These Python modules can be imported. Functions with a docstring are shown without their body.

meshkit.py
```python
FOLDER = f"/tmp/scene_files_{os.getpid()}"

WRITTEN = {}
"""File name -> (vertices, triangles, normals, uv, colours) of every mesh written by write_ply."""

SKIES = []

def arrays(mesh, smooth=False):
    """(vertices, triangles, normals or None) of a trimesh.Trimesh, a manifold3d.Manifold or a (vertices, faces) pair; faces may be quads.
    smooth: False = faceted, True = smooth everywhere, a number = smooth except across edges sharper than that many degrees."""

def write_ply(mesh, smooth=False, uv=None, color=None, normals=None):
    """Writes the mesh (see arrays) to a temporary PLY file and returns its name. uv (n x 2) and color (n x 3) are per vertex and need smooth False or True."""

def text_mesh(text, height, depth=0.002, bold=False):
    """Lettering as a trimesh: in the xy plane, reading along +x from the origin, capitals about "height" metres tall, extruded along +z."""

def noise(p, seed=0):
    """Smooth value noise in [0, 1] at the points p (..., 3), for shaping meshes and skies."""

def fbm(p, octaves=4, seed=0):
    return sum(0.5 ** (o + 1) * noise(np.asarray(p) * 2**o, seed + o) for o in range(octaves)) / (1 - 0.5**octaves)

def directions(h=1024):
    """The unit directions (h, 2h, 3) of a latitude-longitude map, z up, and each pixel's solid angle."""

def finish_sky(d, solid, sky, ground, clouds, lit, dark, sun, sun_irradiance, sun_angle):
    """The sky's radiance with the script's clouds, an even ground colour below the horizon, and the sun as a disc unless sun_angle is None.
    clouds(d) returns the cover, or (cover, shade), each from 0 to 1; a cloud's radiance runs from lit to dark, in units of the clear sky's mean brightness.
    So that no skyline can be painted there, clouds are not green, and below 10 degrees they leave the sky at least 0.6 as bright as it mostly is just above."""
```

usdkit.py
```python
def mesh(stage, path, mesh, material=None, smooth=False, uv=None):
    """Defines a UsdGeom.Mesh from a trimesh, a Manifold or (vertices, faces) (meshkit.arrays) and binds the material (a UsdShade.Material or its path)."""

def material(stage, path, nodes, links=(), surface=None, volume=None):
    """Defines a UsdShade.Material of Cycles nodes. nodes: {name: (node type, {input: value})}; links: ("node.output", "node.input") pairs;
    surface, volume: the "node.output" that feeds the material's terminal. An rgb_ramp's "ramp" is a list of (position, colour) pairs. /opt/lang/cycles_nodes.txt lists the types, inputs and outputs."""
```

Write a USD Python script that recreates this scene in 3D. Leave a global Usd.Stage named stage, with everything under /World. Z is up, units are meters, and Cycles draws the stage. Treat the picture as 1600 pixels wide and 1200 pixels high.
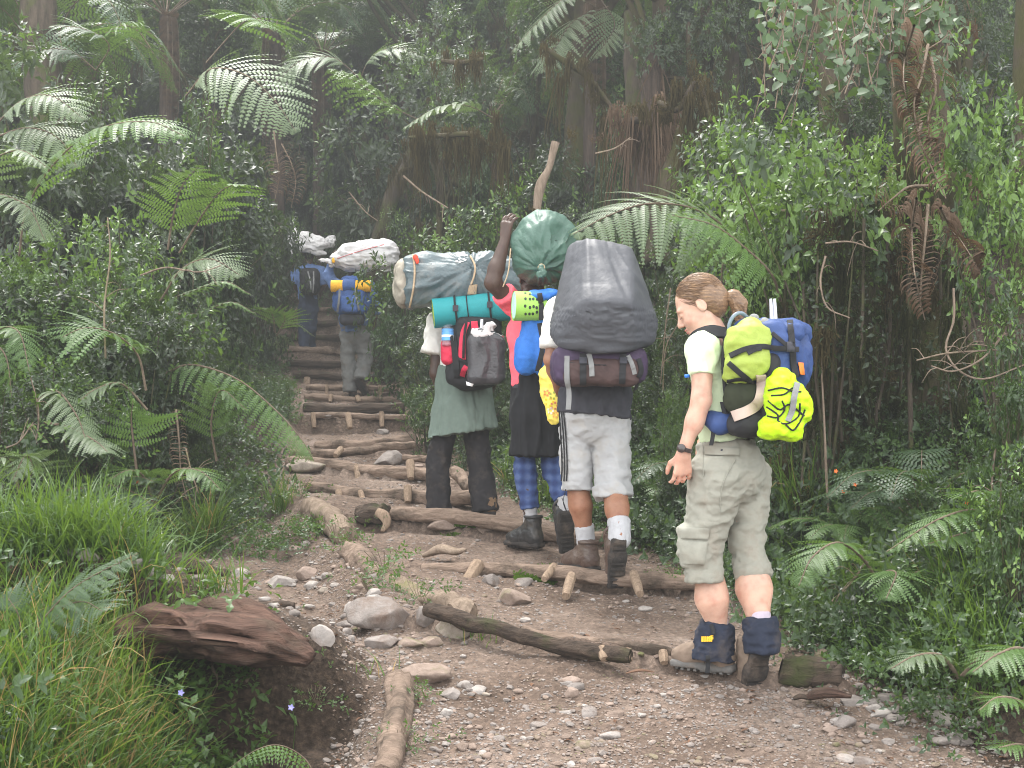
import math, random
import numpy as np, trimesh, manifold3d, usdkit, meshkit
from scipy.spatial import cKDTree
from pxr import Gf, Sdf, Usd, UsdGeom, UsdLux, UsdShade, Vt

# ------------------------------------------------------------------ stage, camera, sky, sun, exposure
stage = Usd.Stage.CreateInMemory()
WORLD = UsdGeom.Xform.Define(stage, '/World')
stage.SetDefaultPrim(WORLD.GetPrim())
UsdGeom.Scope.Define(stage, '/World/Looks')
F = 1931.0                                   # focal length in photograph pixels (1600 wide)
PITCH = math.atan(60 / F)
CAMZ = 1.55
cam = UsdGeom.Camera.Define(stage, '/World/camera')
cam.AddTranslateOp().Set(Gf.Vec3d(0, 0, CAMZ))
cam.AddRotateXOp().Set(90 + math.degrees(PITCH))
cam.CreateHorizontalApertureAttr(36.0)
cam.CreateVerticalApertureAttr(27.0)
cam.CreateFocalLengthAttr(36.0 * F / 1600)
cam.CreateClippingRangeAttr(Gf.Vec2f(0.05, 500))
cam.CreateExposureAttr(2.1)

SUN_EL, SUN_AZ = math.radians(68), math.radians(-25)      # azimuth = atan2(x, y) of the direction to the sun
sky = UsdLux.DomeLight.Define(stage, '/World/sky')
skym = usdkit.material(stage, '/World/Looks/sky', {
    'tc': ('texture_coordinate', {}),
    'sky': ('sky_texture', {'sky_type': 'single_scattering', 'sun_disc': False, 'sun_elevation': SUN_EL, 'sun_rotation': SUN_AZ}),
    'n': ('noise_texture', {'scale': 2.5, 'detail': 5.0, 'roughness': 0.6}),
    'cl': ('rgb_ramp', {'ramp': [(0.0, (5.2, 5.3, 5.4)), (0.45, (6.4, 6.4, 6.3)), (1.0, (8.2, 8.1, 7.8))]}),
    'm': ('mix', {'fac': 0.86}),
    'bg': ('background_shader', {'strength': 0.13})},
    [('tc.generated', 'n.vector'), ('n.fac', 'cl.fac'), ('sky.color', 'm.color1'), ('cl.color', 'm.color2'), ('m.color', 'bg.color')], surface='bg.background')
UsdShade.MaterialBindingAPI.Apply(sky.GetPrim()).Bind(skym)
sky.GetPrim().SetCustomDataByKey('kind', 'structure')
sun = UsdLux.DistantLight.Define(stage, '/World/sun')
sun.CreateNormalizeAttr(True); sun.CreateIntensityAttr(0.4); sun.CreateAngleAttr(25.0)
sun.CreateColorAttr(Gf.Vec3f(1.0, 0.97, 0.91))
_d = Gf.Vec3d(math.sin(SUN_AZ) * math.cos(SUN_EL), math.cos(SUN_AZ) * math.cos(SUN_EL), math.sin(SUN_EL))
sun.AddOrientOp().Set(Gf.Quatf(Gf.Rotation(Gf.Vec3d(0, 0, 1), _d).GetQuat()))

# ------------------------------------------------------------------ pixels to points, names, prims
cP, sP = math.cos(PITCH), math.sin(PITCH)
def at(px, py, d):
    cx, cy = (px - 800) / F, (600 - py) / F
    v = np.array([cx, cP - cy * sP, sP + cy * cP])
    return np.array([0, 0, CAMZ]) + v * (d / v[1])
def unit(v):
    v = np.asarray(v, float); return v / (np.linalg.norm(v, axis=-1, keepdims=True) + 1e-12)
_count = {}
def numbered(parent, name):
    k = (parent, name); n = _count.get(k, 0); _count[k] = n + 1
    return f'{parent}/{name}' + (f'_{n:03d}' if n else '')
def pathof(o):
    return '/World' if o is None else (o if isinstance(o, str) else str(o.GetPath()))
def tag(o, label=None, cat=None, group=None, kind=None):
    o = o if isinstance(o, Usd.Prim) else o.GetPrim()
    for k, v in (('label', label), ('category', cat), ('group', group), ('kind', kind)):
        if v: o.SetCustomDataByKey(k, v)
    return o
def obj(name, mesh, mat, parent=None, smooth=True, label=None, cat=None, group=None, kind=None):
    m = usdkit.mesh(stage, numbered(pathof(parent), name), mesh, mat, smooth=smooth)
    m.CreateDoubleSidedAttr(True)
    return tag(m, label, cat, group, kind)
def thing(name, label, cat, loc=(0, 0, 0), group=None, kind=None, rotz=0.0, scale=None):
    x = UsdGeom.Xform.Define(stage, numbered('/World', name))
    x.AddTranslateOp().Set(Gf.Vec3d(*map(float, loc)))
    if rotz: x.AddRotateZOp().Set(float(rotz))
    if scale is not None: x.AddScaleOp().Set(Gf.Vec3f(*map(float, scale)))
    return tag(x, label, cat, group, kind)
def proto(name):
    return stage.CreateClassPrim(f'/World/{name}')
def copy_of(cls, name, label, cat, loc, rotz=0.0, scale=(1, 1, 1), group=None, tilt=(0, 0)):
    x = UsdGeom.Xform.Define(stage, numbered('/World', name))
    x.AddTranslateOp().Set(Gf.Vec3d(*map(float, loc)))
    if tilt[0]: x.AddRotateXOp().Set(float(tilt[0]))
    if tilt[1]: x.AddRotateYOp().Set(float(tilt[1]))
    x.AddRotateZOp().Set(float(rotz)); x.AddScaleOp().Set(Gf.Vec3f(*map(float, scale)))
    p = x.GetPrim(); p.GetReferences().AddInternalReference(cls.GetPath()); p.SetInstanceable(True)
    return tag(p, label, cat, group)
def cat_(ms):
    vs, fs, n = [], [], 0
    for v, f in ms:
        v = np.asarray(v, float); f = np.asarray(f, int)
        if f.shape[1] == 4: f = np.vstack([f[:, [0, 1, 2]], f[:, [0, 2, 3]]])
        vs.append(v); fs.append(f + n); n += len(v)
    return np.vstack(vs), np.vstack(fs)
def shift(m, o):
    return np.asarray(m[0]) - np.asarray(o), m[1]

# ------------------------------------------------------------------ materials
def mat(name, nodes, links, surface='p.BSDF', volume=None):
    return usdkit.material(stage, '/World/Looks/' + name, nodes, links, surface=surface, volume=volume)
def c3(c, k): return tuple(min(1.0, max(0.0, x * k)) for x in c)
def cloth(name, col, var=0.18, scale=18.0, rough=0.85, bump=0.25, weave=700.0, spec=0.25, sheen=0.0, dirt=None):
    nodes = {'g': ('geometry', {}),
             'n': ('noise_texture', {'scale': scale, 'detail': 5.0, 'roughness': 0.6}),
             'r': ('rgb_ramp', {'ramp': [(0.25, c3(col, 1 - var)), (0.75, c3(col, 1 + var))]}),
             'w': ('noise_texture', {'scale': weave, 'detail': 2.0}),
             'w2': ('noise_texture', {'scale': 60.0, 'detail': 3.0}),
             'ad': ('math', {'math_type': 'multiply_add', 'value2': 2.0}),
             'b': ('bump', {'strength': bump, 'distance': 0.004}),
             'p': ('principled_bsdf', {'roughness': rough, 'specular_ior_level': spec, 'sheen_weight': sheen})}
    links = [('g.position', 'n.vector'), ('n.fac', 'r.fac'), ('g.position', 'w.vector'), ('g.position', 'w2.vector'),
             ('w2.fac', 'ad.value1'), ('w.fac', 'ad.value3'), ('ad.value', 'b.height'), ('b.normal', 'p.normal')]
    if dirt:
        nodes['dn'] = ('noise_texture', {'scale': 9.0, 'detail': 6.0, 'roughness': 0.7})
        nodes['dr'] = ('rgb_ramp', {'ramp': [(0.5, (0, 0, 0)), (0.72, (0.75, 0.75, 0.75))]})
        nodes['dm'] = ('mix', {'color2': dirt})
        links += [('g.position', 'dn.vector'), ('dn.fac', 'dr.fac'), ('dr.color', 'dm.fac'), ('r.color', 'dm.color1'), ('dm.color', 'p.base_color')]
    else:
        links += [('r.color', 'p.base_color')]
    return mat(name, nodes, links)
def leafmat(name, stops, rough=0.42, spec=0.45, trans=0.3, tcol=(0.16, 0.26, 0.03), clump=1.3):
    """Leaves: each leaf its own tone, drifting from clump to clump."""
    return mat(name, {'g': ('geometry', {}), 'oi': ('object_info', {}),
                      'n': ('noise_texture', {'scale': clump, 'detail': 2.0}),
                      'a': ('math', {'math_type': 'multiply_add', 'value2': 0.55}),
                      's': ('math', {'math_type': 'subtract', 'value2': 0.12}),
                      'r': ('rgb_ramp', {'ramp': stops}),
                      'p': ('principled_bsdf', {'roughness': rough, 'specular_ior_level': spec}),
                      'tm': ('mix', {'mix_type': 'mix', 'fac': 0.6, 'color2': tcol}),
                      't': ('translucent_bsdf', {}), 'm': ('mix_closure', {'fac': trans})},
               [('g.position', 'n.vector'), ('g.random_per_island', 'a.value1'), ('n.fac', 'a.value3'), ('a.value', 's.value1'), ('s.value', 'r.fac'),
                ('r.color', 'p.base_color'), ('r.color', 'tm.color1'), ('tm.color', 't.color'), ('p.BSDF', 'm.closure1'), ('t.BSDF', 'm.closure2')], surface='m.closure')
def barkmat(name, c1, c2, moss=None, scale=6.0, stretch=(3, 3, 0.6), bump=0.9, mossamt=0.55):
    nodes = {'g': ('geometry', {}), 'mp': ('mapping', {'scale': stretch}),
             'n': ('noise_texture', {'scale': scale, 'detail': 8.0, 'roughness': 0.7, 'distortion': 0.4}),
             'r': ('rgb_ramp', {'ramp': [(0.3, c1), (0.7, c2)]}),
             'b': ('bump', {'strength': bump, 'distance': 0.03}),
             'p': ('principled_bsdf', {'roughness': 0.9, 'specular_ior_level': 0.2})}
    links = [('g.position', 'mp.vector'), ('mp.vector', 'n.vector'), ('n.fac', 'r.fac'), ('n.fac', 'b.height'), ('b.normal', 'p.normal')]
    if moss:
        nodes['mn'] = ('noise_texture', {'scale': 3.0, 'detail': 6.0, 'roughness': 0.7})
        nodes['mr'] = ('rgb_ramp', {'ramp': [(mossamt - 0.08, (0, 0, 0)), (mossamt + 0.08, (1, 1, 1))]})
        nodes['mm'] = ('mix', {'color2': moss})
        links += [('g.position', 'mn.vector'), ('mn.fac', 'mr.fac'), ('mr.color', 'mm.fac'), ('r.color', 'mm.color1'), ('mm.color', 'p.base_color')]
    else:
        links += [('r.color', 'p.base_color')]
    return mat(name, nodes, links)

LEAF = {
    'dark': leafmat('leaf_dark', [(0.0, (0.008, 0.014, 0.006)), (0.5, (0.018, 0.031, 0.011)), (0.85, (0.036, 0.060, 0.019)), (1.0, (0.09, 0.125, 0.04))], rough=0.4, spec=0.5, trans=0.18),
    'gloss': leafmat('leaf_gloss', [(0.0, (0.010, 0.021, 0.007)), (0.45, (0.023, 0.047, 0.013)), (0.8, (0.05, 0.094, 0.023)), (1.0, (0.13, 0.2, 0.045))], rough=0.36, spec=0.5, trans=0.22),
    'young': leafmat('leaf_young', [(0.0, (0.05, 0.10, 0.022)), (0.5, (0.12, 0.20, 0.045)), (1.0, (0.28, 0.38, 0.10))], rough=0.33, trans=0.36),
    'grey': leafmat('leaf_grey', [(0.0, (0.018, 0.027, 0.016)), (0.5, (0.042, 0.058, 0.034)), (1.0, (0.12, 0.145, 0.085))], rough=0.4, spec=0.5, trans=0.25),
    'vine': leafmat('leaf_vine', [(0.0, (0.026, 0.048, 0.02)), (0.5, (0.055, 0.092, 0.042)), (0.9, (0.115, 0.17, 0.085)), (1.0, (0.40, 0.3, 0.24))], rough=0.5),
    'fern': leafmat('fern_bright', [(0.0, (0.045, 0.09, 0.024)), (0.5, (0.09, 0.165, 0.045)), (1.0, (0.18, 0.28, 0.085))], trans=0.35),
    'fernpale': leafmat('fern_pale', [(0.0, (0.10, 0.14, 0.075)), (0.5, (0.15, 0.2, 0.11)), (1.0, (0.21, 0.26, 0.15))], trans=0.3),
    'ferndark': leafmat('fern_dark', [(0.0, (0.022, 0.045, 0.02)), (0.5, (0.042, 0.078, 0.034)), (1.0, (0.08, 0.125, 0.055))]),
    'ferndead': leafmat('fern_dead', [(0.0, (0.045, 0.031, 0.022)), (0.5, (0.12, 0.082, 0.056)), (1.0, (0.27, 0.195, 0.14))], tcol=(0.2, 0.11, 0.05), trans=0.2, rough=0.8, spec=0.1),
    'herb': leafmat('leaf_herb', [(0.0, (0.016, 0.034, 0.009)), (0.5, (0.055, 0.105, 0.024)), (1.0, (0.14, 0.21, 0.045))], trans=0.35),
    'grass': leafmat('grass', [(0.0, (0.022, 0.055, 0.010)), (0.5, (0.06, 0.12, 0.02)), (0.82, (0.14, 0.22, 0.035)), (0.96, (0.22, 0.23, 0.06)), (1.0, (0.3, 0.25, 0.1))], trans=0.4, tcol=(0.2, 0.3, 0.03), rough=0.4),
    'straw': leafmat('grass_dry', [(0.0, (0.2, 0.13, 0.05)), (0.5, (0.32, 0.22, 0.09)), (1.0, (0.45, 0.36, 0.2))], trans=0.25, tcol=(0.3, 0.2, 0.06), rough=0.7, spec=0.15),
    'litter': leafmat('leaf_litter', [(0.0, (0.05, 0.025, 0.014)), (0.5, (0.14, 0.075, 0.045)), (1.0, (0.3, 0.2, 0.13))], trans=0.1, tcol=(0.2, 0.1, 0.05), rough=0.7, spec=0.2),
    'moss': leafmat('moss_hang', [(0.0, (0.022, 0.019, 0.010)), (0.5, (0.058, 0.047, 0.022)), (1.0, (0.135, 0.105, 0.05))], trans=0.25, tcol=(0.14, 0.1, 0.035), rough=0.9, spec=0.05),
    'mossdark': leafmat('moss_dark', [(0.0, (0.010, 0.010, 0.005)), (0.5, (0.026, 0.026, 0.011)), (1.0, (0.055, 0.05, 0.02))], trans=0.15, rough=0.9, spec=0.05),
    'mossgreen': leafmat('moss_green', [(0.0, (0.03, 0.06, 0.01)), (0.5, (0.07, 0.12, 0.02)), (1.0, (0.13, 0.19, 0.035))], trans=0.2, rough=0.9, spec=0.05),
}
BARK = barkmat('bark_dark', (0.03, 0.024, 0.018), (0.10, 0.078, 0.058), moss=(0.06, 0.07, 0.02))
BARKMOSS = barkmat('bark_mossy', (0.03, 0.023, 0.016), (0.085, 0.064, 0.044), moss=(0.05, 0.048, 0.016), mossamt=0.5)
BARKPALE = barkmat('bark_pale', (0.13, 0.095, 0.07), (0.3, 0.23, 0.175), moss=(0.12, 0.12, 0.04), scale=9, mossamt=0.62)
SHAG = barkmat('bark_shaggy', (0.026, 0.019, 0.015), (0.10, 0.072, 0.056), scale=9, stretch=(5, 5, 0.4))
TWIG = barkmat('twig', (0.09, 0.065, 0.045), (0.2, 0.155, 0.115), scale=12, bump=0.3)
LOGM = barkmat('log_worn', (0.12, 0.085, 0.064), (0.3, 0.22, 0.17), moss=(0.06, 0.045, 0.034), scale=7, stretch=(0.8, 4, 4), bump=1.0, mossamt=0.58)
LOGDARK = barkmat('log_rotten', (0.022, 0.017, 0.014), (0.11, 0.078, 0.058), moss=(0.05, 0.06, 0.018), scale=7, stretch=(0.7, 5, 5), bump=1.2, mossamt=0.62)
ROOTM = barkmat('root_red', (0.03, 0.017, 0.013), (0.2, 0.115, 0.085), moss=(0.13, 0.09, 0.065), scale=4, stretch=(0.7, 5, 7), bump=1.6, mossamt=0.6)
STAKEM = barkmat('stake_wood', (0.17, 0.12, 0.085), (0.36, 0.265, 0.19), scale=14, stretch=(4, 4, 0.6), bump=0.7)
CUTM = barkmat('cut_wood', (0.3, 0.22, 0.15), (0.48, 0.37, 0.26), scale=18, stretch=(1, 1, 1), bump=0.4)
def rockmat(name, c1, c2, moss=None, amt=0.6):
    return barkmat(name, c1, c2, moss=moss, scale=14, stretch=(1, 1, 1), bump=0.55, mossamt=amt)
ROCKS = [rockmat('rock_grey', (0.115, 0.098, 0.088), (0.25, 0.22, 0.203), moss=(0.13, 0.09, 0.07), amt=0.6),
         rockmat('rock_pale', (0.18, 0.16, 0.147), (0.36, 0.325, 0.30), moss=(0.2, 0.14, 0.11), amt=0.63),
         rockmat('rock_brown', (0.13, 0.095, 0.075), (0.28, 0.215, 0.18), moss=(0.09, 0.095, 0.035), amt=0.62),
         rockmat('rock_mossy', (0.15, 0.125, 0.1), (0.33, 0.28, 0.235), moss=(0.085, 0.085, 0.035), amt=0.6)]

# ------------------------------------------------------------------ shapes
def tube(pts, rad, sides=8, caps=True, wob=0.0, seed=0, wfreq=9.0, grain=0.0):
    p = np.asarray(pts, float); n = len(p); r = np.broadcast_to(np.asarray(rad, float), (n,))
    t = np.gradient(p, axis=0); t = unit(t)
    a = np.zeros_like(p); ref = np.array([0, 0, 1.0]) if abs(t[0, 2]) < 0.9 else np.array([1.0, 0, 0])
    a[0] = unit(np.cross(t[0], ref))
    for i in range(1, n):
        q = a[i - 1] - t[i] * (a[i - 1] @ t[i]); a[i] = unit(q)
    b = np.cross(t, a); ang = np.arange(sides) * 2 * np.pi / sides
    ring = np.cos(ang)[None, :, None] * a[:, None] + np.sin(ang)[None, :, None] * b[:, None]
    rr = r[:, None] * np.ones((1, sides))
    if wob:
        q = p[:, None] + ring * rr[..., None]
        rr = rr * (1 + wob * (meshkit.fbm(q * wfreq + seed * 7.7, 3, seed) - 0.5) * 2)
        if grain:
            ln = np.concatenate([[0], np.cumsum(np.linalg.norm(np.diff(p, axis=0), axis=1))])[:, None] + 0 * rr; g_ = np.stack([np.cos(ang)[None] * 3.2 + 0 * rr, np.sin(ang)[None] * 3.2 + 0 * rr, ln * 2.2], -1)
            rr = rr * (1 - grain * np.clip(1 - np.abs(meshkit.fbm(g_ + seed * 3.1, 3, seed + 5) - 0.5) * 9, 0, 1))
    v = (p[:, None] + ring * rr[..., None]).reshape(-1, 3)
    i, j = np.meshgrid(np.arange(n - 1), np.arange(sides), indexing='ij')
    q = np.stack([i * sides + j, i * sides + (j + 1) % sides, (i + 1) * sides + (j + 1) % sides, (i + 1) * sides + j], -1).reshape(-1, 4)
    f = np.vstack([q[:, [0, 1, 2]], q[:, [0, 2, 3]]])
    if caps:
        k = len(v); v = np.vstack([v, p[:1], p[-1:]]); jj = np.arange(sides); j2 = (jj + 1) % sides; o = (n - 1) * sides
        f = np.vstack([f, np.stack([j2, jj, np.full(sides, k)], 1), np.stack([o + jj, o + j2, np.full(sides, k + 1)], 1)])
    return v, f
def bez(pts, n=12):
    """A smooth curve through the given points (Catmull-Rom)."""
    p = np.asarray(pts, float)
    if len(p) == 2: return p[0] + np.linspace(0, 1, n)[:, None] * (p[1] - p[0])
    q = np.vstack([2 * p[0] - p[1], p, 2 * p[-1] - p[-2]]); s = np.linspace(0, len(p) - 1, n); i = np.minimum(s.astype(int), len(p) - 2); t = (s - i)[:, None]
    a, b, c, d = q[i], q[i + 1], q[i + 2], q[i + 3]
    return 0.5 * (2 * b + (c - a) * t + (2 * a - 5 * b + 4 * c - d) * t**2 + (3 * b - a - 3 * c + d) * t**3)
def strip(pts, side, width, thick=0.0):
    """A ribbon along pts; side = direction(s) across it."""
    p = np.asarray(pts, float); n = len(p); s = unit(np.broadcast_to(np.asarray(side, float), (n, 3))); w = np.broadcast_to(np.asarray(width, float), (n,))[:, None] / 2
    if not thick:
        v = np.vstack([p - s * w, p + s * w]); i = np.arange(n - 1)
        return v, np.vstack([np.stack([i, n + i, n + i + 1], 1), np.stack([i, n + i + 1, i + 1], 1)])
    t = unit(np.gradient(p, axis=0)); nn = unit(np.cross(t, s)) * thick / 2
    ring = [p - s * w - nn, p + s * w - nn, p + s * w + nn, p - s * w + nn]
    v = np.stack(ring, 1).reshape(-1, 3)
    i, j = np.meshgrid(np.arange(n - 1), np.arange(4), indexing='ij')
    q = np.stack([i * 4 + j, i * 4 + (j + 1) % 4, (i + 1) * 4 + (j + 1) % 4, (i + 1) * 4 + j], -1).reshape(-1, 4)
    o = (n - 1) * 4
    return v, np.vstack([q[:, [0, 2, 1]], q[:, [0, 3, 2]], [[0, 1, 2], [0, 2, 3], [o, o + 2, o + 1], [o, o + 3, o + 2]]])
def place_many(tv, tf, pos, X, N, sc):
    """Copies of a template (x along the leaf, z its face) at many places, as one mesh."""
    X = unit(X); N = unit(N - X * np.sum(N * X, 1, keepdims=True)); Y = np.cross(N, X)
    sc = np.asarray(sc, float); sc = sc[:, None] * np.ones(3) if sc.ndim == 1 else sc
    tv = np.asarray(tv)[None] * sc[:, None, :]
    v = pos[:, None] + tv[..., :1] * X[:, None] + tv[..., 1:2] * Y[:, None] + tv[..., 2:] * N[:, None]
    m, n = v.shape[:2]
    return v.reshape(-1, 3), (np.asarray(tf)[None] + (np.arange(m) * n)[:, None, None]).reshape(-1, 3)
def leaf_t(w=0.36, fold=0.12, curl=0.12, rows=1):
    if rows == 1:
        v = [(0, 0, 0), (0.45, w / 2, fold * w), (0.45, 0, 0), (0.45, -w / 2, fold * w), (1, 0, -curl)]
        return np.array(v, float), np.array([(0, 2, 1), (0, 3, 2), (1, 2, 4), (2, 3, 4)])
    v = [(0, 0, 0), (0.3, w * .42, fold * w), (0.3, 0, 0), (0.3, -w * .42, fold * w), (0.68, w * .4, fold * w - curl * .35), (0.68, 0, -curl * .35), (0.68, -w * .4, fold * w - curl * .35), (1, 0, -curl)]
    return np.array(v, float), np.array([(0, 2, 1), (0, 3, 2), (1, 2, 5), (1, 5, 4), (2, 3, 6), (2, 6, 5), (4, 5, 7), (5, 6, 7)])
def heart_t():
    v = [(0, 0, 0), (-0.12, 0.28, .05), (0.2, 0.46, .08), (0.6, 0.34, .03), (1, 0, -.12), (0.6, -0.34, .03), (0.2, -0.46, .08), (-0.12, -0.28, .05), (0.4, 0, -.02)]
    return np.array(v, float), np.array([(8, 0, 1), (8, 1, 2), (8, 2, 3), (8, 3, 4), (8, 4, 5), (8, 5, 6), (8, 6, 7), (8, 7, 0)])[:, [0, 2, 1]]
def rot_to(a):
    """Any two vectors square to each row of a."""
    a = unit(a); ref = np.where(np.abs(a[:, 2:]) < 0.9, [[0, 0, 1.0]], [[1.0, 0, 0]])
    u = unit(np.cross(a, ref)); return u, np.cross(a, u)
def rosettes(rng, c, axis, per, length, tilt=(30, 80), lt=None, jitter=0.25):
    """Leaves in rosettes at the points c with twig directions axis: positions, directions, normals, sizes."""
    m = len(c); u, w = rot_to(axis); k = np.arange(per)
    az = k[None] * 2.39996 + rng.uniform(0, 6.28, (m, 1)) + rng.normal(0, 0.25, (m, per))
    ti = np.radians(np.linspace(tilt[1], tilt[0], per))[None] + rng.normal(0, 0.16, (m, per))
    rad = np.cos(az)[..., None] * u[:, None] + np.sin(az)[..., None] * w[:, None]
    X = np.cos(ti)[..., None] * unit(axis)[:, None] + np.sin(ti)[..., None] * rad
    N = np.cos(ti)[..., None] * -rad + np.sin(ti)[..., None] * unit(axis)[:, None]
    X = X + np.array([0, 0, -0.03]); L = length * rng.uniform(1 - jitter, 1 + jitter, (m, per)) * np.linspace(1.0, 0.72, per)
    pos = c[:, None] + unit(axis)[:, None] * (np.linspace(-0.8, 0.15, per)[None, :, None] * length)
    return pos.reshape(-1, 3), X.reshape(-1, 3), N.reshape(-1, 3), L.reshape(-1)
def rock(seed, r=(1, 1, 0.7), sub=3, amp=0.35):
    s = trimesh.creation.icosphere(sub); v = s.vertices
    k = 1 + amp * (meshkit.fbm(v * 1.3 + seed * 3.1, 4, seed) - 0.5) * 2
    rng = np.random.default_rng(seed)
    v = v * k[:, None]
    for _ in range(11):
        n = unit(rng.normal(size=3)); h = rng.uniform(0.55, 0.86); dd = v @ n - h
        v = v - np.where(dd > 0, dd * 0.93, 0)[:, None] * n
    return v * np.asarray(r), np.array(s.faces)
def noise3(p, s, seed=0, o=3): return meshkit.fbm(np.asarray(p) * s + seed * 11.3, o, seed) - 0.5
# ------------------------------------------------------------------ the path's steps, as lines in the photograph with distances
STEP_PX = [((660, 958, 5.45), (1320, 1062, 4.75)), ((640, 880, 6.75), (1120, 915, 6.35)), ((555, 800, 8.0), (1000, 845, 7.5)), ((470, 762, 9.3), (760, 790, 8.9)),
           ((430, 722, 10.4), (690, 745, 10.0)), ((430, 702, 11.4), (660, 690, 11.6)), ((480, 648, 12.9), (640, 655, 12.8)), ((470, 634, 13.7), (650, 638, 13.7)),
           ((470, 620, 15.0), (660, 628, 15.0)), ((475, 606, 16.0), (625, 607, 16.0)), ((455, 585, 17.0), (620, 590, 17.0)), ((445, 567, 18.2), (615, 570, 18.2)),
           ((440, 545, 19.4), (560, 550, 19.3)), ((430, 525, 20.6), (545, 528, 20.5)), ((420, 506, 21.6), (530, 505, 21.6)), ((410, 484, 23.2), (520, 484, 23.2)),
           ((400, 468, 24.5), (500, 468, 24.5)), ((390, 435, 26.5), (490, 437, 26.5))]
STEPS = [(at(*a), at(*b)) for a, b in STEP_PX]
ZB_Y = np.array([-20, 0, 4.0] + [(a[1] + b[1]) / 2 for a, b in STEPS] + [30, 34, 40, 48, 60, 90])
_zc = [(a[2] + b[2]) / 2 - 0.03 for a, b in STEPS]
ZB_Z = np.array([-1.2, -0.05, 0.43] + _zc + [_zc[-1] + 1.2, _zc[-1] + 2.6, _zc[-1] + 5.5, _zc[-1] + 11, _zc[-1] + 20, _zc[-1] + 34])
EY = np.array([-20, 2, 4, 4.9, 6.5, 8, 10, 12, 16, 20, 24, 30, 40, 90.])
EL = np.array([-.5, -.45, -.42, -.42, -.78, -1.24, -1.86, -2.05, -2.73, -3.73, -4.97, -7, -11, -30.])
ER = np.array([1.6, 1.4, 1.5, 1.29, 1.06, .5, -.15, -.66, -1.25, -2.5, -3.9, -5.8, -9, -27.])
def sm(x, a, b):
    t = np.clip((x - a) / (b - a), 0, 1); return t * t * (3 - 2 * t)
def edges(y): return np.interp(y, EY, EL), np.interp(y, EY, ER)
def steps_z(x, y):
    z = -0.05 + 0.12 * y; y0, z0 = np.zeros_like(x), np.full_like(x, -0.05)
    n = len(STEPS); ys, zs, hs = [], [], []
    for a, b in STEPS:
        t = np.clip((x - a[0]) / (b[0] - a[0]), -0.25, 1.25); ys.append(a[1] + t * (b[1] - a[1])); zs.append(a[2] + t * (b[2] - a[2]))
    for k in range(n):
        pz = zs[k - 1] if k else z0; py = ys[k - 1] if k else y0
        h = np.clip(0.62 * (zs[k] - pz), 0.03, 0.2) if k else np.full_like(x, 0.07)
        hs.append(h); end = zs[k] - h
        t = np.clip((y - py) / np.maximum(ys[k] - py, 1e-3), 0, 1)
        z = np.where(y >= py, pz - 0.02 + (end - pz + 0.02) * t, z)
        r = sm(y, ys[k] - 0.03, ys[k] + 0.05)
        z = z + np.where(y >= ys[k] - 0.03, 1, 0) * r * (zs[k] - 0.02 - end)
    z = np.where(y > ys[-1], zs[-1] + (y - ys[-1]) * 0.28, z)
    return z
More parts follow.
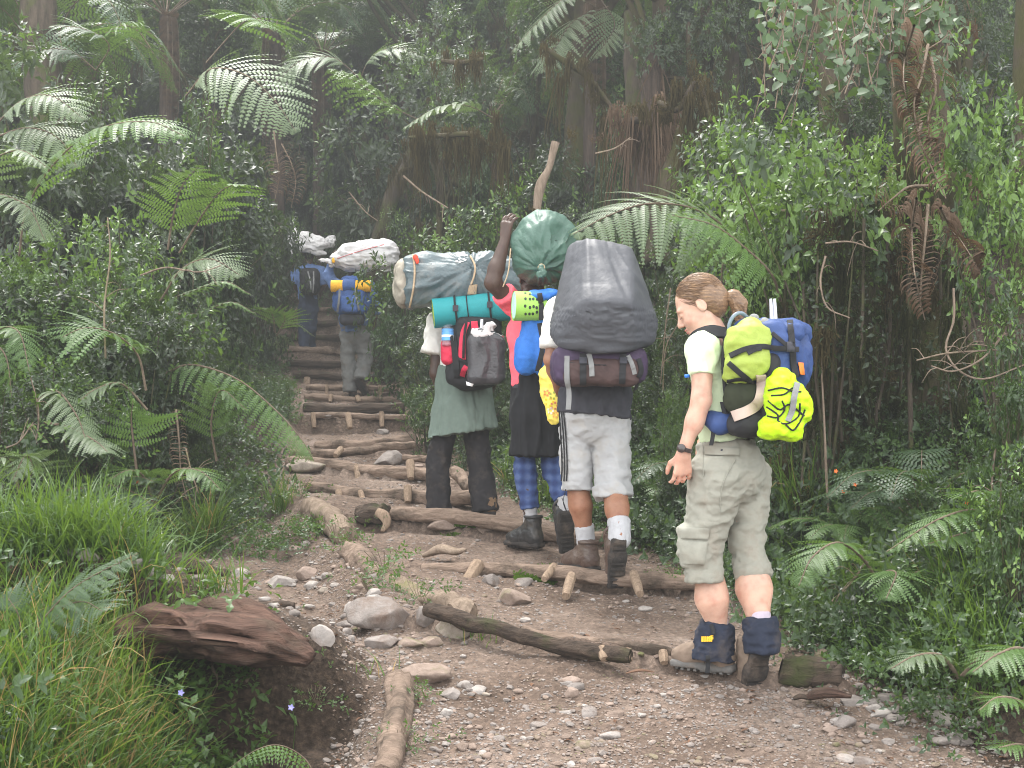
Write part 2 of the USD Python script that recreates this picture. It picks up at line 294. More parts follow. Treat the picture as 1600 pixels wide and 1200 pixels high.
def ground(x, y, fine=True):
    x, y = np.broadcast_arrays(np.asarray(x, float), np.asarray(y, float)); x = x.copy(); y = y.copy()
    l, r = edges(y); zb = np.interp(y, ZB_Y, ZB_Z); zt = steps_z(x, y)
    u, v = l - x, x - r
    gm = sm(y, 4.9, 5.8) * (1 - sm(y, 8.6, 10.5))                        # the gravel wash left of the path
    wash = -0.13 * sm(u, 0.02, 0.3) * (1 - sm(u, 1.15, 1.7))
    ul = np.maximum(u - 0.25 - 1.25 * gm, 0)
    zl = zb + wash * gm + 0.42 * np.minimum(ul, 1.2) * (0.6 + 0.4 * (1 - gm)) + 0.4 * np.clip(ul - 1.2, 0, 11) + 0.02 * np.maximum(ul - 10, 0)
    near = 1 - sm(y, 4.6, 4.72)                                           # the hollow and the grass bank at the left front
    bank = 0.33 * sm(u, 0.72, 1.2) + 0.1 * np.maximum(u - 1.15, 0)
    hole = -0.16 * sm(u, 0.06, 0.2) * (1 - sm(u, 0.62, 0.9))
    zn = zb + bank + hole
    shelf = 0.13 * sm(y, 4.6, 4.72) * (1 - sm(y, 5.1, 6.0)) * sm(u, 0.1, 0.3) * (1 - sm(u, 1.2, 1.6))
    zgr = 0.42 * sm(u, 0.8, 1.3) * (1 - sm(y, 4.7, 5.9)) * near * 0
    zl = zl * (1 - near) + zn * near + shelf + zgr
    vr = np.maximum(v - 0.22, 0)
    zr = zb - 0.06 * sm(v, 0, 0.2) * (1 - sm(v, 0.25, 0.5)) + 0.5 * np.minimum(vr, 1.4) + 0.42 * np.clip(vr - 1.4, 0, 11) + 0.02 * np.maximum(vr - 10, 0)
    z = np.where(u > 0, zl * sm(u, 0, 0.12) + zt * (1 - sm(u, 0, 0.12)), np.where(v > 0, zr * sm(v, 0, 0.15) + zt * (1 - sm(v, 0, 0.15)), zt))
    if fine:
        p = np.stack([x, y, np.zeros_like(x)], -1); out = np.clip(np.maximum(u, v), 0, 1)
        z = z + (0.045 + 0.12 * out) * (meshkit.fbm(p * 1.7, 3, 5) - 0.5) + 0.05 * (meshkit.fbm(p * 6.5, 3, 8) - 0.5) + 0.016 * (meshkit.fbm(p * 26, 2, 9) - 0.5)
    return z
def gz(x, y): return float(ground(np.array([x]), np.array([y]))[0])

ys = np.concatenate([[-25, -10, -4, -1, 0.6, 1.4], np.geomspace(2.0, 30, 560), np.geomspace(30.5, 90, 60)])
us = np.concatenate([np.linspace(-1, -0.42, 70)[:-1], np.linspace(-0.42, 0.42, 340), np.linspace(0.42, 1, 70)[1:]])
Yg, Ug = np.meshgrid(ys, us, indexing='ij'); Xg = Ug * (np.abs(Yg) * 0.95 + 3.0) - 0.03 * Yg
Zg = ground(Xg, Yg)
nu = len(us); i, j = np.meshgrid(np.arange(len(ys) - 1), np.arange(nu - 1), indexing='ij'); k = (i * nu + j).ravel()
gq = np.stack([k, k + 1, k + nu + 1, k + nu], 1)
GL, GR = edges(Yg); gu, gv = GL - Xg, Xg - GR
gmask = np.where(gu > 0, 1 - sm(gu, 0.02, 0.25 + 0 * gu), np.where(gv > 0, 1 - sm(gv, 0.0, 0.25 + 0 * gv), 1.0))
gmask = gmask * (1 - sm(Yg, 27, 31)); gmask = np.maximum(gmask, 0.9 * sm(Yg, 4.75, 5.1) * (1 - sm(Yg, 8.2, 9.6)) * (gu > 0) * (1 - sm(gu, 1.1, 1.7)))
GROUND = mat('ground', {
    'g': ('geometry', {}), 'at': ('attribute', {'attribute': 'trail'}),
    'n': ('noise_texture', {'scale': 1.6, 'detail': 7.0, 'roughness': 0.65}),
    'n2': ('noise_texture', {'scale': 34.0, 'detail': 6.0, 'roughness': 0.75}),
    'vo': ('voronoi_texture', {'scale': 42.0, 'randomness': 1.0}),
    'dirt': ('rgb_ramp', {'ramp': [(0.25, (0.07, 0.047, 0.034)), (0.5, (0.135, 0.098, 0.077)), (0.75, (0.225, 0.176, 0.146))]}),
    'soil': ('rgb_ramp', {'ramp': [(0.3, (0.02, 0.014, 0.01)), (0.7, (0.065, 0.045, 0.032))]}),
    'grit': ('rgb_ramp', {'ramp': [(0.3, (0.55, 0.52, 0.5)), (0.52, (1, 1, 1)), (0.7, (1.7, 1.65, 1.6))]}),
    'mn': ('noise_texture', {'scale': 5.0, 'detail': 5.0, 'roughness': 0.7}),
    'ma': ('math', {'math_type': 'multiply_add', 'value2': 0.9}), 'mb': ('math', {'math_type': 'subtract', 'value2': 0.42, 'use_clamp': True}),
    'mx': ('mix', {'fac': 0.5}), 'mu': ('mix', {'mix_type': 'multiply', 'fac': 1.0}),
    'ad': ('math', {'math_type': 'multiply_add', 'value2': 0.6}),
    'b': ('bump', {'strength': 0.9, 'distance': 0.02}),
    'p': ('principled_bsdf', {'roughness': 0.92, 'specular_ior_level': 0.2})},
    [('g.position', 'n.vector'), ('g.position', 'n2.vector'), ('g.position', 'vo.vector'), ('g.position', 'mn.vector'), ('n.fac', 'dirt.fac'), ('n2.fac', 'soil.fac'),
     ('mn.fac', 'ma.value1'), ('at.fac', 'ma.value3'), ('ma.value', 'mb.value1'), ('mb.value', 'mx.fac'), ('soil.color', 'mx.color1'), ('dirt.color', 'mx.color2'),
     ('n2.fac', 'grit.fac'), ('mx.color', 'mu.color1'), ('grit.color', 'mu.color2'), ('mu.color', 'p.base_color'),
     ('vo.distance', 'ad.value1'), ('n2.fac', 'ad.value3'), ('ad.value', 'b.height'), ('b.normal', 'p.normal')])
gm_ = usdkit.mesh(stage, '/World/ground', (np.stack([Xg, Yg, Zg], -1).reshape(-1, 3), gq), GROUND, smooth=True)
UsdGeom.PrimvarsAPI(gm_).CreatePrimvar('trail', Sdf.ValueTypeNames.FloatArray, 'vertex').Set(Vt.FloatArray.FromNumpy(gmask.ravel().astype(np.float32)))
tag(gm_, kind='structure')

# ------------------------------------------------------------------ step logs, stakes, border logs
def make_log(name, label, cat, pts, r, material=None, parent=None, wob=0.22, group=None, seed=0, sink=.4, n=40, taper=0.9):
    p = bez(pts, n); rng = np.random.default_rng(seed + 50)
    p = p + np.stack([meshkit.fbm(np.stack([np.linspace(0, 4, n), np.full(n, seed + k * 3.3), np.zeros(n)], 1), 2, seed + k) - 0.5 for k in range(3)], 1) * np.array([0.02, 0.07, 0.05])
    rr = r * np.linspace(1, taper, n) * (1 + 0.12 * rng.normal(size=n).cumsum() / 6); rr[0] *= 0.86; rr[-1] *= 0.86
    t = thing(name, label, cat, p[0], group=group)
    p[:, 2] -= r * sink; v, f = tube(p - p[0], rr, 22, True, wob * 1.2, seed, 8.0, 0.22); v = v * [1, 1, 1]
    obj('bark', (v, f), material or LOGM, t, smooth=40)
    for e, s in ((0, -1), (-1, 1)):
        d = unit(p[0] - p[1]) if e == 0 else unit(p[-1] - p[-2])
        a, b = rot_to(d[None]); ang = np.linspace(0, 2 * np.pi, 13)[:-1]
        ring = p[e] - p[0] + d * 0.006 + (np.cos(ang)[:, None] * a + np.sin(ang)[:, None] * b) * rr[e] * 0.8
        obj('cut_end', (np.vstack([ring, p[e] - p[0] + d * 0.008]), np.stack([np.arange(12), (np.arange(12) + 1) % 12, np.full(12, 12)], 1)), CUTM if rng.random() < 0.4 and material is None else (material or LOGM), t, smooth=False)
    return t
def stake(label, a, b, r, seed=0):
    p = bez([a, b], 6); t = thing('wooden_stake', label, 'stake', p[0])
    v, f = tube(p - p[0], r * np.array([0.8, 0.95, 1, 1, 1.02, 0.94]), 9, True, 0.16, seed, 20)
    obj('shaft', (v, f), STAKEM, t, smooth=35)
    d = unit(p[-1] - p[-2]); a_, b_ = rot_to(d[None]); ang = np.linspace(0, 2 * np.pi, 10)[:-1]
    ring = p[-1] - p[0] + d * 0.004 + (np.cos(ang)[:, None] * a_ + np.sin(ang)[:, None] * b_) * r * 0.8
    obj('cut_top', (np.vstack([ring, p[-1] - p[0] + d * 0.009]), np.stack([np.arange(9), (np.arange(9) + 1) % 9, np.full(9, 9)], 1)), CUTM, t, smooth=False)
LOGS = [  # label, points (px, py, d), radius
    ('long thin log edging the gravel where the woman in grey trousers walks', [(818, 985, 5.33), (930, 1005, 5.2), (1048, 1026, 5.1)], 0.036, LOGM),
    ('split weathered log lying slantwise between the boulders and the gravel path', [(668, 953, 5.38), (760, 983, 5.22), (860, 1005, 5.1), (985, 1026, 4.98)], 0.036, LOGDARK),
    ('dark wet log just right of the trailing gaiter, with a grey stone behind', [(1222, 1050, 4.86), (1270, 1056, 4.82), (1316, 1058, 4.8)], 0.068, LOGDARK),
    ('pale step log with a mossy bank and four slanting stakes below it', [(662, 888, 6.72), (745, 887, 6.65), (850, 894, 6.54), (945, 904, 6.42), (1062, 909, 6.38), (1120, 912, 6.36)], 0.042, LOGM),
    ('long step log under the boots of the porter in black trousers', [(612, 803, 7.95), (700, 808, 7.85), (800, 822, 7.72), (900, 838, 7.6), (990, 846, 7.52)], 0.048, LOGM),
    ('short thick log end beside a pale peeled wood chip', [(556, 808, 8.0), (585, 806, 7.98), (606, 804, 7.95)], 0.07, LOGDARK),
    ('step log with two thin stakes behind the trouser hems of the red pack porter', [(480, 764, 9.3), (560, 772, 9.2), (640, 775, 9.1), (745, 780, 8.9)], 0.06, LOGM),
    ('smooth straight step log with one short stake and a mossy boulder beneath', [(448, 724, 10.4), (540, 733, 10.3), (640, 740, 10.1), (690, 744, 10.0)], 0.06, LOGM),
    ('crooked log crossing another on the step below the grey boulder', [(452, 712, 11.0), (540, 706, 11.1), (600, 700, 11.2), (648, 694, 11.3)], 0.05, LOGM),
    ('forked log lying behind the crossed logs at the boulder', [(492, 698, 11.6), (560, 696, 11.6), (650, 688, 11.65)], 0.065, LOGM),
    ('thin curved root log reaching right from the grey boulder', [(628, 718, 10.8), (660, 716, 10.8), (676, 720, 10.7)], 0.035, LOGM),
    ('slanting log leaning by the trouser leg at the right path edge', [(708, 735, 9.8), (722, 748, 9.6), (735, 762, 9.4)], 0.055, LOGM),
    ('straight step log held by three evenly set tall stakes', [(488, 648, 12.9), (560, 650, 12.85), (636, 655, 12.8)], 0.04, LOGM),
    ('sagging dark step log just above the three tall stakes', [(476, 636, 13.7), (540, 641, 13.7), (600, 638, 13.7), (632, 636, 13.7)], 0.06, LOGDARK),
    ('step log under the feet of the porter with the yellow mat', [(476, 620, 15.0), (550, 623, 15.0), (655, 628, 15.0)], 0.045, LOGM),
    ('step log behind the raised boot of the yellow mat porter', [(478, 606, 16.0), (560, 606, 16.0), (622, 607, 16.0)], 0.045, LOGM),
    ('broad earth filled step log level with the knees of the yellow mat porter', [(458, 585, 17.0), (540, 589, 17.0), (618, 590, 17.0)], 0.06, LOGDARK),
    ('step log below the shoes of the topmost porter', [(448, 567, 18.2), (530, 570, 18.2), (612, 571, 18.2)], 0.055, LOGDARK),
    ('narrow step log at the shoes of the topmost porter', [(444, 546, 19.4), (500, 548, 19.4), (556, 550, 19.3)], 0.055, LOGM),
    ('step log at the shins of the topmost porter', [(434, 526, 20.6), (490, 528, 20.6), (540, 528, 20.5)], 0.055, LOGDARK),
    ('step log at the knees of the topmost porter', [(424, 506, 21.6), (480, 506, 21.6), (526, 506, 21.6)], 0.055, LOGDARK),
    ('step log beside the thighs of the topmost porter', [(412, 484, 23.2), (465, 484, 23.2), (516, 484, 23.2)], 0.06, LOGM),
    ('step log beside the hips of the topmost porter', [(402, 468, 24.5), (450, 470, 24.5), (497, 468, 24.5)], 0.06, LOGDARK),
    ('last step log in the haze left of the white sacks', [(392, 435, 26.5), (440, 437, 26.5), (488, 437, 26.5)], 0.06, LOGM),
]
for k_, (lab, px, r, m_) in enumerate(LOGS):
    make_log('step_log', lab, 'log', [at(*p) for p in px], r, None if m_ is LOGM else m_, seed=k_)
BORDER = [
    ('mossy border log at the far end of the path edge, above the wash', [(488, 792, 8.4), (515, 812, 7.95), (542, 838, 7.5)], 0.085),
    ('curved border log bending round the herb clump on the path edge', [(548, 862, 7.05), (572, 885, 6.65), (602, 905, 6.3)], 0.075),
    ('border log sloping from the herb clump down to the boulders', [(602, 908, 6.3), (640, 928, 6.0), (682, 945, 5.75)], 0.066),
    ('hollow ended border log stub above the split weathered log', [(684, 946, 5.72), (710, 953, 5.62), (732, 960, 5.52)], 0.064),
    ('thick stump like border log at the bottom of the path by the dark hollow', [(622, 1062, 4.72), (622, 1110, 4.4), (612, 1160, 4.12), (600, 1215, 3.85)], 0.056),
]
for k_, (lab, px, r) in enumerate(BORDER):
    make_log('border_log', lab, 'log', [at(*p) for p in px], r, LOGM if k_ in (1, 4) else BARKPALE, seed=70 + k_, sink=0.)
STAKES = [
    ('thick slanting stake left of the moss below the pale step log', (728, 912, 6.5), (748, 880, 6.6), .036), ('thin slanting stake in the moss below the pale step log', (850, 905, 6.4), (866, 884, 6.52), .022),
    ('pale leaning stake in front of the pale step log, by the brown boot', (884, 932, 6.1), (893, 899, 6.3), .026), ('leaning stake right of the raised brown boot sole', (1000, 928, 6.1), (990, 896, 6.32), .024),
    ('short stub stake at the tip of the split weathered log', (945, 1030, 4.98), (940, 1012, 5.02), .022), ('twin stub stake between the split log and the leading boot', (982, 1032, 4.96), (979, 1016, 5.0), .02),
    ('stub stake touching the toe of the woman\'s leading boot', (1038, 1036, 5.0), (1036, 1018, 5.04), .02),
    ('broad pale stake beside the left trouser hem of the red pack porter', (637, 785, 8.95), (637, 760, 9.02), .03), ('thin stake halfway along the step log of the red pack porter', (570, 790, 9.05), (563, 768, 9.15), .022),
    ('dark stake left on the step log of the red pack porter', (530, 782, 9.15), (529, 766, 9.2), .024), ('short stake standing before the smooth straight step log', (560, 752, 10.15), (557, 728, 10.25), .026),
    ('stubby stake at the right end of the smooth straight step log', (642, 748, 10.0), (641, 720, 10.1), .034), ('slanting stake on the crossed logs', (524, 712, 10.9), (533, 701, 11.0), .03),
    ('left one of the three tall stakes', (491, 668, 12.8), (489, 645, 12.85), .026), ('middle one of the three tall stakes, leaning', (547, 669, 12.75), (544, 646, 12.85), .034), ('right one of the three tall stakes', (597, 667, 12.75), (596, 644, 12.8), .028),
    ('left stake below the standing foot of the yellow mat porter', (516, 628, 14.9), (518, 617, 14.95), .026), ('stake right below the standing foot of the yellow mat porter', (561, 628, 14.9), (558, 619, 14.95), .03),
    ('thin stake left of the yellow mat porter\'s shins', (510, 618, 15.9), (511, 602, 15.95), .024), ('thin stake right of the raised boot', (594, 620, 15.9), (593, 602, 15.95), .024),
    ('upright post stake at the left end of the earth filled step log', (478, 612, 16.9), (480, 590, 16.95), .05),
]
for k_, (lab, a, b, r) in enumerate(STAKES):
    stake(lab, at(*a), at(*b), r, k_)
# ------------------------------------------------------------------ vegetation prototypes
LT1, LT1B, LT2 = leaf_t(0.46, curl=.12), leaf_t(0.5, fold=.1, curl=.16), leaf_t(0.54, rows=2, curl=.16)
def crown_points(rng, n, R, lobes=7, shell=0.55, low=-0.5):
    """Points in a lumpy crown: several overlapping blobs, denser towards their surfaces, with gaps between."""
    R = np.asarray(R, float)
    d = unit(rng.normal(size=(lobes, 3))); d[:, 2] = np.clip(d[:, 2], low, 1); c = d * R * rng.uniform(0.35, 0.75, (lobes, 1)); s = rng.uniform(0.32, 0.6, lobes)
    k = rng.integers(0, lobes, n); e = unit(rng.normal(size=(n, 3))); e[:, 2] = np.where(e[:, 2] < -0.55, -e[:, 2], e[:, 2])
    r = (shell + (1 - shell) * rng.random(n)) ** 0.7
    p = c[k] + e * (s[k] * r)[:, None] * R
    return p, unit(e * [1, 1, 0.7] + [0, 0, 0.35] + rng.normal(0, 0.25, (n, 3)))
def branches(rng, base, tips, r0, n=22, sides=5, sag=0.12):
    ms = []
    for t in tips[rng.choice(len(tips), min(n, len(tips)), replace=False)]:
        m = base + (t - base) * 0.45 + rng.normal(0, 0.1, 3) * np.linalg.norm(t - base) * 0.6; m[2] += sag
        c = bez([base, m, t], 8); ms.append(tube(c, r0 * np.linspace(1, 0.22, 8), sides, False))
    return cat_(ms)
def make_shrub(name, seed, R, ncl, per, length, leaf, young=0.12, lt=None, hero=0, shell=0.5, lobes=8, tilt=(38, 88), stem=BARK, low=-0.4, drop=0.0, skirt=True):
    """A leafy shrub class: stem, foliage (and single leaves when it stands close)."""
    rng = np.random.default_rng(seed); R = np.asarray(R, float); lt = lt or LT1
    c, ax = crown_points(rng, ncl, R, lobes, shell, low); c[:, 2] += R[2] * 0.92 + drop
    m_ = ncl // 3 if skirt else 0; a_ = rng.uniform(0, 6.28, m_); q_ = rng.uniform(0.3, 1.0, m_) ** .6      # skirt down to the ground
    cs = np.stack([np.cos(a_) * R[0] * q_, np.sin(a_) * R[1] * q_, rng.uniform(0.03, 0.75, m_) * R[2]], 1); cs[:, :2] *= (0.75 + 0.9 * noise3(cs, 1.7, seed))[:, None]
    axs = unit(np.stack([np.cos(a_), np.sin(a_), rng.uniform(0, .8, m_)], 1) + rng.normal(0, .3, (m_, 3)))
    c = np.vstack([c, cs]); ax = np.vstack([ax, axs]); k_ = c[:, 2] > 0.02; c, ax = c[k_], ax[k_]
    top = (c - [0, 0, R[2]]) / R; out = np.linalg.norm(top, axis=1)
    isy = rng.random(len(c)) < young * np.clip(1.6 * (out - 0.35) + 0.6 * top[:, 2], 0, 2.2)
    cls = proto(name) if isinstance(name, str) else name
    cp = str(cls.GetPath())
    obj('stem', branches(rng, np.zeros(3), c, 0.016 * max(R[2], 0.6) * (1 if skirt else 1.5), 26 if skirt else 8), stem, cp)
    P, X, N, L = rosettes(rng, c[~isy], ax[~isy], per, length, tilt)
    if hero:
        view = np.argsort(-(out[~isy]))                      # the outermost leaves, one by one
        idx = (view[:hero // per, None] * per + np.arange(per)).ravel()
        keep = np.ones(len(P), bool); keep[idx] = False
        for q in idx:
            v, f = place_many(*LT2, P[q:q + 1], X[q:q + 1], N[q:q + 1], L[q:q + 1])
            obj('leaf', (v, f), leaf, cp, smooth=True)
        P, X, N, L = P[keep], X[keep], N[keep], L[keep]
    obj('foliage', place_many(*lt, P, X, N, L), leaf, cp, smooth=False, kind='stuff')
    if isy.any():
        P, X, N, L = rosettes(rng, c[isy] + ax[isy] * length * 0.3, unit(ax[isy] + [0, 0, .5]), max(4, per - 2), length * 0.9, (34, 82))
        obj('young_foliage', place_many(*(LT2 if hero else lt), P, X, N, L), LEAF['young'], cp, smooth=False, kind='stuff')
    return cls, R[2] * 1.95
def pinna_mesh(rng, base, d, nrm, L, n, w, droop=0.25, curl=0.0):
    """One leaflet of a frond: a midrib with a comb of narrow pinnules on both sides."""
    d = unit(d); nrm = unit(nrm - d * (nrm @ d)); side = np.cross(nrm, d)
    t = np.linspace(0.03, 1, n); ctr = base + d * (t * L)[:, None] - nrm * (droop * L * t**2)[:, None] - nrm * (curl * L * np.clip(t - .75, 0, 1) * 2)[:, None]
    tan = unit(np.gradient(ctr, axis=0)); nn = unit(nrm - tan * (tan @ nrm)[:, None])
    pl = w * np.sin(np.clip(0.12 + 0.88 * (1 - t), 0, 1) * np.pi / 2) ** 0.8 * (0.55 + 0.45 * np.clip(t * 6, 0, 1)) * rng.uniform(0.9, 1.08, n)
    gap = L / n; V = []; Fc = []
    for s in (-1, 1):
        dirp = unit(side * s + tan * 0.35 - nn * 0.18)
        a = ctr; b = ctr + tan * gap * 0.72; tip = ctr + dirp * pl[:, None] + tan * gap * 0.2; mid = ctr + dirp * pl[:, None] * 0.6 + tan * gap * 0.78 - nn * 0.04 * w
        k = len(V) * 4 * n if False else sum(len(x) for x in V)
        v = np.stack([a, tip, mid, b], 1).reshape(-1, 3); V.append(v); i = k + np.arange(n) * 4
        Fc += [np.stack([i, i + 1, i + 2], 1), np.stack([i, i + 2, i + 3], 1)]
    rib = strip(np.vstack([base[None], ctr]), side, 0.035 * w + 0.0016)
    v0 = np.vstack(V); return np.vstack([v0, rib[0]]), np.vstack(Fc + [rib[1] + len(v0)])
def make_frond(parent, pts, width, leaf, n=18, pin=16, normal=None, seed=0, bare=0.18, split=True, droop=0.25, curl=0.0, stalk=None, angle=62, rad=0.008, shape=0.6, combw=None, lift=0.12):
    """A fern frond along pts (world or local): rachis > pinnae."""
    rng = np.random.default_rng(seed + 900); c = bez(pts, 40); L = np.linalg.norm(np.diff(c, axis=0), axis=1).sum()
    tan = unit(np.gradient(c, axis=0)); nr = np.array([0, 0, 1.0]) if normal is None else np.asarray(normal, float)
    nn = unit(nr - tan * (tan @ nr)[:, None]); side = np.cross(nn, tan)
    rm = tube(c, rad * np.linspace(1, 0.2, 40), 5, False)
    fr = obj('frond', rm, stalk or TWIG, parent, smooth=True)
    ms = []
    for q in range(n):
        t = bare + (1 - bare) * (q + 0.5) / n; i = t * 39; i0 = min(int(i), 38); p = c[i0] + (c[i0 + 1] - c[i0]) * (i - i0)
        s_ = (t - bare) / (1 - bare); ln = width * (np.sin(np.pi * (0.08 + 0.92 * s_) ** shape) ** 0.75 if shape != 1 else (1 - s_) ** 0.7) * rng.uniform(0.92, 1.06)
        ln = max(ln, width * 0.08)
        for s in (-1, 1):
            th = math.radians(angle - 18 * s_ + rng.normal(0, 3))
            d = side[i0] * s * math.sin(th) + tan[i0] * math.cos(th) + nn[i0] * (lift + rng.normal(0, 0.05))
            m = pinna_mesh(rng, p, d, nn[i0], ln, max(5, int(pin * (0.35 + 0.65 * ln / width))), combw or L / n * 0.52, droop * rng.uniform(0.7, 1.3), curl)
            if split: obj('pinna', m, leaf, str(fr.GetPath()), smooth=False)
            else: ms.append(m)
    if not split: obj('pinnae', cat_(ms), leaf, str(fr.GetPath()), smooth=False, kind='stuff')
    return fr
def make_treefern(name, seed, h, nf=11, flen=2.2, leaf=None, dead=5):
    rng = np.random.default_rng(seed); cls = proto(name); cp = str(cls.GetPath())
    tr = bez([(0, 0, -0.4), (rng.normal(0, .1), rng.normal(0, .1), h * 0.5), (rng.normal(0, .2), rng.normal(0, .2), h)], 14)
    obj('trunk', tube(tr, np.linspace(0.17, 0.11, 14), 12, True, 0.35, seed, 6.0), SHAG, cp, smooth=True)
    top = tr[-1]
    for k in range(nf):
        az = k * 2.4 + rng.normal(0, .2); el = rng.uniform(0.25, 0.85); o = np.array([math.cos(az), math.sin(az), 0]); l = flen * rng.uniform(0.8, 1.1)
        pts = [top, top + o * l * 0.35 + [0, 0, l * el * 0.5], top + o * l * 0.75 + [0, 0, l * el * 0.45], top + o * l + [0, 0, l * (el * 0.45 - 0.28)]]
        make_frond(cp, pts, flen * 0.27, leaf or LEAF['ferndark'], 17, 11, None, seed * 50 + k, 0.16, False, 0.3, rad=0.014)
    for k in range(dead):
        az = rng.uniform(0, 6.28); o = np.array([math.cos(az), math.sin(az), 0]); l = flen * rng.uniform(0.5, 0.9)
        pts = [top - [0, 0, .1], top + o * 0.22 + [0, 0, -0.1], top + o * 0.27 + [0, 0, -l * 0.6], top + o * 0.22 + [0, 0, -l]]
        make_frond(cp, pts, 0.16, LEAF['ferndead'], 14, 8, o, seed * 70 + k, 0.2, False, 0.6, rad=0.01)
    return cls, h
def moss_drape(rng, pts, n, length, width=0.012, spread=0.06):
    """Ragged moss hanging from a branch: tufts of very different length, each of many fine strands."""
    c = bez(pts, 40); m = max(5, n // 16); tk = rng.integers(0, 40, m); tl = length * rng.gamma(1.3, 0.75, m); tc = c[tk] + rng.normal(0, spread, (m, 3)) * [1, 1.3, 0.9]; n = int(n * 1.7)
    q = rng.integers(0, m, n); p = tc[q] + rng.normal(0, 0.028, (n, 3)); L = tl[q] * rng.uniform(0.25, 1.0, n); dr = rng.normal(0, 0.10, (m, 3))[q] + rng.normal(0, 0.16, (n, 3)); dr[:, 2] = 0
    x = unit(rng.normal(size=(n, 3)) * [1, 1, .3]); w = width * rng.uniform(0.4, 1.1, n); V = []
    for s in np.linspace(0, 1, 4):
        cc = p + (dr * s * (1 - .4 * s) - np.array([0, 0, 1.0]) * s) * L[:, None] + rng.normal(0, 0.012, (n, 3)) * s; ww = (w * (1 - 0.8 * s))[:, None]; V += [cc - x * ww, cc + x * ww]
    V = np.stack(V, 1); i = np.arange(n)[:, None] * 8; fs = np.array([[0, 1, 3], [0, 3, 2], [2, 3, 5], [2, 5, 4], [4, 5, 7], [4, 7, 6]])
    fz = rng.integers(0, m, n * 2); fp = tc[fz] + rng.normal(0, .035, (n * 2, 3)) - np.array([0, 0, 1.0]) * (rng.random(n * 2) ** 2 * tl[fz] * .6)[:, None]; X = unit(rng.normal(size=(n * 2, 3)) + [0, 0, -.5])
    return cat_([(V.reshape(-1, 3), (fs[None] + i[:, :, None]).reshape(-1, 3)), place_many(*leaf_t(.3), fp, X, rng.normal(size=(n * 2, 3)), rng.uniform(.015, .04, n * 2))])
def make_tree(name, seed, h, crown, leaf, length=0.13, ncl=700, moss=0, bark=BARKMOSS, base=0.45, r=0.16, young=0.06):
    rng = np.random.default_rng(seed); cls = proto(name); cp = str(cls.GetPath()); crown = np.asarray(crown, float)
    lean = rng.normal(0, 0.05 * h, 2)
    tr = bez([(0, 0, -0.5), (lean[0] * .3, lean[1] * .3, h * 0.4), (lean[0], lean[1], h * 0.85)], 16)
    tk = obj('trunk', tube(tr, r * np.linspace(1.15, 0.45, 16), 10, True, 0.25, seed, 4), bark, cp)
    c, ax = crown_points(rng, ncl, crown, 11, 0.4, -0.7); c += [lean[0], lean[1], h - crown[2] * 0.8]
    low = tr[rng.integers(5, 13, 14)]; ms = []
    for b in low:
        t = c[np.argmin(np.linalg.norm(c - (b + unit(rng.normal(size=3) * [1, 1, .5]) * crown * .8), axis=1))]
        ms.append(tube(bez([b, (b + t) / 2 + rng.normal(0, .25, 3), t], 9), r * np.linspace(0.34, 0.08, 9), 6, False, .2, seed))
    obj('branch', cat_(ms), bark, cp)
    y = rng.random(len(c)) < young
    P, X, N, L = rosettes(rng, c[~y], ax[~y], 8, length, (25, 80))
    obj('crown', place_many(*LT1B, P, X, N, L), leaf, cp, smooth=False)
    if y.any():
        P, X, N, L = rosettes(rng, c[y], ax[y], 7, length, (15, 60)); obj('young_foliage', place_many(*LT1B, P, X, N, L), LEAF['young'], cp, smooth=False)
    if moss:
        ms = []
        for q in range(moss):
            b = low[q % len(low)]; t = b + unit(rng.normal(size=3) * [1, 1, .2]) * crown[0] * rng.uniform(.4, .9); ms.append(moss_drape(rng, [b, (b + t) / 2 + [0, 0, .15], t], 260, 0.34, 0.013, 0.07))
        obj('hanging_moss', cat_(ms), LEAF['moss'], cp, smooth=False, kind='stuff')
    return cls, h

# classes
SH = {}
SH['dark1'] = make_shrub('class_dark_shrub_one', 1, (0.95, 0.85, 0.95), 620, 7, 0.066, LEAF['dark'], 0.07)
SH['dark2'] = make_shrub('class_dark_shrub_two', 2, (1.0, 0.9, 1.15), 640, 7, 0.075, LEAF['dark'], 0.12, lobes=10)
SH['gloss1'] = make_shrub('class_glossy_shrub_one', 3, (0.9, 0.8, 1.0), 330, 7, 0.092, LEAF['gloss'], 0.3, hero=170, shell=.6, tilt=(35, 88))
SH['gloss2'] = make_shrub('class_glossy_shrub_two', 4, (1.05, 0.9, 0.9), 360, 7, 0.085, LEAF['gloss'], 0.36, lobes=9, hero=170, shell=.6, tilt=(35, 88))
SH['over1'] = make_shrub('class_overhanging_shrub_one', 13, (1.0, 0.85, 0.62), 300, 7, 0.088, LEAF['gloss'], 0.34, hero=170, shell=.6, tilt=(35, 88), skirt=False, drop=.85, lobes=11)
SH['over2'] = make_shrub('class_overhanging_shrub_two', 14, (1.0, 0.9, 0.66), 300, 7, 0.082, LEAF['gloss'], 0.42, hero=170, shell=.6, tilt=(35, 88), skirt=False, drop=.8, lobes=11)
SH['over1'] = (SH['over1'][0], 2.05); SH['over2'] = (SH['over2'][0], 2.05)
SH['grey'] = make_shrub('class_grey_shrub', 5, (0.9, 0.85, 0.95), 480, 7, 0.07, LEAF['grey'], 0.08)
SH['small'] = make_shrub('class_small_leaf_shrub', 6, (0.9, 0.8, 0.8), 1000, 7, 0.036, LEAF['herb'], 0.15)
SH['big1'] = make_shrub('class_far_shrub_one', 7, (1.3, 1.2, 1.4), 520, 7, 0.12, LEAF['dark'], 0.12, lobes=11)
SH['big2'] = make_shrub('class_far_shrub_two', 8, (1.3, 1.2, 1.3), 500, 7, 0.115, LEAF['grey'], 0.12, lobes=11)
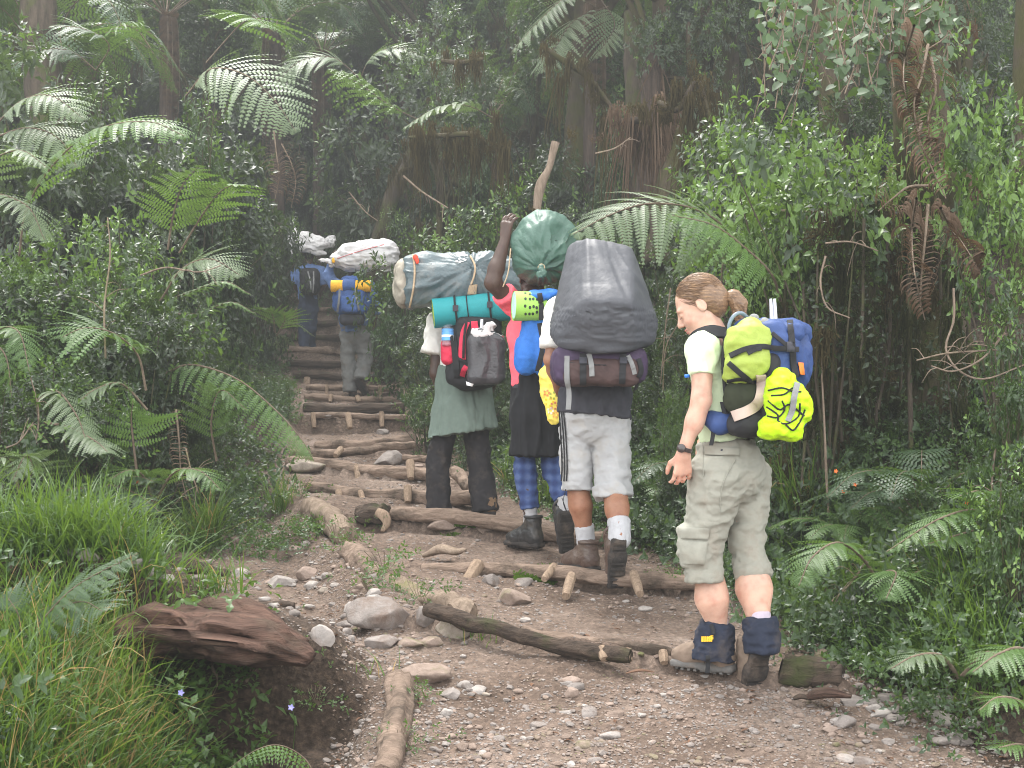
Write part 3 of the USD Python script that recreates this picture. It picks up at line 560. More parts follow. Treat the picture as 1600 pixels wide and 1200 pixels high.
SH['big3'] = make_shrub('class_far_shrub_three', 9, (1.3, 1.1, 1.6), 520, 7, 0.12, LEAF['gloss'], 0.2, lobes=12)
TR = {'a': make_tree('class_tree_one', 21, 8.0, (2.2, 2.0, 2.2), LEAF['dark'], 0.15, 700),
      'b': make_tree('class_tree_two', 22, 9.0, (2.0, 2.0, 2.9), LEAF['gloss'], 0.15, 800, moss=6),
      'c': make_tree('class_tree_three', 23, 7.0, (2.4, 2.2, 1.9), LEAF['grey'], 0.14, 700, moss=9, young=0.12),
      'd': make_tree('class_tree_four', 24, 10.0, (1.9, 1.9, 3.4), LEAF['dark'], 0.16, 800, moss=3)}
TF = {'a': make_treefern('class_tree_fern_one', 31, 3.6, 12, 2.3), 'b': make_treefern('class_tree_fern_two', 32, 5.2, 13, 2.5, dead=9), 'c': make_treefern('class_tree_fern_three', 33, 2.2, 10, 1.9, LEAF['fern'], dead=3)}
FERN = {}
def make_lowfern(name, seed, leaf, nf=9, l=0.7, w=0.17):
    rng = np.random.default_rng(seed); cls = proto(name); cp = str(cls.GetPath())
    for k in range(nf):
        az = k * 2.4 + rng.normal(0, .3); o = np.array([math.cos(az), math.sin(az), 0]); q = l * rng.uniform(.7, 1.15); e = rng.uniform(.45, .9)
        make_frond(cp, [(0, 0, 0), o * q * .3 + [0, 0, q * e * .55], o * q * .7 + [0, 0, q * e * .6], o * q + [0, 0, q * e * .38]], w, leaf, 16, 9, None, seed * 40 + k, .2, False, .25, rad=.005)
    return cls, l * .6
FERN['a'] = make_lowfern('class_low_fern_one', 41, LEAF['fern']); FERN['b'] = make_lowfern('class_low_fern_two', 42, LEAF['ferndark'], 10, .8, .2); FERN['c'] = make_lowfern('class_low_fern_three', 43, LEAF['fernpale'], 8, .75, .18)

def side_of(x, y):
    l, r = edges(np.array(y)); return float(l) - x, x - float(r)
def shrub(kind, px, top, d, w=1.0, label=None, group=None, base=None, name='shrub', rot=None):
    cls, h = {'shrub': SH, 'leafy_tree': TR, 'tree_fern': TF, 'fern': FERN}[name][kind]; tp = at(px, top, d); z0 = gz(tp[0], tp[1]) if base is None else at(px, base, d)[2]
    s = max(0.25, (tp[2] - z0) / h); rng = random.Random(int(px * 7 + top * 13 + d * 101))
    return copy_of(cls, name, label, {'shrub': 'shrub', 'tree_fern': 'tree fern', 'leafy_tree': 'tree', 'fern': 'fern'}[name], (tp[0], tp[1], z0 - 0.03), rng.uniform(0, 360) if rot is None else rot, (s * w, s * w, s), group)
SHRUBS = [  # kind, px, top, d, width, label
    ('dark2', 40, 385, 8.6, 1.0, 'dark shrub at the left edge under the arching pale fern frond'),
    ('gloss1', 170, 235, 9.0, .72, 'tall glossy shrub under the tip of the long arching fern frond'),
    ('small', 60, 330, 8.7, .8, 'tiny leaved bright shrub behind the fern rachis at the left edge'),
    ('gloss2', 205, 330, 9.4, .62, 'glossy shrub beneath the ladder of short fern fronds'),
    ('dark1', 252, 300, 10.2, .6, 'dark fine leaved shrub right of the short upright fern fronds'),
    ('dark2', 225, 425, 8.4, .75, 'dense shrub with pale leaf tips in the middle of the left thicket'),
    ('gloss1', 120, 480, 8.0, .9, 'leafy shrub just above the flat bright fern frond'),
    ('dark1', 30, 560, 7.3, 1.0, 'low dark shrub at the left edge over the dull drooping ferns'),
    ('gloss2', 100, 555, 7.4, .85, 'low shrub with upright bright shoots beside dull fern fronds'),
    ('dark1', 275, 475, 9.2, .75, 'dark bushy shrub left of the arching drooping frond'),
    ('grey', 300, 395, 11.0, .5, 'grey green shrub above the curled fern tips left of the steps'),
    ('small', 322, 525, 12.4, .8, 'fine leaved low bush directly left of the upper steps'),
    ('small', 325, 615, 10.0, .8, 'bright fine leaved bush behind the arching drooping frond'),
    ('small', 385, 590, 13.5, .5, 'small bush at the left ends of the upper steps'),
    ('dark2', 330, 440, 16.0, .7, 'shadowy shrub left of the topmost porter'),
    ('big3', 120, 115, 12.5, .8, 'tall shrub with shining small leaves high in the left thicket'),
    ('big1', 250, 60, 13.2, .8, 'fine leaved tall shrub beneath the pale frond at the top left'),
    ('big1', 300, 175, 13.5, .7, 'dark tall shrub under the brown ribbed fern frond'),
    ('big2', 20, 210, 12.0, .8, 'grey tall shrub at the left edge below the dark trunk'),
    ('big1', 200, 150, 14.5, .9, 'twiggy dark tall shrub between two fern fronds in the upper left'),
    ('dark2', 665, 470, 14.6, .7, 'dark shrub right of the steps under the blue tarpaulin roll'),
    ('grey', 690, 440, 12.8, .8, 'grey leaved shrub behind the teal mat'),
    ('gloss1', 665, 555, 11.6, .6, 'low shrub left of the white shirt sleeve'),
    ('dark1', 740, 520, 11.0, .8, 'shrub hidden behind the red and black backpack'),
    ('big3', 620, 330, 17.5, .55, 'misty shrub above the white sack'),
    ('grey', 600, 420, 17.0, .7, 'pale shrub behind the white sack carriers'),
    ('gloss1', 650, 270, 15.0, .6, 'pale tipped shrub above the blue tarpaulin roll'),
    ('gloss2', 730, 330, 13.5, .7, 'bright shrub with mossy twigs above the tarpaulin roll'),
    ('gloss2', 800, 270, 13.0, .6, 'leafy shrub behind the raised hand'),
    ('gloss1', 905, 250, 12.0, .6, 'leafy shrub right of the cut pale branch'),
    ('dark1', 870, 330, 11.0, .7, 'dark shrub between the green sack and the large fern frond'),
    ('gloss1', 1000, 210, 12.5, .5, 'sparse shrub below the shaggy brown trunk'),
    ('dark2', 1080, 290, 10.2, .6, 'dark glossy shrub just above the fern over the grey pack'),
    ('dark1', 960, 440, 9.2, .8, 'dark shrub right behind the grey rain cover'),
    ('dark1', 1060, 440, 9.2, .7, 'dark shrub behind the head of the woman'),
    ('small', 1040, 560, 7.9, .6, 'herby bush between the grey pack and the woman'),
    ('grey', 1060, 640, 7.6, .5, 'pale leaved low bush behind the hand with the watch'),
    ('over2', 1165, 262, 7.6, .6, 'bright glossy shrub over the green fern on the right'),
    ('over1', 1285, 125, 6.9, .62, 'largest glossy shrub on the right, crowned with bright shoots'),
    ('over2', 1365, 185, 7.3, .55, 'glossy shrub touching the brown dead fronds from the left'),
    ('over1', 1238, 300, 7.1, .45, 'glossy shrub above the blue pack lid'),
    ('dark2', 1185, 430, 8.2, .5, 'dark shrub right behind the ponytail'),
    ('over1', 1560, 60, 6.3, .5, 'shrub with large leaves in the upper right corner'),
    ('over2', 1575, 240, 6.1, .5, 'shrub with pale leaves at the right edge, midway up'),
    ('gloss2', 1580, 440, 5.6, .5, 'leafy shrub at the right edge above the twigs'),
    ('gloss1', 1590, 590, 4.7, .5, 'near shrub with upright leaf whorls at the right edge'),
    ('big2', 60, 40, 11.5, .7, 'high shrub in front of the wide dark trunk'), ('big1', 175, 70, 12.0, .65, 'high dark shrub left of the lone flat frond'), ('big3', 300, 130, 12.5, .5, 'high glossy shrub beneath the stalk of the lone flat frond'), ('big1', 400, 230, 17.5, .5, 'dark misty shrub right of the brown ribbed frond'), ('big2', 440, 330, 22.0, .6, 'misty shrub above the topmost white sack'), ('big1', 560, 250, 24.0, .8, 'dark misty bush at the head of the path'), ('big1', 480, 260, 28.0, 1.0, 'farthest dark bush at the head of the path'),
    ('big2', 640, 90, 20.0, .7, 'pale shrub behind the moss laden branch'), ('big1', 860, 150, 17.0, .7, 'tall dark shrub behind the pale cut branch'), ('big3', 960, 170, 15.5, .5, 'leafy shrub before the dark straight trunk'), ('big2', 1080, 130, 13.0, .5, 'grey leafed shrub right of the shaggy reddish trunk'), ('big3', 740, 180, 17.0, .6, 'leafy shrub beneath the pale frond at the top centre'),
    ('big1', 1180, 60, 10.5, .6, 'dark tall shrub left of the curtain of round vine leaves'),
    ('big3', 1480, 20, 9.0, .5, 'tall shrub behind the brown dead fronds'),
]
for k_, px_, top_, d_, w_, lab_ in SHRUBS:
    shrub(k_, px_, top_, d_, w_, lab_)
TREES = [
    ('c', 690, 40, 17.0, .7, 'pale leaved mossy tree at the top centre'), ('b', 820, -60, 18.5, .7, 'mossy tree behind the raised hand and green sack'), ('c', 1080, -40, 14.5, .7, 'moss hung tree right of the shaggy brown trunk'),
    ('a', 330, -120, 20.0, .8, 'dark tree behind the pale frond at the upper left'), ('d', 100, -200, 17.0, .7, 'dark tree rising at the upper left corner'), ('b', 960, -120, 21.0, .8, 'hazy tree behind the shaggy brown trunk'),
    ('a', 560, -60, 26.0, .9, 'misty tree standing over the head of the path'), ('d', 1300, -150, 13.0, .6, 'dark tree behind the curtain of vine leaves'), ('c', 1500, -120, 11.0, .6, 'tree crowning the upper right corner'),
    ('a', 1200, -100, 17.0, .7, 'shadowy tree left of the vine curtain'),
]
for k_, px_, top_, d_, w_, lab_ in TREES:
    shrub(k_, px_, top_, d_, w_, lab_, name='leafy_tree')
TFERNS = [
    ('b', 505, 85, 25.0, .9, 'tree fern with a skirt of dead fronds above the topmost porter'), ('a', 640, 60, 24.0, .9, 'misty tree fern at the top centre left'), ('b', 920, 0, 17.0, .8, 'tree fern with large pale drooping fronds at the top centre'),
    ('a', 90, 110, 15.0, .9, 'tree fern with dark flat fronds in the upper left corner'), ('b', 440, 50, 22.0, .9, 'tree fern behind the brown ribbed frond'), ('a', 780, 180, 19.0, .8, 'tree fern with pale fronds between the mossy trees'),
    ('c', 480, 320, 29.0, 1.0, 'low fern in the mist behind the topmost white sack'), ('b', 250, 20, 19.0, .9, 'tree fern rising over the left thicket'),
]
for k_, px_, top_, d_, w_, lab_ in TFERNS:
    shrub(k_, px_, top_, d_, w_, lab_, name='tree_fern')
for k, (kk, x, y, s_, lab) in enumerate([('d', 3.6, 8.6, .95, 'tall dark tree whose crown roofs the hollow on the right'), ('a', 4.6, 6.6, 1.05, 'tree just outside the right edge shading the bank'), ('d', 3.1, 11.5, .95, 'tall tree between the hollow and the moss hung trunk'), ('a', -5.2, 9.0, 1.1, 'tall tree shading the left thicket'), ('d', -8.0, 17.0, 1.0, 'slender tree deep in the left thicket')]):
    copy_of(TR[kk][0], 'leafy_tree', lab, 'tree', (x, y, gz(x, y) - .1), k * 63, (s_, s_, s_))
# the rest of the forest, thing by thing on the slopes
rng = np.random.default_rng(7)
def blocked(x, y):
    """Ground kept open: the path, the wash and the view onto them."""
    u, v = side_of(x, y)
    if u < 0.9 and v < 0.9: return True
    if 4 < y < 9.2 and 0 < u < 3.6 and x > -0.36 * y - 0.3: return True
    return False
ADJ = {'big1': 'dark leaved', 'big2': 'grey leaved', 'big3': 'glossy bright', 'dark2': 'small leaved'}; ADJT = {'a': 'dark round crowned', 'b': 'glossy leaved', 'c': 'moss hung grey', 'd': 'tall slender'}
n_s = n_t = n_f = 0
for y in np.concatenate([np.arange(9.5, 22, 1.3), np.arange(22, 40, 2.3)]):
    for x in np.arange(-0.5 * y - 2, 0.5 * y + 2, 1.55 + y * 0.03):
        xx, yy = x + rng.uniform(-.6, .6), y + rng.uniform(-.6, .6); u, v = side_of(xx, yy)
        if blocked(xx, yy) or (u > 0 and u < 1.9) or (v > 0 and v < 1.5): continue
        side = 'left' if u > 0 else 'right'; far = yy > 22
        if rng.random() < 0.7:
            k = rng.choice(['big1', 'big2', 'big3', 'dark2'], p=[.45, .2, .2, .15]); s = rng.uniform(.6, 1.0) * (1 if yy < 22 else 1.35) * (0.75 if max(u, v) < 2.5 else 1.0)
            copy_of(SH[k][0], 'shrub', f"{ADJ[k]} shrub in the {'misty far' if far else 'dense'} thicket on the slope {side} of the steps", 'shrub', (xx, yy, gz(xx, yy) - .1), rng.uniform(0, 360), (s, s, s * rng.uniform(.8, 1.3)), f"{ADJ[k]} {'far' if far else 'nearer'} thicket shrubs {side} of the steps")
            n_s += 1
for y in np.arange(15, 58, 3.0):
    for x in np.arange(-0.5 * y - 3, 0.5 * y + 3, 3.2):
        xx, yy = x + rng.uniform(-1.3, 1.3), y + rng.uniform(-1.3, 1.3); u, v = side_of(xx, yy)
        if max(u, v) < 2.2: continue
        side = 'left' if u > 0 else 'right'; q = rng.random()
        if q < 0.22:
            k = rng.choice(['a', 'b']); s = rng.uniform(.8, 1.25)
            copy_of(TF[k][0], 'tree_fern', f'tree fern among the trees on the slope {side} of the steps', 'tree fern', (xx, yy, gz(xx, yy) - .1), rng.uniform(0, 360), (s, s, s), f'tree ferns on the slope {side} of the steps'); n_f += 1
        elif q < 0.8:
            k = rng.choice(['a', 'b', 'c', 'd']); s = rng.uniform(.75, 1.3)
            copy_of(TR[k][0], 'leafy_tree', f"{ADJT[k]} tree in the {'misty far' if yy > 30 else 'dense'} forest on the slope {side} of the steps", 'tree', (xx, yy, gz(xx, yy) - .1), rng.uniform(0, 360), (s, s, s), f"{ADJT[k]} {'far' if yy > 30 else 'nearer'} forest trees {side} of the steps"); n_t += 1
# the wooded hillside behind, one mass
m_ = 900; hy = 27 + 45 * rng.random(m_) ** 1.3; hx = rng.uniform(-.55, .5, m_) * hy; hs = rng.uniform(.9, 1.9, m_); pi = UsdGeom.PointInstancer.Define(stage, '/World/distant_thicket'); rel = pi.CreatePrototypesRel()
for q, k in enumerate(('big1', 'big2', 'big3')):
    x_ = UsdGeom.Xform.Define(stage, f'/World/distant_thicket/kinds/shrub_{q:03d}'); x_.GetPrim().GetReferences().AddInternalReference(SH[k][0].GetPath()); rel.AddTarget(x_.GetPath())
pi.CreatePositionsAttr(Vt.Vec3fArray.FromNumpy(np.stack([hx, hy, ground(hx, hy) - .1], 1).astype(np.float32))); pi.CreateProtoIndicesAttr(Vt.IntArray.FromNumpy(rng.integers(0, 3, m_).astype(np.int32)))
az = rng.uniform(0, 3.14, m_); pi.CreateOrientationsAttr(Vt.QuathArray([Gf.Quath(float(math.cos(a)), 0, 0, float(math.sin(a))) for a in az])); pi.CreateScalesAttr(Vt.Vec3fArray.FromNumpy(np.stack([hs, hs, hs * 1.2], 1).astype(np.float32)))
tag(pi, 'wooded hillside fading in the mist behind the path', 'forest', kind='stuff')
print('scatter', n_s, n_t, n_f)
# ------------------------------------------------------------------ where a pixel's line of sight meets the ground
def hit(px, py, lo=3.0, hi=40):
    d = np.geomspace(lo, hi, 900); a = at(px, py, 1.0) - [0, 0, CAMZ]
    p = a[None] * d[:, None] + [0, 0, CAMZ]; g = ground(p[:, 0], p[:, 1]); k = np.argmax(p[:, 2] < g)
    return np.array([p[k, 0], p[k, 1], g[k]])
def instancer(name, protos, pos, idx, quat, scale, label=None, cat=None):
    pi = UsdGeom.PointInstancer.Define(stage, numbered('/World', name)); base = str(pi.GetPath())
    for q, (nm, m, material, smooth) in enumerate(protos):
        obj(nm, m, material, base + '/kinds', smooth=smooth)
    rel = pi.CreatePrototypesRel()
    for ch in stage.GetPrimAtPath(base + '/kinds').GetChildren(): rel.AddTarget(ch.GetPath())
    pi.CreatePositionsAttr(Vt.Vec3fArray.FromNumpy(np.asarray(pos, np.float32))); pi.CreateProtoIndicesAttr(Vt.IntArray.FromNumpy(np.asarray(idx, np.int32)))
    q = np.asarray(quat, np.float32); pi.CreateOrientationsAttr(Vt.QuathArray([Gf.Quath(float(a[0]), float(a[1]), float(a[2]), float(a[3])) for a in q]))
    pi.CreateScalesAttr(Vt.Vec3fArray.FromNumpy(np.asarray(scale, np.float32)))
    return tag(pi, label, cat, kind='stuff')
def rand_quat(rng, n, full=True):
    if full: return unit(rng.normal(size=(n, 4)))
    a = rng.uniform(0, np.pi, n); return np.stack([np.cos(a), 0 * a, 0 * a, np.sin(a)], 1)
rng = np.random.default_rng(11)

# gravel and crumbs of earth on the path, one countless mass
def spread_path(n, ymin, ymax, power=1.0, wide=0.25):
    y = ymin * (ymax / ymin) ** (rng.random(n) ** power); l, r = edges(y)
    gm = (y > 4.8) & (y < 9) & (rng.random(n) < 0.5); x = np.where(gm, rng.uniform(l - 1.9, l + .1), rng.uniform(l - wide, r + wide)); return x, y
stones = [(f'pebble', rock(200 + k, (1, .85, .6), 1, .3), ROCKS[k % 3], 30) for k in range(6)]
x, y = spread_path(60000, 3.4, 20, 1.9)
s = 0.0035 + 0.0115 * rng.beta(1.0, 5, len(x)) + 0.012 * (rng.random(len(x)) < .03)
dens = meshkit.fbm(np.stack([x * 1.5, y * 1.5, 0 * x], 1), 3, 4); k = rng.random(len(x)) < (0.25 + 1.5 * np.clip(dens - .36, 0, 1) * 2 + .35 * (y < 5.2)); x, y, s = x[k], y[k], s[k]
instancer('gravel', stones, np.stack([x, y, ground(x, y) + s * .15], 1), rng.choice(6, len(x), p=[.3, .06, .3, .2, .03, .11]), rand_quat(rng, len(x), False), np.stack([s * rng.uniform(.8, 1.3, len(x)), s, s], 1), 'fine grey and brown gravel strewn over the earth path', 'gravel')
# leaf litter
lit = [('dead_leaf', (leaf_t(.5, .2, .25, 2)[0] * sc, leaf_t(.5, .2, .25, 2)[1]), LEAF['litter'], False) for sc in (1, .8, 1.2)]
x, y = spread_path(1500, 3.6, 24, 1.2, 0.7); s = rng.uniform(.012, .034, len(x))
instancer('leaf_litter', lit, np.stack([x, y, ground(x, y) + .006], 1), rng.integers(0, 3, len(x)), rand_quat(rng, len(x), False), np.stack([s, s * .9, s], 1), 'small dry brown leaves scattered on the path', 'leaves')

# ground cover: small herbs on both banks
def herb_clump(seed, n, length, h, lt=LT1B):
    r_ = np.random.default_rng(seed); c = np.stack([r_.normal(0, .1, n), r_.normal(0, .1, n), r_.uniform(.02, h, n)], 1); ax = unit(np.stack([c[:, 0] * 5, c[:, 1] * 5, np.full(n, .8)], 1) + r_.normal(0, .3, (n, 3)))
    P, X, N, L = rosettes(r_, c, ax, 5, length, (35, 85)); return place_many(*lt, P, X, N, L)
hl = heart_t()
herbs = [('herb', herb_clump(300, 16, .042, .16), LEAF['herb'], False), ('herb', herb_clump(301, 20, .03, .12), LEAF['herb'], False), ('herb', herb_clump(302, 20, .033, .19), LEAF['gloss'], False),
         ('herb', herb_clump(303, 16, .036, .22, (hl[0] * [1, .8, 1], hl[1])), LEAF['vine'], False), ('herb', herb_clump(304, 16, .038, .18), LEAF['dark'], False)]
X_, Y_ = [], []
for n, a, b, lo, hi, sd in ((3600, 4.3, 13, .06, 2.4, 'r'), (1300, 7.6, 15, .1, 3.0, 'l'), (700, 13, 27, .1, 1.6, 'r'), (700, 14, 27, .1, 1.6, 'l'), (260, 2.8, 4.8, .5, 2.5, 'l'), (300, 5.4, 8.5, 1.25, 3.3, 'l')):
    y = rng.uniform(a, b, n); l, r = edges(y); u = lo + (hi - lo) * rng.random(n) ** 1.1; x = r + u if sd == 'r' else l - u
    k = meshkit.fbm(np.stack([x * 1.3, y * 1.3, 0 * x], 1), 3, 14) + .25 * np.clip(u, 0, 1) > rng.uniform(.38, .66, n); X_.append(x[k]); Y_.append(y[k])
x, y = np.concatenate(X_), np.concatenate(Y_); s = rng.uniform(.6, 1.25, len(x)); kind = np.clip((meshkit.fbm(np.stack([x * .9, y * .9, 0 * x + 3], 1), 2, 15) * 7 - 1 + rng.normal(0, .8, len(x))).astype(int), 0, 4)
instancer('ground_cover', herbs, np.stack([x, y, ground(x, y) - .02], 1), kind, rand_quat(rng, len(x), False), np.stack([s, s, s * rng.uniform(.8, 1.3, len(x))], 1), 'low green herbs covering the banks beside the path', 'herbs')
# small herb clumps and moss on the path's edges: things
HERB_PX = [(600, 905, 1.0, 'dense little leaved herb clump growing over the border log'), (575, 925, .8, 'lower part of small leaved herbs hanging under the border log'), (660, 948, .8, 'bright herb clump at the head of the split weathered log'), (520, 850, 1.0, 'green herbs hanging down the eroded path edge'), (545, 870, .9, 'herb tuft under the curved border log'),
           (470, 780, 1.0, 'spreading herb clump on the left end of the red pack porter\'s step'), (500, 830, .8, 'small fern like herb on the eroded edge'), (600, 826, .6, 'herbs beneath the thick log end by the wood chip'), (1045, 915, .7, 'herb patch right of the raised brown sole'), (990, 855, .9, 'herb clump at the black boots\' path edge'),
           (640, 1175, .6, 'herb sprig at the foot of the stump like border log'), (655, 1098, .5, 'tiny weed among gravel by the border log'), (385, 1085, 1.0, 'leafy plant hanging in the dark hollow'), (330, 1105, .9, 'low leafy plant at the left wall of the hollow'), (440, 1070, .7, 'small plant under the tip of the rotten log'), (300, 1160, .9, 'herbs at the foot of the grass beside the hollow'), (500, 1110, .6, 'weed on the right lip of the hollow'), (745, 770, .8, 'weed cluster by the slanting log on the right edge'), (1480, 1080, .8, 'bright herbs at the lower right path edge'), (1290, 1000, .7, 'creeping herbs behind the brown stone at the right edge')]
for k, (px, py, s, lab) in enumerate(HERB_PX):
    h = hit(px, py); t = thing('herb_clump', lab, 'herb', h, rotz=k * 77, scale=(s, s, s)); obj('stem', cat_([tube(bez([(0, 0, 0), (q, .03, .08), (q * 2, .05 * q, .14)], 4), .002, 3, False) for q in np.linspace(-.05, .05, 7)]), TWIG, t); obj('foliage', herb_clump(330 + k, 34, .03, .15), LEAF['herb'], t, smooth=False)
def moss_cushion(lab, a, b, hgt, seed):
    r_ = np.random.default_rng(seed); n = 1500; t = r_.random(n); p = np.asarray(a) + (np.asarray(b) - a) * t[:, None] + np.stack([np.zeros(n), r_.uniform(-.05, .03, n), np.zeros(n)], 1)
    k = noise3(p, 6, seed) > -.04; p = p[k]; n = len(p); p[:, 2] = ground(p[:, 0], p[:, 1]) + r_.uniform(-.01, hgt, n) * (p[:, 1] - p[:, 1].min()) / .1
    ax = unit(r_.normal(size=(n, 3)) * [1, .6, .6] + [0, -.5, .7]); u, _ = rot_to(ax); th = thing('moss_patch', lab, 'moss', a)
    v, f = place_many(*leaf_t(.45), p, ax, u, r_.uniform(.012, .026, n)); obj('cushion', (v - np.asarray(a), f), LEAF['mossgreen'], th, smooth=False)
moss_cushion('bright green moss below the pale step log between the stakes', hit(752, 906), hit(868, 912), .05, 1)
moss_cushion('moss strip under the step log at the porter\'s black trousers', hit(690, 822), hit(760, 828), .04, 2)
moss_cushion('moss on the front of the log by the woman\'s leading boot', hit(900, 1010), hit(965, 1022), .03, 3)

# ------------------------------------------------------------------ grass
def grass_mesh(r_, x, y, z, length, width, lean=0.55, seg=5):
    n = len(x); az = r_.uniform(0, 2 * np.pi, n); o = np.stack([np.cos(az), np.sin(az), 0 * az], 1); sd = np.stack([-np.sin(az), np.cos(az), 0 * az], 1)
    sd = unit(sd + r_.normal(0, .35, (n, 3))); L = length * r_.uniform(.5, 1.2, n); th0 = r_.uniform(.05, lean, n); bend = r_.gamma(2.2, .62, n)
    p = np.stack([x, y, z], 1); V = []; th = th0.copy(); w = width * r_.uniform(.6, 1.3, n)
    for k in range(seg + 1):
        ww = (w * (1 - (k / seg) ** 1.6) * (0.75 if k == 0 else 1))[:, None] / 2; V += [p - sd * ww, p + sd * ww]
        p = p + (o * np.sin(th)[:, None] + np.array([0, 0, 1.0]) * np.cos(th)[:, None]) * (L / seg)[:, None]; th = np.minimum(th + bend / seg * (0.5 + k / seg), 2.5)
    V = np.stack(V, 1); k = np.arange(seg) * 2; f = np.vstack([np.stack([k, k + 1, k + 3], 1), np.stack([k, k + 3, k + 2], 1)])
    return V.reshape(-1, 3), (f[None] + (np.arange(n) * V.shape[1])[:, None, None]).reshape(-1, 3)
def grass_patch(name, n, region, length, width, label, leaf='grass', clump=0.07, seed=0, lean=.95):
    r_ = np.random.default_rng(seed); px, py = r_.uniform(region[0], region[1], n // 14), r_.uniform(region[2], region[3], n // 14)
    h = np.array([hit(a, b, 2.6) for a, b in zip(px, py)]); k = r_.integers(0, len(h), n); x, y = h[k, 0] + r_.normal(0, clump, n), h[k, 1] + r_.normal(0, clump, n); l, r = edges(y)
    ok = (x < l - np.where(y < 4.75, .72, .3)) | (x > r + .15); x, y = x[ok], y[ok]
    return obj(name, grass_mesh(r_, x, y, ground(x, y) - .01, length, width, lean), LEAF[leaf], None, smooth=False, label=label, cat='grass', kind='stuff')
grass_patch('long_grass', 3000, (-60, 250, 985, 1300), .34, .0085, 'long arching green grass on the bank at the lower left', seed=1)
grass_patch('dry_grass', 600, (-60, 250, 985, 1300), .36, .0055, 'dry straw blades among the long grass at the lower left', 'straw', seed=2, lean=1.0)
grass_patch('far_grass', 2600, (-40, 250, 815, 885), .34, .009, 'yellow green grass along the foot of the left thicket', seed=3, clump=.12)
grass_patch('bank_grass', 2600, (1200, 1600, 800, 1080), .32, .008, 'grass blades among herbs on the right bank', seed=4, clump=.07)
def tuft(px, py, n, L, w, lab, seed, leaf='grass', lean=.6, sp=.05):
    h = hit(px, py); r_ = np.random.default_rng(seed); t = thing('grass_tuft', lab, 'grass tuft', h); m = n
    for q in range(1):
        x, y = r_.normal(0, sp, m), r_.normal(0, sp, m); obj('blades', grass_mesh(r_, x, y, 0 * x - .01, L, w, lean), LEAF[leaf], t, smooth=False)
    obj('dry_blades', grass_mesh(r_, r_.normal(0, sp, m // 7), r_.normal(0, sp, m // 7), np.zeros(m // 7), L * .9, w * .7, lean + .3), LEAF['straw'], t, smooth=False)
for k, a in enumerate([(322, 858, 170, .52, .013, 'large fountain of grass beside the dark flat log'), (440, 800, 90, .36, .009, 'feathery grass tuft at the left edge of the path bend'), (1255, 830, 150, .55, .012, 'tall grass tuft on the bank right of the woman\'s cuffs'), (1500, 950, 120, .42, .009, 'grass tuft behind the lowest fern on the right bank'), (745, 1000, 34, .12, .006, 'small grass tuft growing on the split weathered log'),
                     (578, 1062, 14, .16, .006, 'thin grass sprig standing in the wash'), (335, 925, 60, .22, .007, 'small grass tuft on the stones of the wash'), (860, 790, 110, .4, .01, 'grass behind the blue jeans'), (150, 840, 90, .5, .011, 'bright grass tuft at the left end of the dark flat log'), (800, 760, 90, .36, .01, 'grass fringe between black trousers and blue jeans')]):
    tuft(*a, seed=400 + k)

# ------------------------------------------------------------------ ferns placed one by one
def fern(label, fronds, leaf, name='fern', width=.3, n=18, pin=16, base=None, **kw):
    if kw.get('grounded'):
        sh_ = hit(*fronds[0][0][:2])[1] - fronds[0][0][2] - .12; fronds = [[(a, b, c + sh_) for a, b, c in fr] for fr in fronds]
    o = at(*(base or fronds[0][0])); t = thing(name, label, 'fern', o)
    for k, pts in enumerate(fronds):
        make_frond(t, [at(*p) - o for p in pts], width, LEAF[leaf], n, pin, kw.get('normal'), int(o[0] * 31 + o[2] * 17 + k) & 255, kw.get('bare', .18), True, kw.get('droop', .3), kw.get('curl', 0.), None, kw.get('angle', 62), kw.get('rad', .009), kw.get('shape', .6), kw.get('combw'), kw.get('lift', .08))
    return t
fern('big tree fern frond arching over the left thicket with a drooping pale tip', [[(30, 400, 8.3), (42, 325, 8.1), (85, 255, 7.9), (150, 203, 7.7), (230, 190, 7.5), (288, 212, 7.4)]], 'fern', width=.46, n=21, bare=.2, normal=(.25, -.5, .8))
fern('two fronds hanging out of the left edge, level with the topmost porter', [[(-40, 330, 8.0), (-20, 260, 7.9), (30, 235, 7.7), (75, 262, 7.6)], [(-60, 330, 8.0), (-30, 300, 7.8), (40, 320, 7.6), (70, 375, 7.5)]], 'fernpale', width=.3)
fern('ladder of short upright fern fronds right of the long arching frond', [[(262, 390, 9.0), (270, 340, 8.9), (285, 290, 8.7), (312, 258, 8.5)], [(280, 395, 9.1), (320, 330, 8.9), (350, 295, 8.7), (384, 288, 8.6)]], 'fern', width=.34, n=13)
fern('drooping fern frond with a brown rib high on the left of the gap', [[(290, 150, 11.2), (330, 108, 11.0), (385, 118, 10.8), (430, 158, 10.6), (462, 205, 10.5)]], 'fernpale', width=.56, n=18, bare=.08, normal=(-.2, -.55, .8))
fern('lone flat frond on a dark bare stalk at the top left', [[(322, 98, 13.0), (350, 66, 12.9), (374, 40, 12.8), (395, 28, 12.6), (418, 42, 12.4)]], 'fern', width=.66, n=12, bare=.45, angle=75)
fern('small flat frond with dark comb teeth beneath the lone flat frond', [[(235, 75, 13.5), (215, 48, 13.4), (190, 40, 13.2), (165, 52, 13.1)]], 'fern', width=.55, n=12, bare=.1)
fern('flat bright fern frond at mid height in the left thicket', [[(228, 610, 7.6), (215, 555, 7.5), (180, 522, 7.3), (135, 512, 7.2), (98, 526, 7.1)]], 'fern', width=.42, n=13, bare=.25, normal=(0, -.5, .85))
fern('upright yellow green fern with level leaflets low in the left thicket', [[(213, 735, 7.3), (208, 690, 7.25), (205, 655, 7.2), (208, 625, 7.1)]], 'fern', width=.28, n=9, bare=.25, angle=82, shape=.85, normal=(0, -.8, .5))
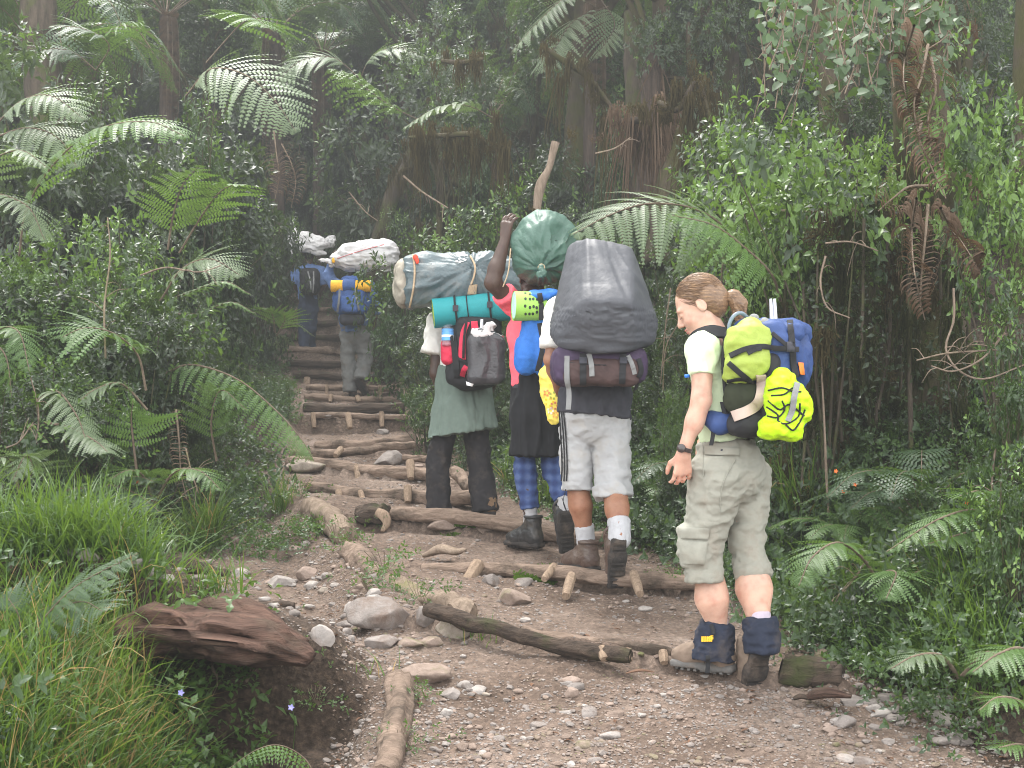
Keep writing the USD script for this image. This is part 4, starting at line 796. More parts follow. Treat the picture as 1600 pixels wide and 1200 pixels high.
fern('long frond arching out and drooping over the path edge', [[(255, 585, 8.6), (300, 570, 8.4), (370, 592, 8.2), (430, 640, 8.1), (470, 685, 8.0), (490, 718, 7.9)]], 'fern', width=.24, n=26, bare=.12, angle=74, droop=.6, lift=-.4)
fern('second frond fanning up behind the drooping frond', [[(338, 720, 8.3), (330, 660, 8.2), (345, 610, 8.1), (385, 640, 8.0)]], 'fern', width=.25, n=14)
fern('bright fern fan at the left edge above dull fronds', [[(-30, 560, 7.2), (0, 515, 7.1), (30, 520, 7.0), (46, 580, 6.9)], [(-30, 570, 7.1), (-10, 540, 7.0), (10, 560, 6.9), (18, 620, 6.9)]], 'fern', width=.2, n=13)
fern('dull grey fern drooping below the flat bright frond', [[(60, 625, 7.1), (90, 612, 7.0), (120, 650, 6.9), (135, 690, 6.8)], [(230, 640, 7.3), (190, 600, 7.2), (150, 608, 7.1), (122, 628, 7.0)], [(70, 660, 7.0), (110, 668, 6.9), (150, 690, 6.8), (168, 706, 6.7)]], 'fernpale', width=.2, n=14)
fern('fern fan low at the left edge over the yellow grass', [[(30, 770, 6.8), (22, 735, 6.7), (10, 715, 6.6), (-20, 722, 6.5)], [(30, 770, 6.8), (50, 735, 6.7), (40, 712, 6.6), (20, 750, 6.5)]], 'fernpale', width=.2, n=11)
fern('dark fern lying flat at the foot of the left thicket', [[(120, 800, 7.3), (160, 760, 7.1), (210, 770, 6.9), (250, 800, 6.8)], [(180, 810, 7.3), (150, 770, 7.1), (110, 765, 6.9), (70, 790, 6.8)], [(170, 800, 7.3), (190, 752, 7.1), (215, 745, 7.0), (240, 752, 6.9)]], 'ferndark', width=.22, n=14)
fern('large pale fern over the grey pack, its leaflets sweeping left', [[(1180, 420, 7.5), (1140, 362, 7.4), (1085, 326, 7.3), (1015, 318, 7.2), (955, 335, 7.1), (895, 366, 7.0)]], 'fernpale', width=.52, n=18, bare=.1, angle=76, droop=.3, pin=22, lift=-.1, normal=(-.25, -.62, .75))
fern('bright green fern with curled leaflet tips above the woman\'s head', [[(1220, 470, 6.9), (1205, 428, 6.7), (1165, 388, 6.6), (1115, 352, 6.5), (1050, 336, 6.4)]], 'fern', width=.40, n=15, bare=.2, angle=76, droop=.35, curl=.4, pin=18, normal=(-.2, -.6, .8))
fern('bright ladder fern on the right bank beside the path', [[(1385, 935, 5.5), (1350, 875, 5.4), (1310, 848, 5.3), (1270, 870, 5.2), (1248, 915, 5.1)], [(1390, 935, 5.5), (1420, 900, 5.4), (1460, 893, 5.3), (1488, 918, 5.2)], [(1385, 940, 5.5), (1375, 900, 5.3), (1400, 895, 5.1), (1385, 935, 5.0)]], 'fern', width=.2, n=16, grounded=True)
fern('fern rising over the bright ladder fern on the right bank', [[(1560, 850, 5.9), (1530, 800, 5.8), (1470, 810, 5.6), (1385, 862, 5.5)], [(1560, 850, 5.9), (1545, 790, 5.8), (1530, 768, 5.7), (1500, 775, 5.6)], [(1560, 850, 5.9), (1530, 830, 5.7), (1490, 838, 5.6), (1450, 850, 5.5)]], 'fern', width=.19, n=17, grounded=True)
fern('bluish fern lying low on the right bank near the frame corner', [[(1500, 1060, 4.8), (1470, 1025, 4.75), (1430, 1025, 4.7), (1392, 1045, 4.65)], [(1500, 1060, 4.8), (1540, 1020, 4.7), (1565, 1030, 4.6)]], 'fernpale', width=.13, n=15, grounded=True)
fern('yellow green fern pushing in at the lower right edge', [[(1640, 1060, 4.4), (1600, 1015, 4.35), (1560, 1022, 4.3), (1520, 1050, 4.25)]], 'fern', width=.16, n=14, grounded=True)
fern('fern spray at the lower right corner', [[(1640, 1150, 4.2), (1600, 1100, 4.15), (1560, 1090, 4.1), (1530, 1110, 4.1)], [(1640, 1200, 4.1), (1600, 1165, 4.05), (1560, 1168, 4.0)]], 'fern', width=.12, n=14, grounded=True)
fern('single fern frond at the bottom edge in front of the dark hollow', [[(495, 1235, 3.9), (480, 1190, 3.85), (440, 1165, 3.8), (400, 1172, 3.75), (352, 1205, 3.7)]], 'fern', width=.06, n=20, angle=86, droop=.25, lift=-.7, combw=.008, pin=6, rad=.003)
fern('dark twice cut fern rising out of the long grass', [[(0, 1040, 4.2), (60, 975, 4.15), (120, 915, 4.1), (215, 865, 4.1)], [(30, 1010, 4.2), (30, 965, 4.1), (10, 930, 4.1)], [(90, 950, 4.15), (130, 940, 4.1), (160, 955, 4.0)]], 'ferndark', width=.15, n=15, rad=.004, normal=(-.2, -.5, .8))
fern('pale fern frond with curled leaflets in the mist above the white sacks', [[(660, 190, 16.5), (610, 165, 16.4), (560, 130, 16.2), (515, 108, 16.0)]], 'fern', width=.55, n=13, curl=.5)
fern('pale frond between the mossy trees at the top centre', [[(780, 190, 15.8), (730, 165, 15.6), (680, 170, 15.4), (630, 200, 15.2)]], 'fernpale', width=.55, n=14)
fern('hanging pale fern fronds behind the shaggy trunk', [[(930, 10, 16.5), (890, -5, 16.2), (850, 25, 16.0), (800, 80, 15.8)], [(950, 10, 16.5), (900, 30, 16.2), (870, 70, 16.0), (850, 110, 15.8)], [(940, 0, 16.5), (960, 40, 16.2), (930, 90, 16.0)]], 'fernpale', width=.6, n=16)
fern('fern fronds with curled tips hanging left of the upper steps', [[(262, 470, 10.6), (300, 455, 10.5), (350, 440, 10.3), (392, 460, 10.2)], [(262, 490, 10.6), (310, 490, 10.5), (360, 472, 10.3), (400, 490, 10.2)]], 'fern', width=.12, n=14, curl=.4)
fern('pale layered fern fronds in the upper left corner of the thicket', [[(-20, 210, 10.5), (30, 160, 10.3), (80, 150, 10.1), (130, 185, 10.0)], [(-20, 220, 10.5), (40, 200, 10.3), (90, 215, 10.1), (120, 260, 10.0)]], 'fernpale', width=.4, n=15, normal=(0, -.5, .85))
fern('fern fronds fanning over the dark trunk at the upper left', [[(150, 110, 12.5), (110, 80, 12.3), (60, 80, 12.1), (10, 110, 12.0)], [(150, 110, 12.5), (170, 70, 12.3), (130, 45, 12.1), (80, 40, 12.0)]], 'ferndark', width=.5, n=15, normal=(0, -.5, .85))
fern('broad frond bowing out below the ladder of short fronds', [[(250, 470, 8.6), (285, 420, 8.4), (330, 405, 8.3), (375, 430, 8.2)]], 'fernpale', width=.34, n=15, normal=(0, -.5, .85))
fern('two pale fronds in the mist right of the brown ribbed frond', [[(560, 120, 17.5), (520, 90, 17.3), (470, 95, 17.1), (430, 130, 17.0)], [(560, 130, 17.5), (580, 90, 17.3), (620, 75, 17.1), (670, 90, 17.0)]], 'fernpale', width=.6, n=15, normal=(0, -.5, .85))
fern('low fern fan under the upright yellow green fern', [[(240, 790, 7.1), (270, 740, 7.0), (310, 735, 6.9), (345, 765, 6.8)], [(240, 790, 7.1), (225, 745, 7.0), (200, 735, 6.9), (170, 750, 6.8)]], 'fern', width=.22, n=14)
fern('low bright fern left of the upper steps', [[(430, 520, 14.2), (425, 490, 14.1), (410, 480, 14.0)], [(432, 525, 14.2), (445, 500, 14.1), (440, 488, 14.0)]], 'fern', width=.3, n=10)
for k, (px, py, s_, kk, lab) in enumerate([(868, 735, .7, 'a', 'fern showing between the sweater and the pink shirt'), (800, 690, .7, 'c', 'pale fern left of the black jacket skirt'), (1100, 800, .8, 'b', 'dark fern behind the forearm of the woman'), (1040, 790, .7, 'a', 'fern low between the grey shorts and the woman'), (1440, 830, .8, 'b', 'dark fern under the hollow'), (1330, 860, .6, 'a', 'fern beside the tall grass tuft'), (380, 560, 1.2, 'c', 'pale fern in the mist left of the topmost porter'), (655, 560, 1.0, 'b', 'dark fern right of the yellow mat porter')]):
    h = hit(px, py); copy_of(FERN[kk][0], 'fern', lab, 'fern', h, k * 50, (s_, s_, s_))
# dead brown fronds hanging on the right
DEADS = [('long brown dead frond hanging straight from the vine curtain', [(1428, 40, 5.5), (1414, 90, 6.35), (1412, 130, 5.3), (1424, 185, 5.3)], .1), ('brown dead frond crossing the middle of the hanging bunch', [(1450, 70, 5.5), (1440, 120, 5.3), (1428, 165, 5.2), (1440, 235, 5.2)], .1), ('rightmost brown dead frond of the upper bunch', [(1455, 90, 5.5), (1462, 140, 5.3), (1450, 190, 5.2), (1462, 260, 5.2)], .1),
         ('pale brown dead frond hanging under the brown ribbed frond', [(428, 205, 10.4), (432, 240, 10.3), (436, 275, 10.3), (430, 310, 10.3)], .16), ('dead frond curling to the right under the brown ribbed frond', [(440, 225, 10.4), (455, 255, 10.3), (462, 285, 10.3), (455, 325, 10.3)], .14), ('limp dead frond in the left thicket beside the upright fern', [(275, 640, 7.4), (280, 690, 7.3), (283, 740, 7.3), (292, 780, 7.2)], .06), ('dead frond hanging behind the head of the woman', [(1130, 400, 7.6), (1128, 440, 7.5), (1140, 480, 7.5), (1138, 520, 7.5)], .08),
         ('curled brown dead frond below the upper bunch', [(1440, 190, 5.4), (1436, 215, 5.2), (1450, 250, 5.2), (1478, 310, 5.2)], .09), ('brown dead frond with two parallel combs under the glossy leaves', [(1432, 310, 5.4), (1425, 360, 6.25), (1428, 420, 5.2), (1445, 500, 5.2)], .1), ('narrow brown dead frond beside the two combed one', [(1450, 320, 5.4), (1446, 370, 5.3), (1440, 430, 5.3), (1438, 480, 5.3)], .08),
         ('brown dead frond slanting down to the right edge', [(1470, 325, 5.4), (1485, 355, 6.25), (1510, 390, 5.2), (1532, 430, 5.2)], .09), ('short brown dead frond pointing left under the glossy shrub', [(1450, 290, 5.5), (1420, 292, 5.4), (1395, 310, 5.3), (1372, 330, 5.3)], .13)]
for k, (lab, pts, w) in enumerate(DEADS):
    o = at(*pts[0]); t = thing('dead_frond', lab, 'dead fern frond', o)
    c = bez([at(*p) - o for p in pts], 40); fr = obj('frond', tube(c, .007 * np.linspace(1, .3, 40), 6, False), TWIG, t); r_ = np.random.default_rng(k + 31); ln = np.linalg.norm(np.diff(c, axis=0), axis=1).sum(); n_ = max(16, int(ln / .025)); tn = unit(np.gradient(c, axis=0))
    for q in range(n_):
        u_ = .05 + .93 * q / n_; m_ = int(u_ * 39); sd = unit(np.cross(tn[m_], [0.25 * math.sin(q * .13 + k), -1, .1])); wd = w * 1.05 * (1 - .75 * u_ ** 2.5) * min(1, .45 + 3 * u_)
        for s_ in (-1, 1):
            e = wd * r_.uniform(.85, 1.1); b_ = c[m_]; P_ = bez([b_, b_ + sd * s_ * e * .5 + [0, -.03 * r_.uniform(.5, 1.5), e * .16], b_ + sd * s_ * e * .92 + [0, -.02, -e * .04], b_ + sd * s_ * e * r_.uniform(.75, .95) + [0, .01, -e * r_.uniform(.3, .6)]], 7)
            obj('pinna', strip(P_, tn[m_] * .6 + [0, -.5, .3], .0095 * np.array([.8, 1, 1, 1, .9, .6, .3])), LEAF['ferndead'], str(fr.GetPath()), smooth=False)

# ------------------------------------------------------------------ vines, trunks, moss, twigs
vine = thing('climbing_vine', 'curtain of round pale vine leaves hanging at the top right', 'vine', at(1340, 0, 6.5)); o_ = at(1340, 0, 6.5); r_ = np.random.default_rng(21); C, ST = [], []
for k in range(90):
    px = r_.uniform(1195, 1490); d = r_.uniform(6.1, 6.9); n = r_.integers(6, 14); ln = r_.uniform(40, 200) * (1.0 if px < 1330 else .75); y0 = r_.uniform(-60, 30)
    pts = bez([at(px, y0, d), at(px + r_.uniform(-25, 15), y0 + ln * .5, d), at(px + r_.uniform(-45, 20), y0 + ln, d - .1)], n); ST.append(tube(pts - o_, .0035, 4, False)); C.append(pts - o_ + r_.normal(0, .035, pts.shape))
obj('stem', cat_(ST), TWIG, vine); C = np.vstack(C); n = len(C); X = unit(r_.normal(size=(n, 3)) * [1, .5, .5] + [0, -.3, -.7]); N = unit(r_.normal(size=(n, 3)) * .5 + [0, -.75, .6]); L = r_.uniform(.03, .065, n)
for q in range(n):
    if q < 290: obj('leaf', place_many(*hl, C[q:q + 1], X[q:q + 1], N[q:q + 1], L[q:q + 1]), LEAF['vine'], vine, smooth=True)
if n > 290: obj('foliage', place_many(*hl, C[290:], X[290:], N[290:], L[290:]), LEAF['vine'], vine, smooth=True, kind='stuff')
def trunk(label, pts, r, bark, moss=0, seed=0, name='mossy_tree', leaf='moss', mlen=.3):
    p = [at(*q) for q in pts]; o = p[-1] if p[-1][2] < p[0][2] else p[0]; c = bez(p, 20); t = thing(name, label, 'tree' if name == 'mossy_tree' else 'branch', o)
    obj('trunk' if name == 'mossy_tree' else 'bark', tube(c - o, np.interp(np.linspace(0, 1, 20), np.linspace(0, 1, len(r)), r), 14, True, .35, seed, 5), bark, t)
    if moss: obj('hanging_moss', moss_drape(np.random.default_rng(seed), c - o, moss, mlen, .011, .1), LEAF[leaf], t, smooth=False, kind='stuff')
    return t
trunk('shaggy reddish tree fern trunk tapering upwards at the top centre', [(1022, 60, 14.5), (1019, 120, 14.5), (1015, 250, 14.5), (1010, 420, 14.5)], [.04, .12, .14, .16], SHAG, 60, 3, leaf='ferndead')
trunk('dark straight trunk left of the shaggy trunk in the haze', [(936, -60, 18), (940, 60, 18), (950, 250, 18), (950, 420, 18)], [.14, .16, .18, .2], BARK, 0, 4)
trunk('dark trunk under the vines beside the shaggy trunk', [(990, 20, 15.5), (995, 150, 15.5), (1000, 400, 15.5)], [.13, .16, .2], BARK, 60, 5)
trunk('wide dark trunk at the upper left corner', [(60, -80, 14.0), (62, 60, 14.0), (75, 200, 14.0), (90, 420, 14.0)], [.17, .2, .22, .26], BARK, 0, 6)
trunk('mossy leaning trunk behind the white sacks', [(680, 160, 19), (640, 250, 19), (605, 330, 19), (585, 440, 19)], [.07, .1, .13, .16], BARK, 420, 7, mlen=.3)
trunk('thick moss hung trunk base above the green fern', [(1075, 200, 11.5), (1065, 280, 11.5), (1050, 420, 11.5)], [.12, .2, .28], BARKMOSS, 300, 8, mlen=.4)
trunk('branch draped with long reddish dead strands left of the moss hung trunk', [(955, 196, 12.0), (985, 188, 11.8), (1015, 192, 11.8), (1040, 205, 11.7)], [.02, .03, .03, .02], BARK, 620, 9, name='mossy_branch', leaf='ferndead', mlen=.42)
for k, (px, y0, y1, d) in enumerate([(1232, 380, 640, 7.0), (1248, 400, 700, 7.3), (1268, 430, 760, 7.2), (1310, 390, 690, 7.0), (1326, 400, 610, 6.8), (1362, 380, 720, 7.1), (1384, 390, 640, 6.9), (1405, 400, 780, 7.2), (1420, 410, 700, 6.8), (1468, 420, 760, 6.9), (1484, 430, 690, 6.7), (1500, 440, 780, 6.8), (1215, 560, 800, 6.9), (1340, 520, 800, 7.4), (1255, 500, 830, 6.7), (1300, 430, 820, 7.5), (1380, 500, 830, 7.3), (1440, 480, 800, 7.3), (1516, 420, 700, 7.0), (1225, 420, 600, 7.6), (1350, 400, 560, 6.6), (1280, 390, 540, 6.6)]):
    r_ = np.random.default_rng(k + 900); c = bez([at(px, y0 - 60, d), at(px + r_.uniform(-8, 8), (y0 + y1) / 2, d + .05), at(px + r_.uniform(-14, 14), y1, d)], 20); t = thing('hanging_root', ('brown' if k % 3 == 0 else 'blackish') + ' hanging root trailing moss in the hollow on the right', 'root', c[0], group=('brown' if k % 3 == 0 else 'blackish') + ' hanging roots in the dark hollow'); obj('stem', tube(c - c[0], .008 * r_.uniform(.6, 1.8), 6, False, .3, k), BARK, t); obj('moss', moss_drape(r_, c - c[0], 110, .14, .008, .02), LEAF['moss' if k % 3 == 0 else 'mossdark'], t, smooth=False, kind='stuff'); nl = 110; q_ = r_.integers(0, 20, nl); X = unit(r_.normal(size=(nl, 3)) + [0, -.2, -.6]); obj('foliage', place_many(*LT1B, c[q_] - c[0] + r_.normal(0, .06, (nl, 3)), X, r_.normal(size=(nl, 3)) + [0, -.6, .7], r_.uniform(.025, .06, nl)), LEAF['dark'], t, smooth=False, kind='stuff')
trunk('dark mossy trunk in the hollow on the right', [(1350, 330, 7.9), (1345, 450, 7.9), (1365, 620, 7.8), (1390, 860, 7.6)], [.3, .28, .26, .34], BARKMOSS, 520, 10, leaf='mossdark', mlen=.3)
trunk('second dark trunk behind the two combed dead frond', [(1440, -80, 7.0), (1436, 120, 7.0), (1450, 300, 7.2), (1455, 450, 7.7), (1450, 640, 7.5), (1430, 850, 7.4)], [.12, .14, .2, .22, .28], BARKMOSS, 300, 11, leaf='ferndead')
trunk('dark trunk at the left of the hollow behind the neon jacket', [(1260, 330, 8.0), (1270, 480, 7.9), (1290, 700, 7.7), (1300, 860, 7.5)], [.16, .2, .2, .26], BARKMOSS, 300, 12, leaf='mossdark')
trunk('pale cut branch sticking up out of the thicket', [(868, 222, 10.5), (858, 262, 10.5), (845, 290, 10.5), (838, 335, 10.5), (836, 400, 10.5)], [.036, .034, .04, .036, .04], BARKPALE, 60, 13, name='cut_branch', mlen=.2)
trunk('mossy branch arching down to the right at the top centre', [(845, 70, 13), (880, 95, 13), (915, 118, 13), (950, 160, 13), (975, 200, 13)], [0.024, 0.03, 0.03, 0.027, 0.018], BARKMOSS, 260, 14, name='mossy_branch', mlen=.28)
trunk('moss laden branch over the tarpaulin roll', [(640, 215, 13.5), (690, 212, 13.2), (740, 210, 13), (760, 225, 12.9)], [0.018, 0.027, 0.027, 0.018], BARKMOSS, 520, 15, name='mossy_branch', mlen=.36)
trunk('moss laden branch high in the centre', [(690, 95, 14.5), (720, 98, 14.4), (755, 92, 14.3)], [0.018, 0.03, 0.018], BARKMOSS, 200, 16, name='mossy_branch', mlen=.25)
trunk('mossy twisted branch right of the shaggy trunk', [(1030, 160, 11.5), (1060, 170, 11.3), (1090, 130, 11.2), (1110, 190, 11)], [0.024, 0.03, 0.03, 0.018], BARKMOSS, 380, 17, name='mossy_branch', mlen=.3)
trunk('thin upright stem with rusty bark on the right bank', [(1283, 560, 6.7), (1288, 660, 6.65), (1292, 760, 6.6), (1300, 870, 6.5)], [.004, .006, .007, .008], BARKPALE, 0, 18, name='thin_stem')
TW_ = [('leaning bare twig in the left thicket above the flat bright frond', [(165, 560, 7.5), (163, 480, 7.5), (172, 400, 7.6), (168, 340, 7.7)], .007), ('forked bare stem left of the dull grey fern', [(30, 740, 6.9), (55, 690, 6.9), (60, 640, 7.0), (48, 590, 7.0)], .006), ('bare twig crossing the shrub with pale tips', [(220, 430, 8.0), (260, 418, 7.9), (310, 425, 7.9), (345, 415, 7.9)], .006), ('thin dead stem at the left edge above the yellow grass', [(10, 700, 6.7), (30, 690, 6.6), (52, 660, 6.6)], .005), ('bare stem hanging over the wash at the left thicket\'s foot', [(290, 700, 7.6), (300, 740, 7.5), (310, 770, 7.5)], .006), ('bare twig in front of the misty shrubs at the head of the path', [(545, 300, 14), (570, 330, 14), (590, 345, 14)], .009), ('thin bare branch right of the cut pale branch', [(930, 240, 11), (960, 232, 11), (985, 215, 11)], .009), ('bare twig below the overhanging shrub at the hollow\'s top', [(1290, 380, 6.5), (1330, 378, 6.4), (1372, 392, 6.4)], .006), ('thin bare stem standing in the herbs right of the hollow', [(1555, 700, 5.6), (1550, 760, 5.6), (1556, 830, 5.6)], .006), ('fallen dry stem on the right bank', [(1300, 940, 5.3), (1335, 905, 5.3), (1350, 880, 5.3)], .005)]
for k, (lab, pts, r) in enumerate(TW_ + [
        ('longest pale twig of the tangle at the right edge', [(1490, 450, 5.7), (1490, 500, 5.7), (1478, 545, 5.65), (1500, 580, 5.6), (1540, 592, 5.6), (1600, 570, 5.6)], .006), ('pale twig curving out to the left in the tangle', [(1605, 545, 5.7), (1540, 548, 5.65), (1480, 552, 5.6), (1432, 563, 5.6)], .006), ('pale looped twig hanging in the tangle', [(1570, 520, 5.6), (1535, 560, 5.6), (1490, 580, 5.55), (1455, 572, 5.55)], .0055),
        ('thin pale root dangling beside the blue pack', [(1290, 400, 6.3), (1282, 440, 6.3), (1293, 480, 6.25), (1328, 497, 6.2)], .006), ('pair of pale twigs left of the woman', [(1048, 450, 7.2), (1040, 510, 7.2), (1032, 600, 7.2)], .005), ('bare twig beside the pair of pale twigs', [(1060, 505, 7.1), (1040, 545, 7.1), (1036, 610, 7.1)], .004), ('bare grey twig above the tarpaulin roll', [(630, 275, 12.4), (660, 300, 12.4), (700, 325, 12.3)], .012)]):
    c = bez([at(*p) for p in pts], 24); t = thing('bare_twig', lab, 'twig', c[0]); obj('stem', tube(c - c[0], r * np.linspace(1, .55, 24), 6, True, .2, k), BARKPALE, t)
    r_ = np.random.default_rng(k + 60)
    for q in r_.integers(4, 22, 5):
        e = unit(r_.normal(size=3) + [0, 0, -.3]) * r_.uniform(.06, .2); obj('side_twig', tube(bez([c[q], c[q] + e * .5 + [0, 0, .02], c[q] + e], 6) - c[0], r * np.linspace(.5, .2, 6), 4, False), BARKPALE, t)

# ------------------------------------------------------------------ the rotten root log, flat log, stones
def lump(name, label, cat, pts, radii, bark, seed, flat=(1, 1, .7), amp=.5, sides=26, n=40, freq=5.0, part='wood', smooth=True, grain=.2):
    p = bez([at(*q) for q in pts], n); r = np.interp(np.linspace(0, 1, n), np.linspace(0, 1, len(radii)), radii); v, f = tube(p, r, sides, True, amp, seed, freq, grain); c = p.mean(0)
    line = np.repeat(p, sides, 0); off = v[:len(line)] - line; v[:len(line)] = line + off * np.asarray(flat); t = thing(name, label, cat, c); obj(part, (v - c, f), bark, t, smooth=smooth); return t
lump('rotten_log', 'big reddish brown rotten log overhanging the hollow at the lower left', 'log', [(150, 985, 4.75), (230, 990, 4.6), (330, 992, 4.5), (415, 1004, 4.45), (486, 1030, 4.42)], [.08, .135, .15, .135, .04], ROOTM, 5, (1, 1.3, .66), .5, grain=.35)
lump('root_stump', 'smaller fibrous root lying behind the top of the rotten log', 'root', [(305, 962, 4.8), (345, 950, 4.75), (395, 962, 4.65), (430, 985, 4.55), (478, 1004, 4.5)], [.05, .09, .08, .055, .02], ROOTM, 8, (1, 1.1, .6), .45)
lump('log_piece', 'short barky log piece behind the reddish root', 'log', [(368, 966, 5.25), (400, 955, 5.2), (440, 948, 5.2), (460, 948, 5.2)], [.03, .04, .042, .03], LOGDARK, 9, (1, 1, .8), .3)
lump('flat_log', 'long dark flattened log lying among pale stones', 'log', [(162, 868, 7.05), (220, 876, 6.95), (290, 885, 6.8), (356, 896, 6.7)], [.035, .055, .05, .03], LOGDARK, 10, (1, 1, .8), .2)
lump('wood_chip', 'pale peeled wood chip leaning on the thick log end', 'wood chip', [(590, 800, 7.9), (600, 806, 7.88), (604, 818, 7.86), (597, 830, 7.84)], [.035, .04, .025, .012], STAKEM, 11, (1, .5, 1), .3, 12, 12)
lump('bark_flake', 'reddish bark flake lying on the head of the border log', 'bark', [(595, 1062, 4.85), (615, 1055, 4.83), (636, 1058, 4.8)], [.02, .035, .015], ROOTM, 12, (1, 1, .35), .3, 12, 12)
lump('bark_slab', 'flat reddish bark slab on the gravel right of the dark wet log', 'bark', [(1262, 1090, 4.62), (1290, 1082, 4.6), (1330, 1088, 4.58)], [.03, .06, .02], ROOTM, 13, (1, 1, .3), .3, 14, 14)
lump('bark_curl', 'small dark curl of bark left of the reddish slab', 'bark', [(1240, 1092, 4.6), (1252, 1088, 4.6), (1264, 1093, 4.6)], [.012, .02, .008], LOGDARK, 14, (1, 1, .6), .3, 10, 10)
lump('path_root', 'gnarled root bulging out of the path near the black boot', 'root', [(662, 868, 6.95), (690, 858, 6.9), (712, 862, 6.85), (728, 858, 6.85)], [.02, .05, .04, .015], BARKPALE, 15, (1, 1, .6), .4, 14, 18)
lump('fallen_leaf', 'large dry curled leaf lying on the gravel before the split log', 'dead leaf', [(978, 1052, 4.85), (1000, 1047, 4.85), (1022, 1050, 4.85)], [.006, .022, .006], LEAF['litter'], 16, (1, 1, .3), .3, 10, 10)
ROCK_PX = [  # px, py of the foot, width and height in photograph pixels, kind, label
    (598, 985, 115, 56, 0, 'largest lichen stained boulder in the middle of the wash'), (665, 985, 38, 36, 0, 'round boulder leaning on the split log\'s head'), (710, 1000, 62, 40, 3, 'mossy boulder under the split weathered log'), (596, 1018, 60, 30, 0, 'broad low boulder in front of the largest one'), (640, 1015, 42, 22, 2, 'brown low stone beside the broad low boulder'), (672, 1012, 40, 20, 2, 'moss edged stone below the round boulder'), (545, 985, 40, 22, 0, 'grey stone left of the largest boulder'), (552, 960, 36, 22, 1, 'pale cornered stone above the grey stone in the wash'), (585, 950, 34, 26, 1, 'chalky stone below the herb clump'),
    (802, 952, 62, 40, 2, 'brown cornered rock lying alone on the path below the brown boot'), (668, 1068, 80, 34, 2, 'dark flat stone by the head of the stump like border log'), (704, 1096, 32, 24, 0, 'grey stone below the dark flat stone'), (697, 1122, 26, 16, 1, 'white angular pebble stone on the gravel'), (502, 1020, 44, 52, 1, 'pale upright stone at the tip of the rotten log'), (440, 922, 50, 26, 1, 'whitish lumpy stone in the wash'), (482, 908, 42, 24, 2, 'brown flat stone above the whitish lumpy one'), (510, 905, 20, 12, 1, 'little pale stone beside the brown flat stone'),
    (210, 895, 40, 26, 1, 'pale stone at the foot of the dark flattened log'), (286, 900, 46, 32, 0, 'round grey stone under the dark flattened log'), (236, 905, 26, 16, 1, 'small white stone left of the round grey stone'), (262, 912, 32, 16, 1, 'white flat stone in front of the round grey stone'), (312, 915, 40, 22, 0, 'grey stone right end of the pale row'), (140, 878, 36, 24, 0, 'dull stone at the left end of the pale row'), (110, 872, 40, 20, 0, 'low stone near the far grass'), (180, 885, 22, 14, 1, 'small pale stone above the pale row'), (375, 908, 34, 20, 1, 'pale broken stone right of the flat log'),
    (420, 812, 40, 24, 0, 'grey stone in the dark gully mouth'), (462, 868, 30, 18, 2, 'brownish stone on the gully floor'), (478, 856, 18, 10, 1, 'small light stone on the gully floor'), (430, 840, 16, 12, 1, 'light pebble stone at the gully mouth'), (765, 918, 36, 24, 0, 'left round stone under the mossy step'), (818, 922, 34, 22, 0, 'right round stone under the mossy step'), (690, 832, 52, 22, 2, 'low rock below the log of the black trousers'), (757, 834, 34, 20, 2, 'second low rock below the log of the black trousers'),
    (608, 732, 56, 34, 0, 'pale grey boulder at the crossed logs'), (478, 742, 62, 22, 3, 'mossy boulder under the smooth straight log'), (652, 735, 24, 14, 2, 'brown stone right of the pale grey boulder'), (600, 682, 26, 14, 0, 'loose stone on the flat tread below the tall stakes'), (492, 700, 30, 16, 2, 'half buried stone left of the flat tread'), (515, 660, 24, 10, 1, 'pale stone before the left tall stake'), (488, 765, 22, 12, 1, 'pale stone left of the thin stake'),
    (1285, 1035, 30, 22, 2, 'brown stone behind the dark wet log'), (1350, 1062, 22, 26, 2, 'dark stone at the right path edge'), (1465, 1135, 60, 26, 1, 'pale stone at the lower right path edge'), (1425, 1108, 36, 18, 1, 'white stone above the pale one at the lower right'), (1495, 1165, 54, 26, 0, 'grey stone at the lower right corner'), (1340, 1105, 60, 20, 0, 'flat stone right of the reddish bark slab'), (1400, 1130, 34, 16, 0, 'small grey stone on the right gravel'), (1520, 1140, 40, 18, 1, 'light stone at the right corner'), (1175, 1020, 26, 12, 1, 'pale stone behind the woman\'s boots'), (1255, 985, 34, 12, 0, 'flat stone at the foot of the right bank'), (1010, 955, 26, 10, 1, 'flat pale stone on the path right of the brown boots'), (820, 972, 24, 8, 1, 'flat chip on the path')]
for k, (px, py, w, h, kind, lab) in enumerate(ROCK_PX):
    p = hit(px, py - h * .3); s = p[1] / F; v, f = rock(500 + k, (w / 2 * s, w / 2 * s * .8, h / 2 * s * 1.1), 3, .3); t = thing('stone', lab, 'stone', p); obj('body', (v + [0, 0, h * s * .04], f), ROCKS[kind], t, smooth=45)
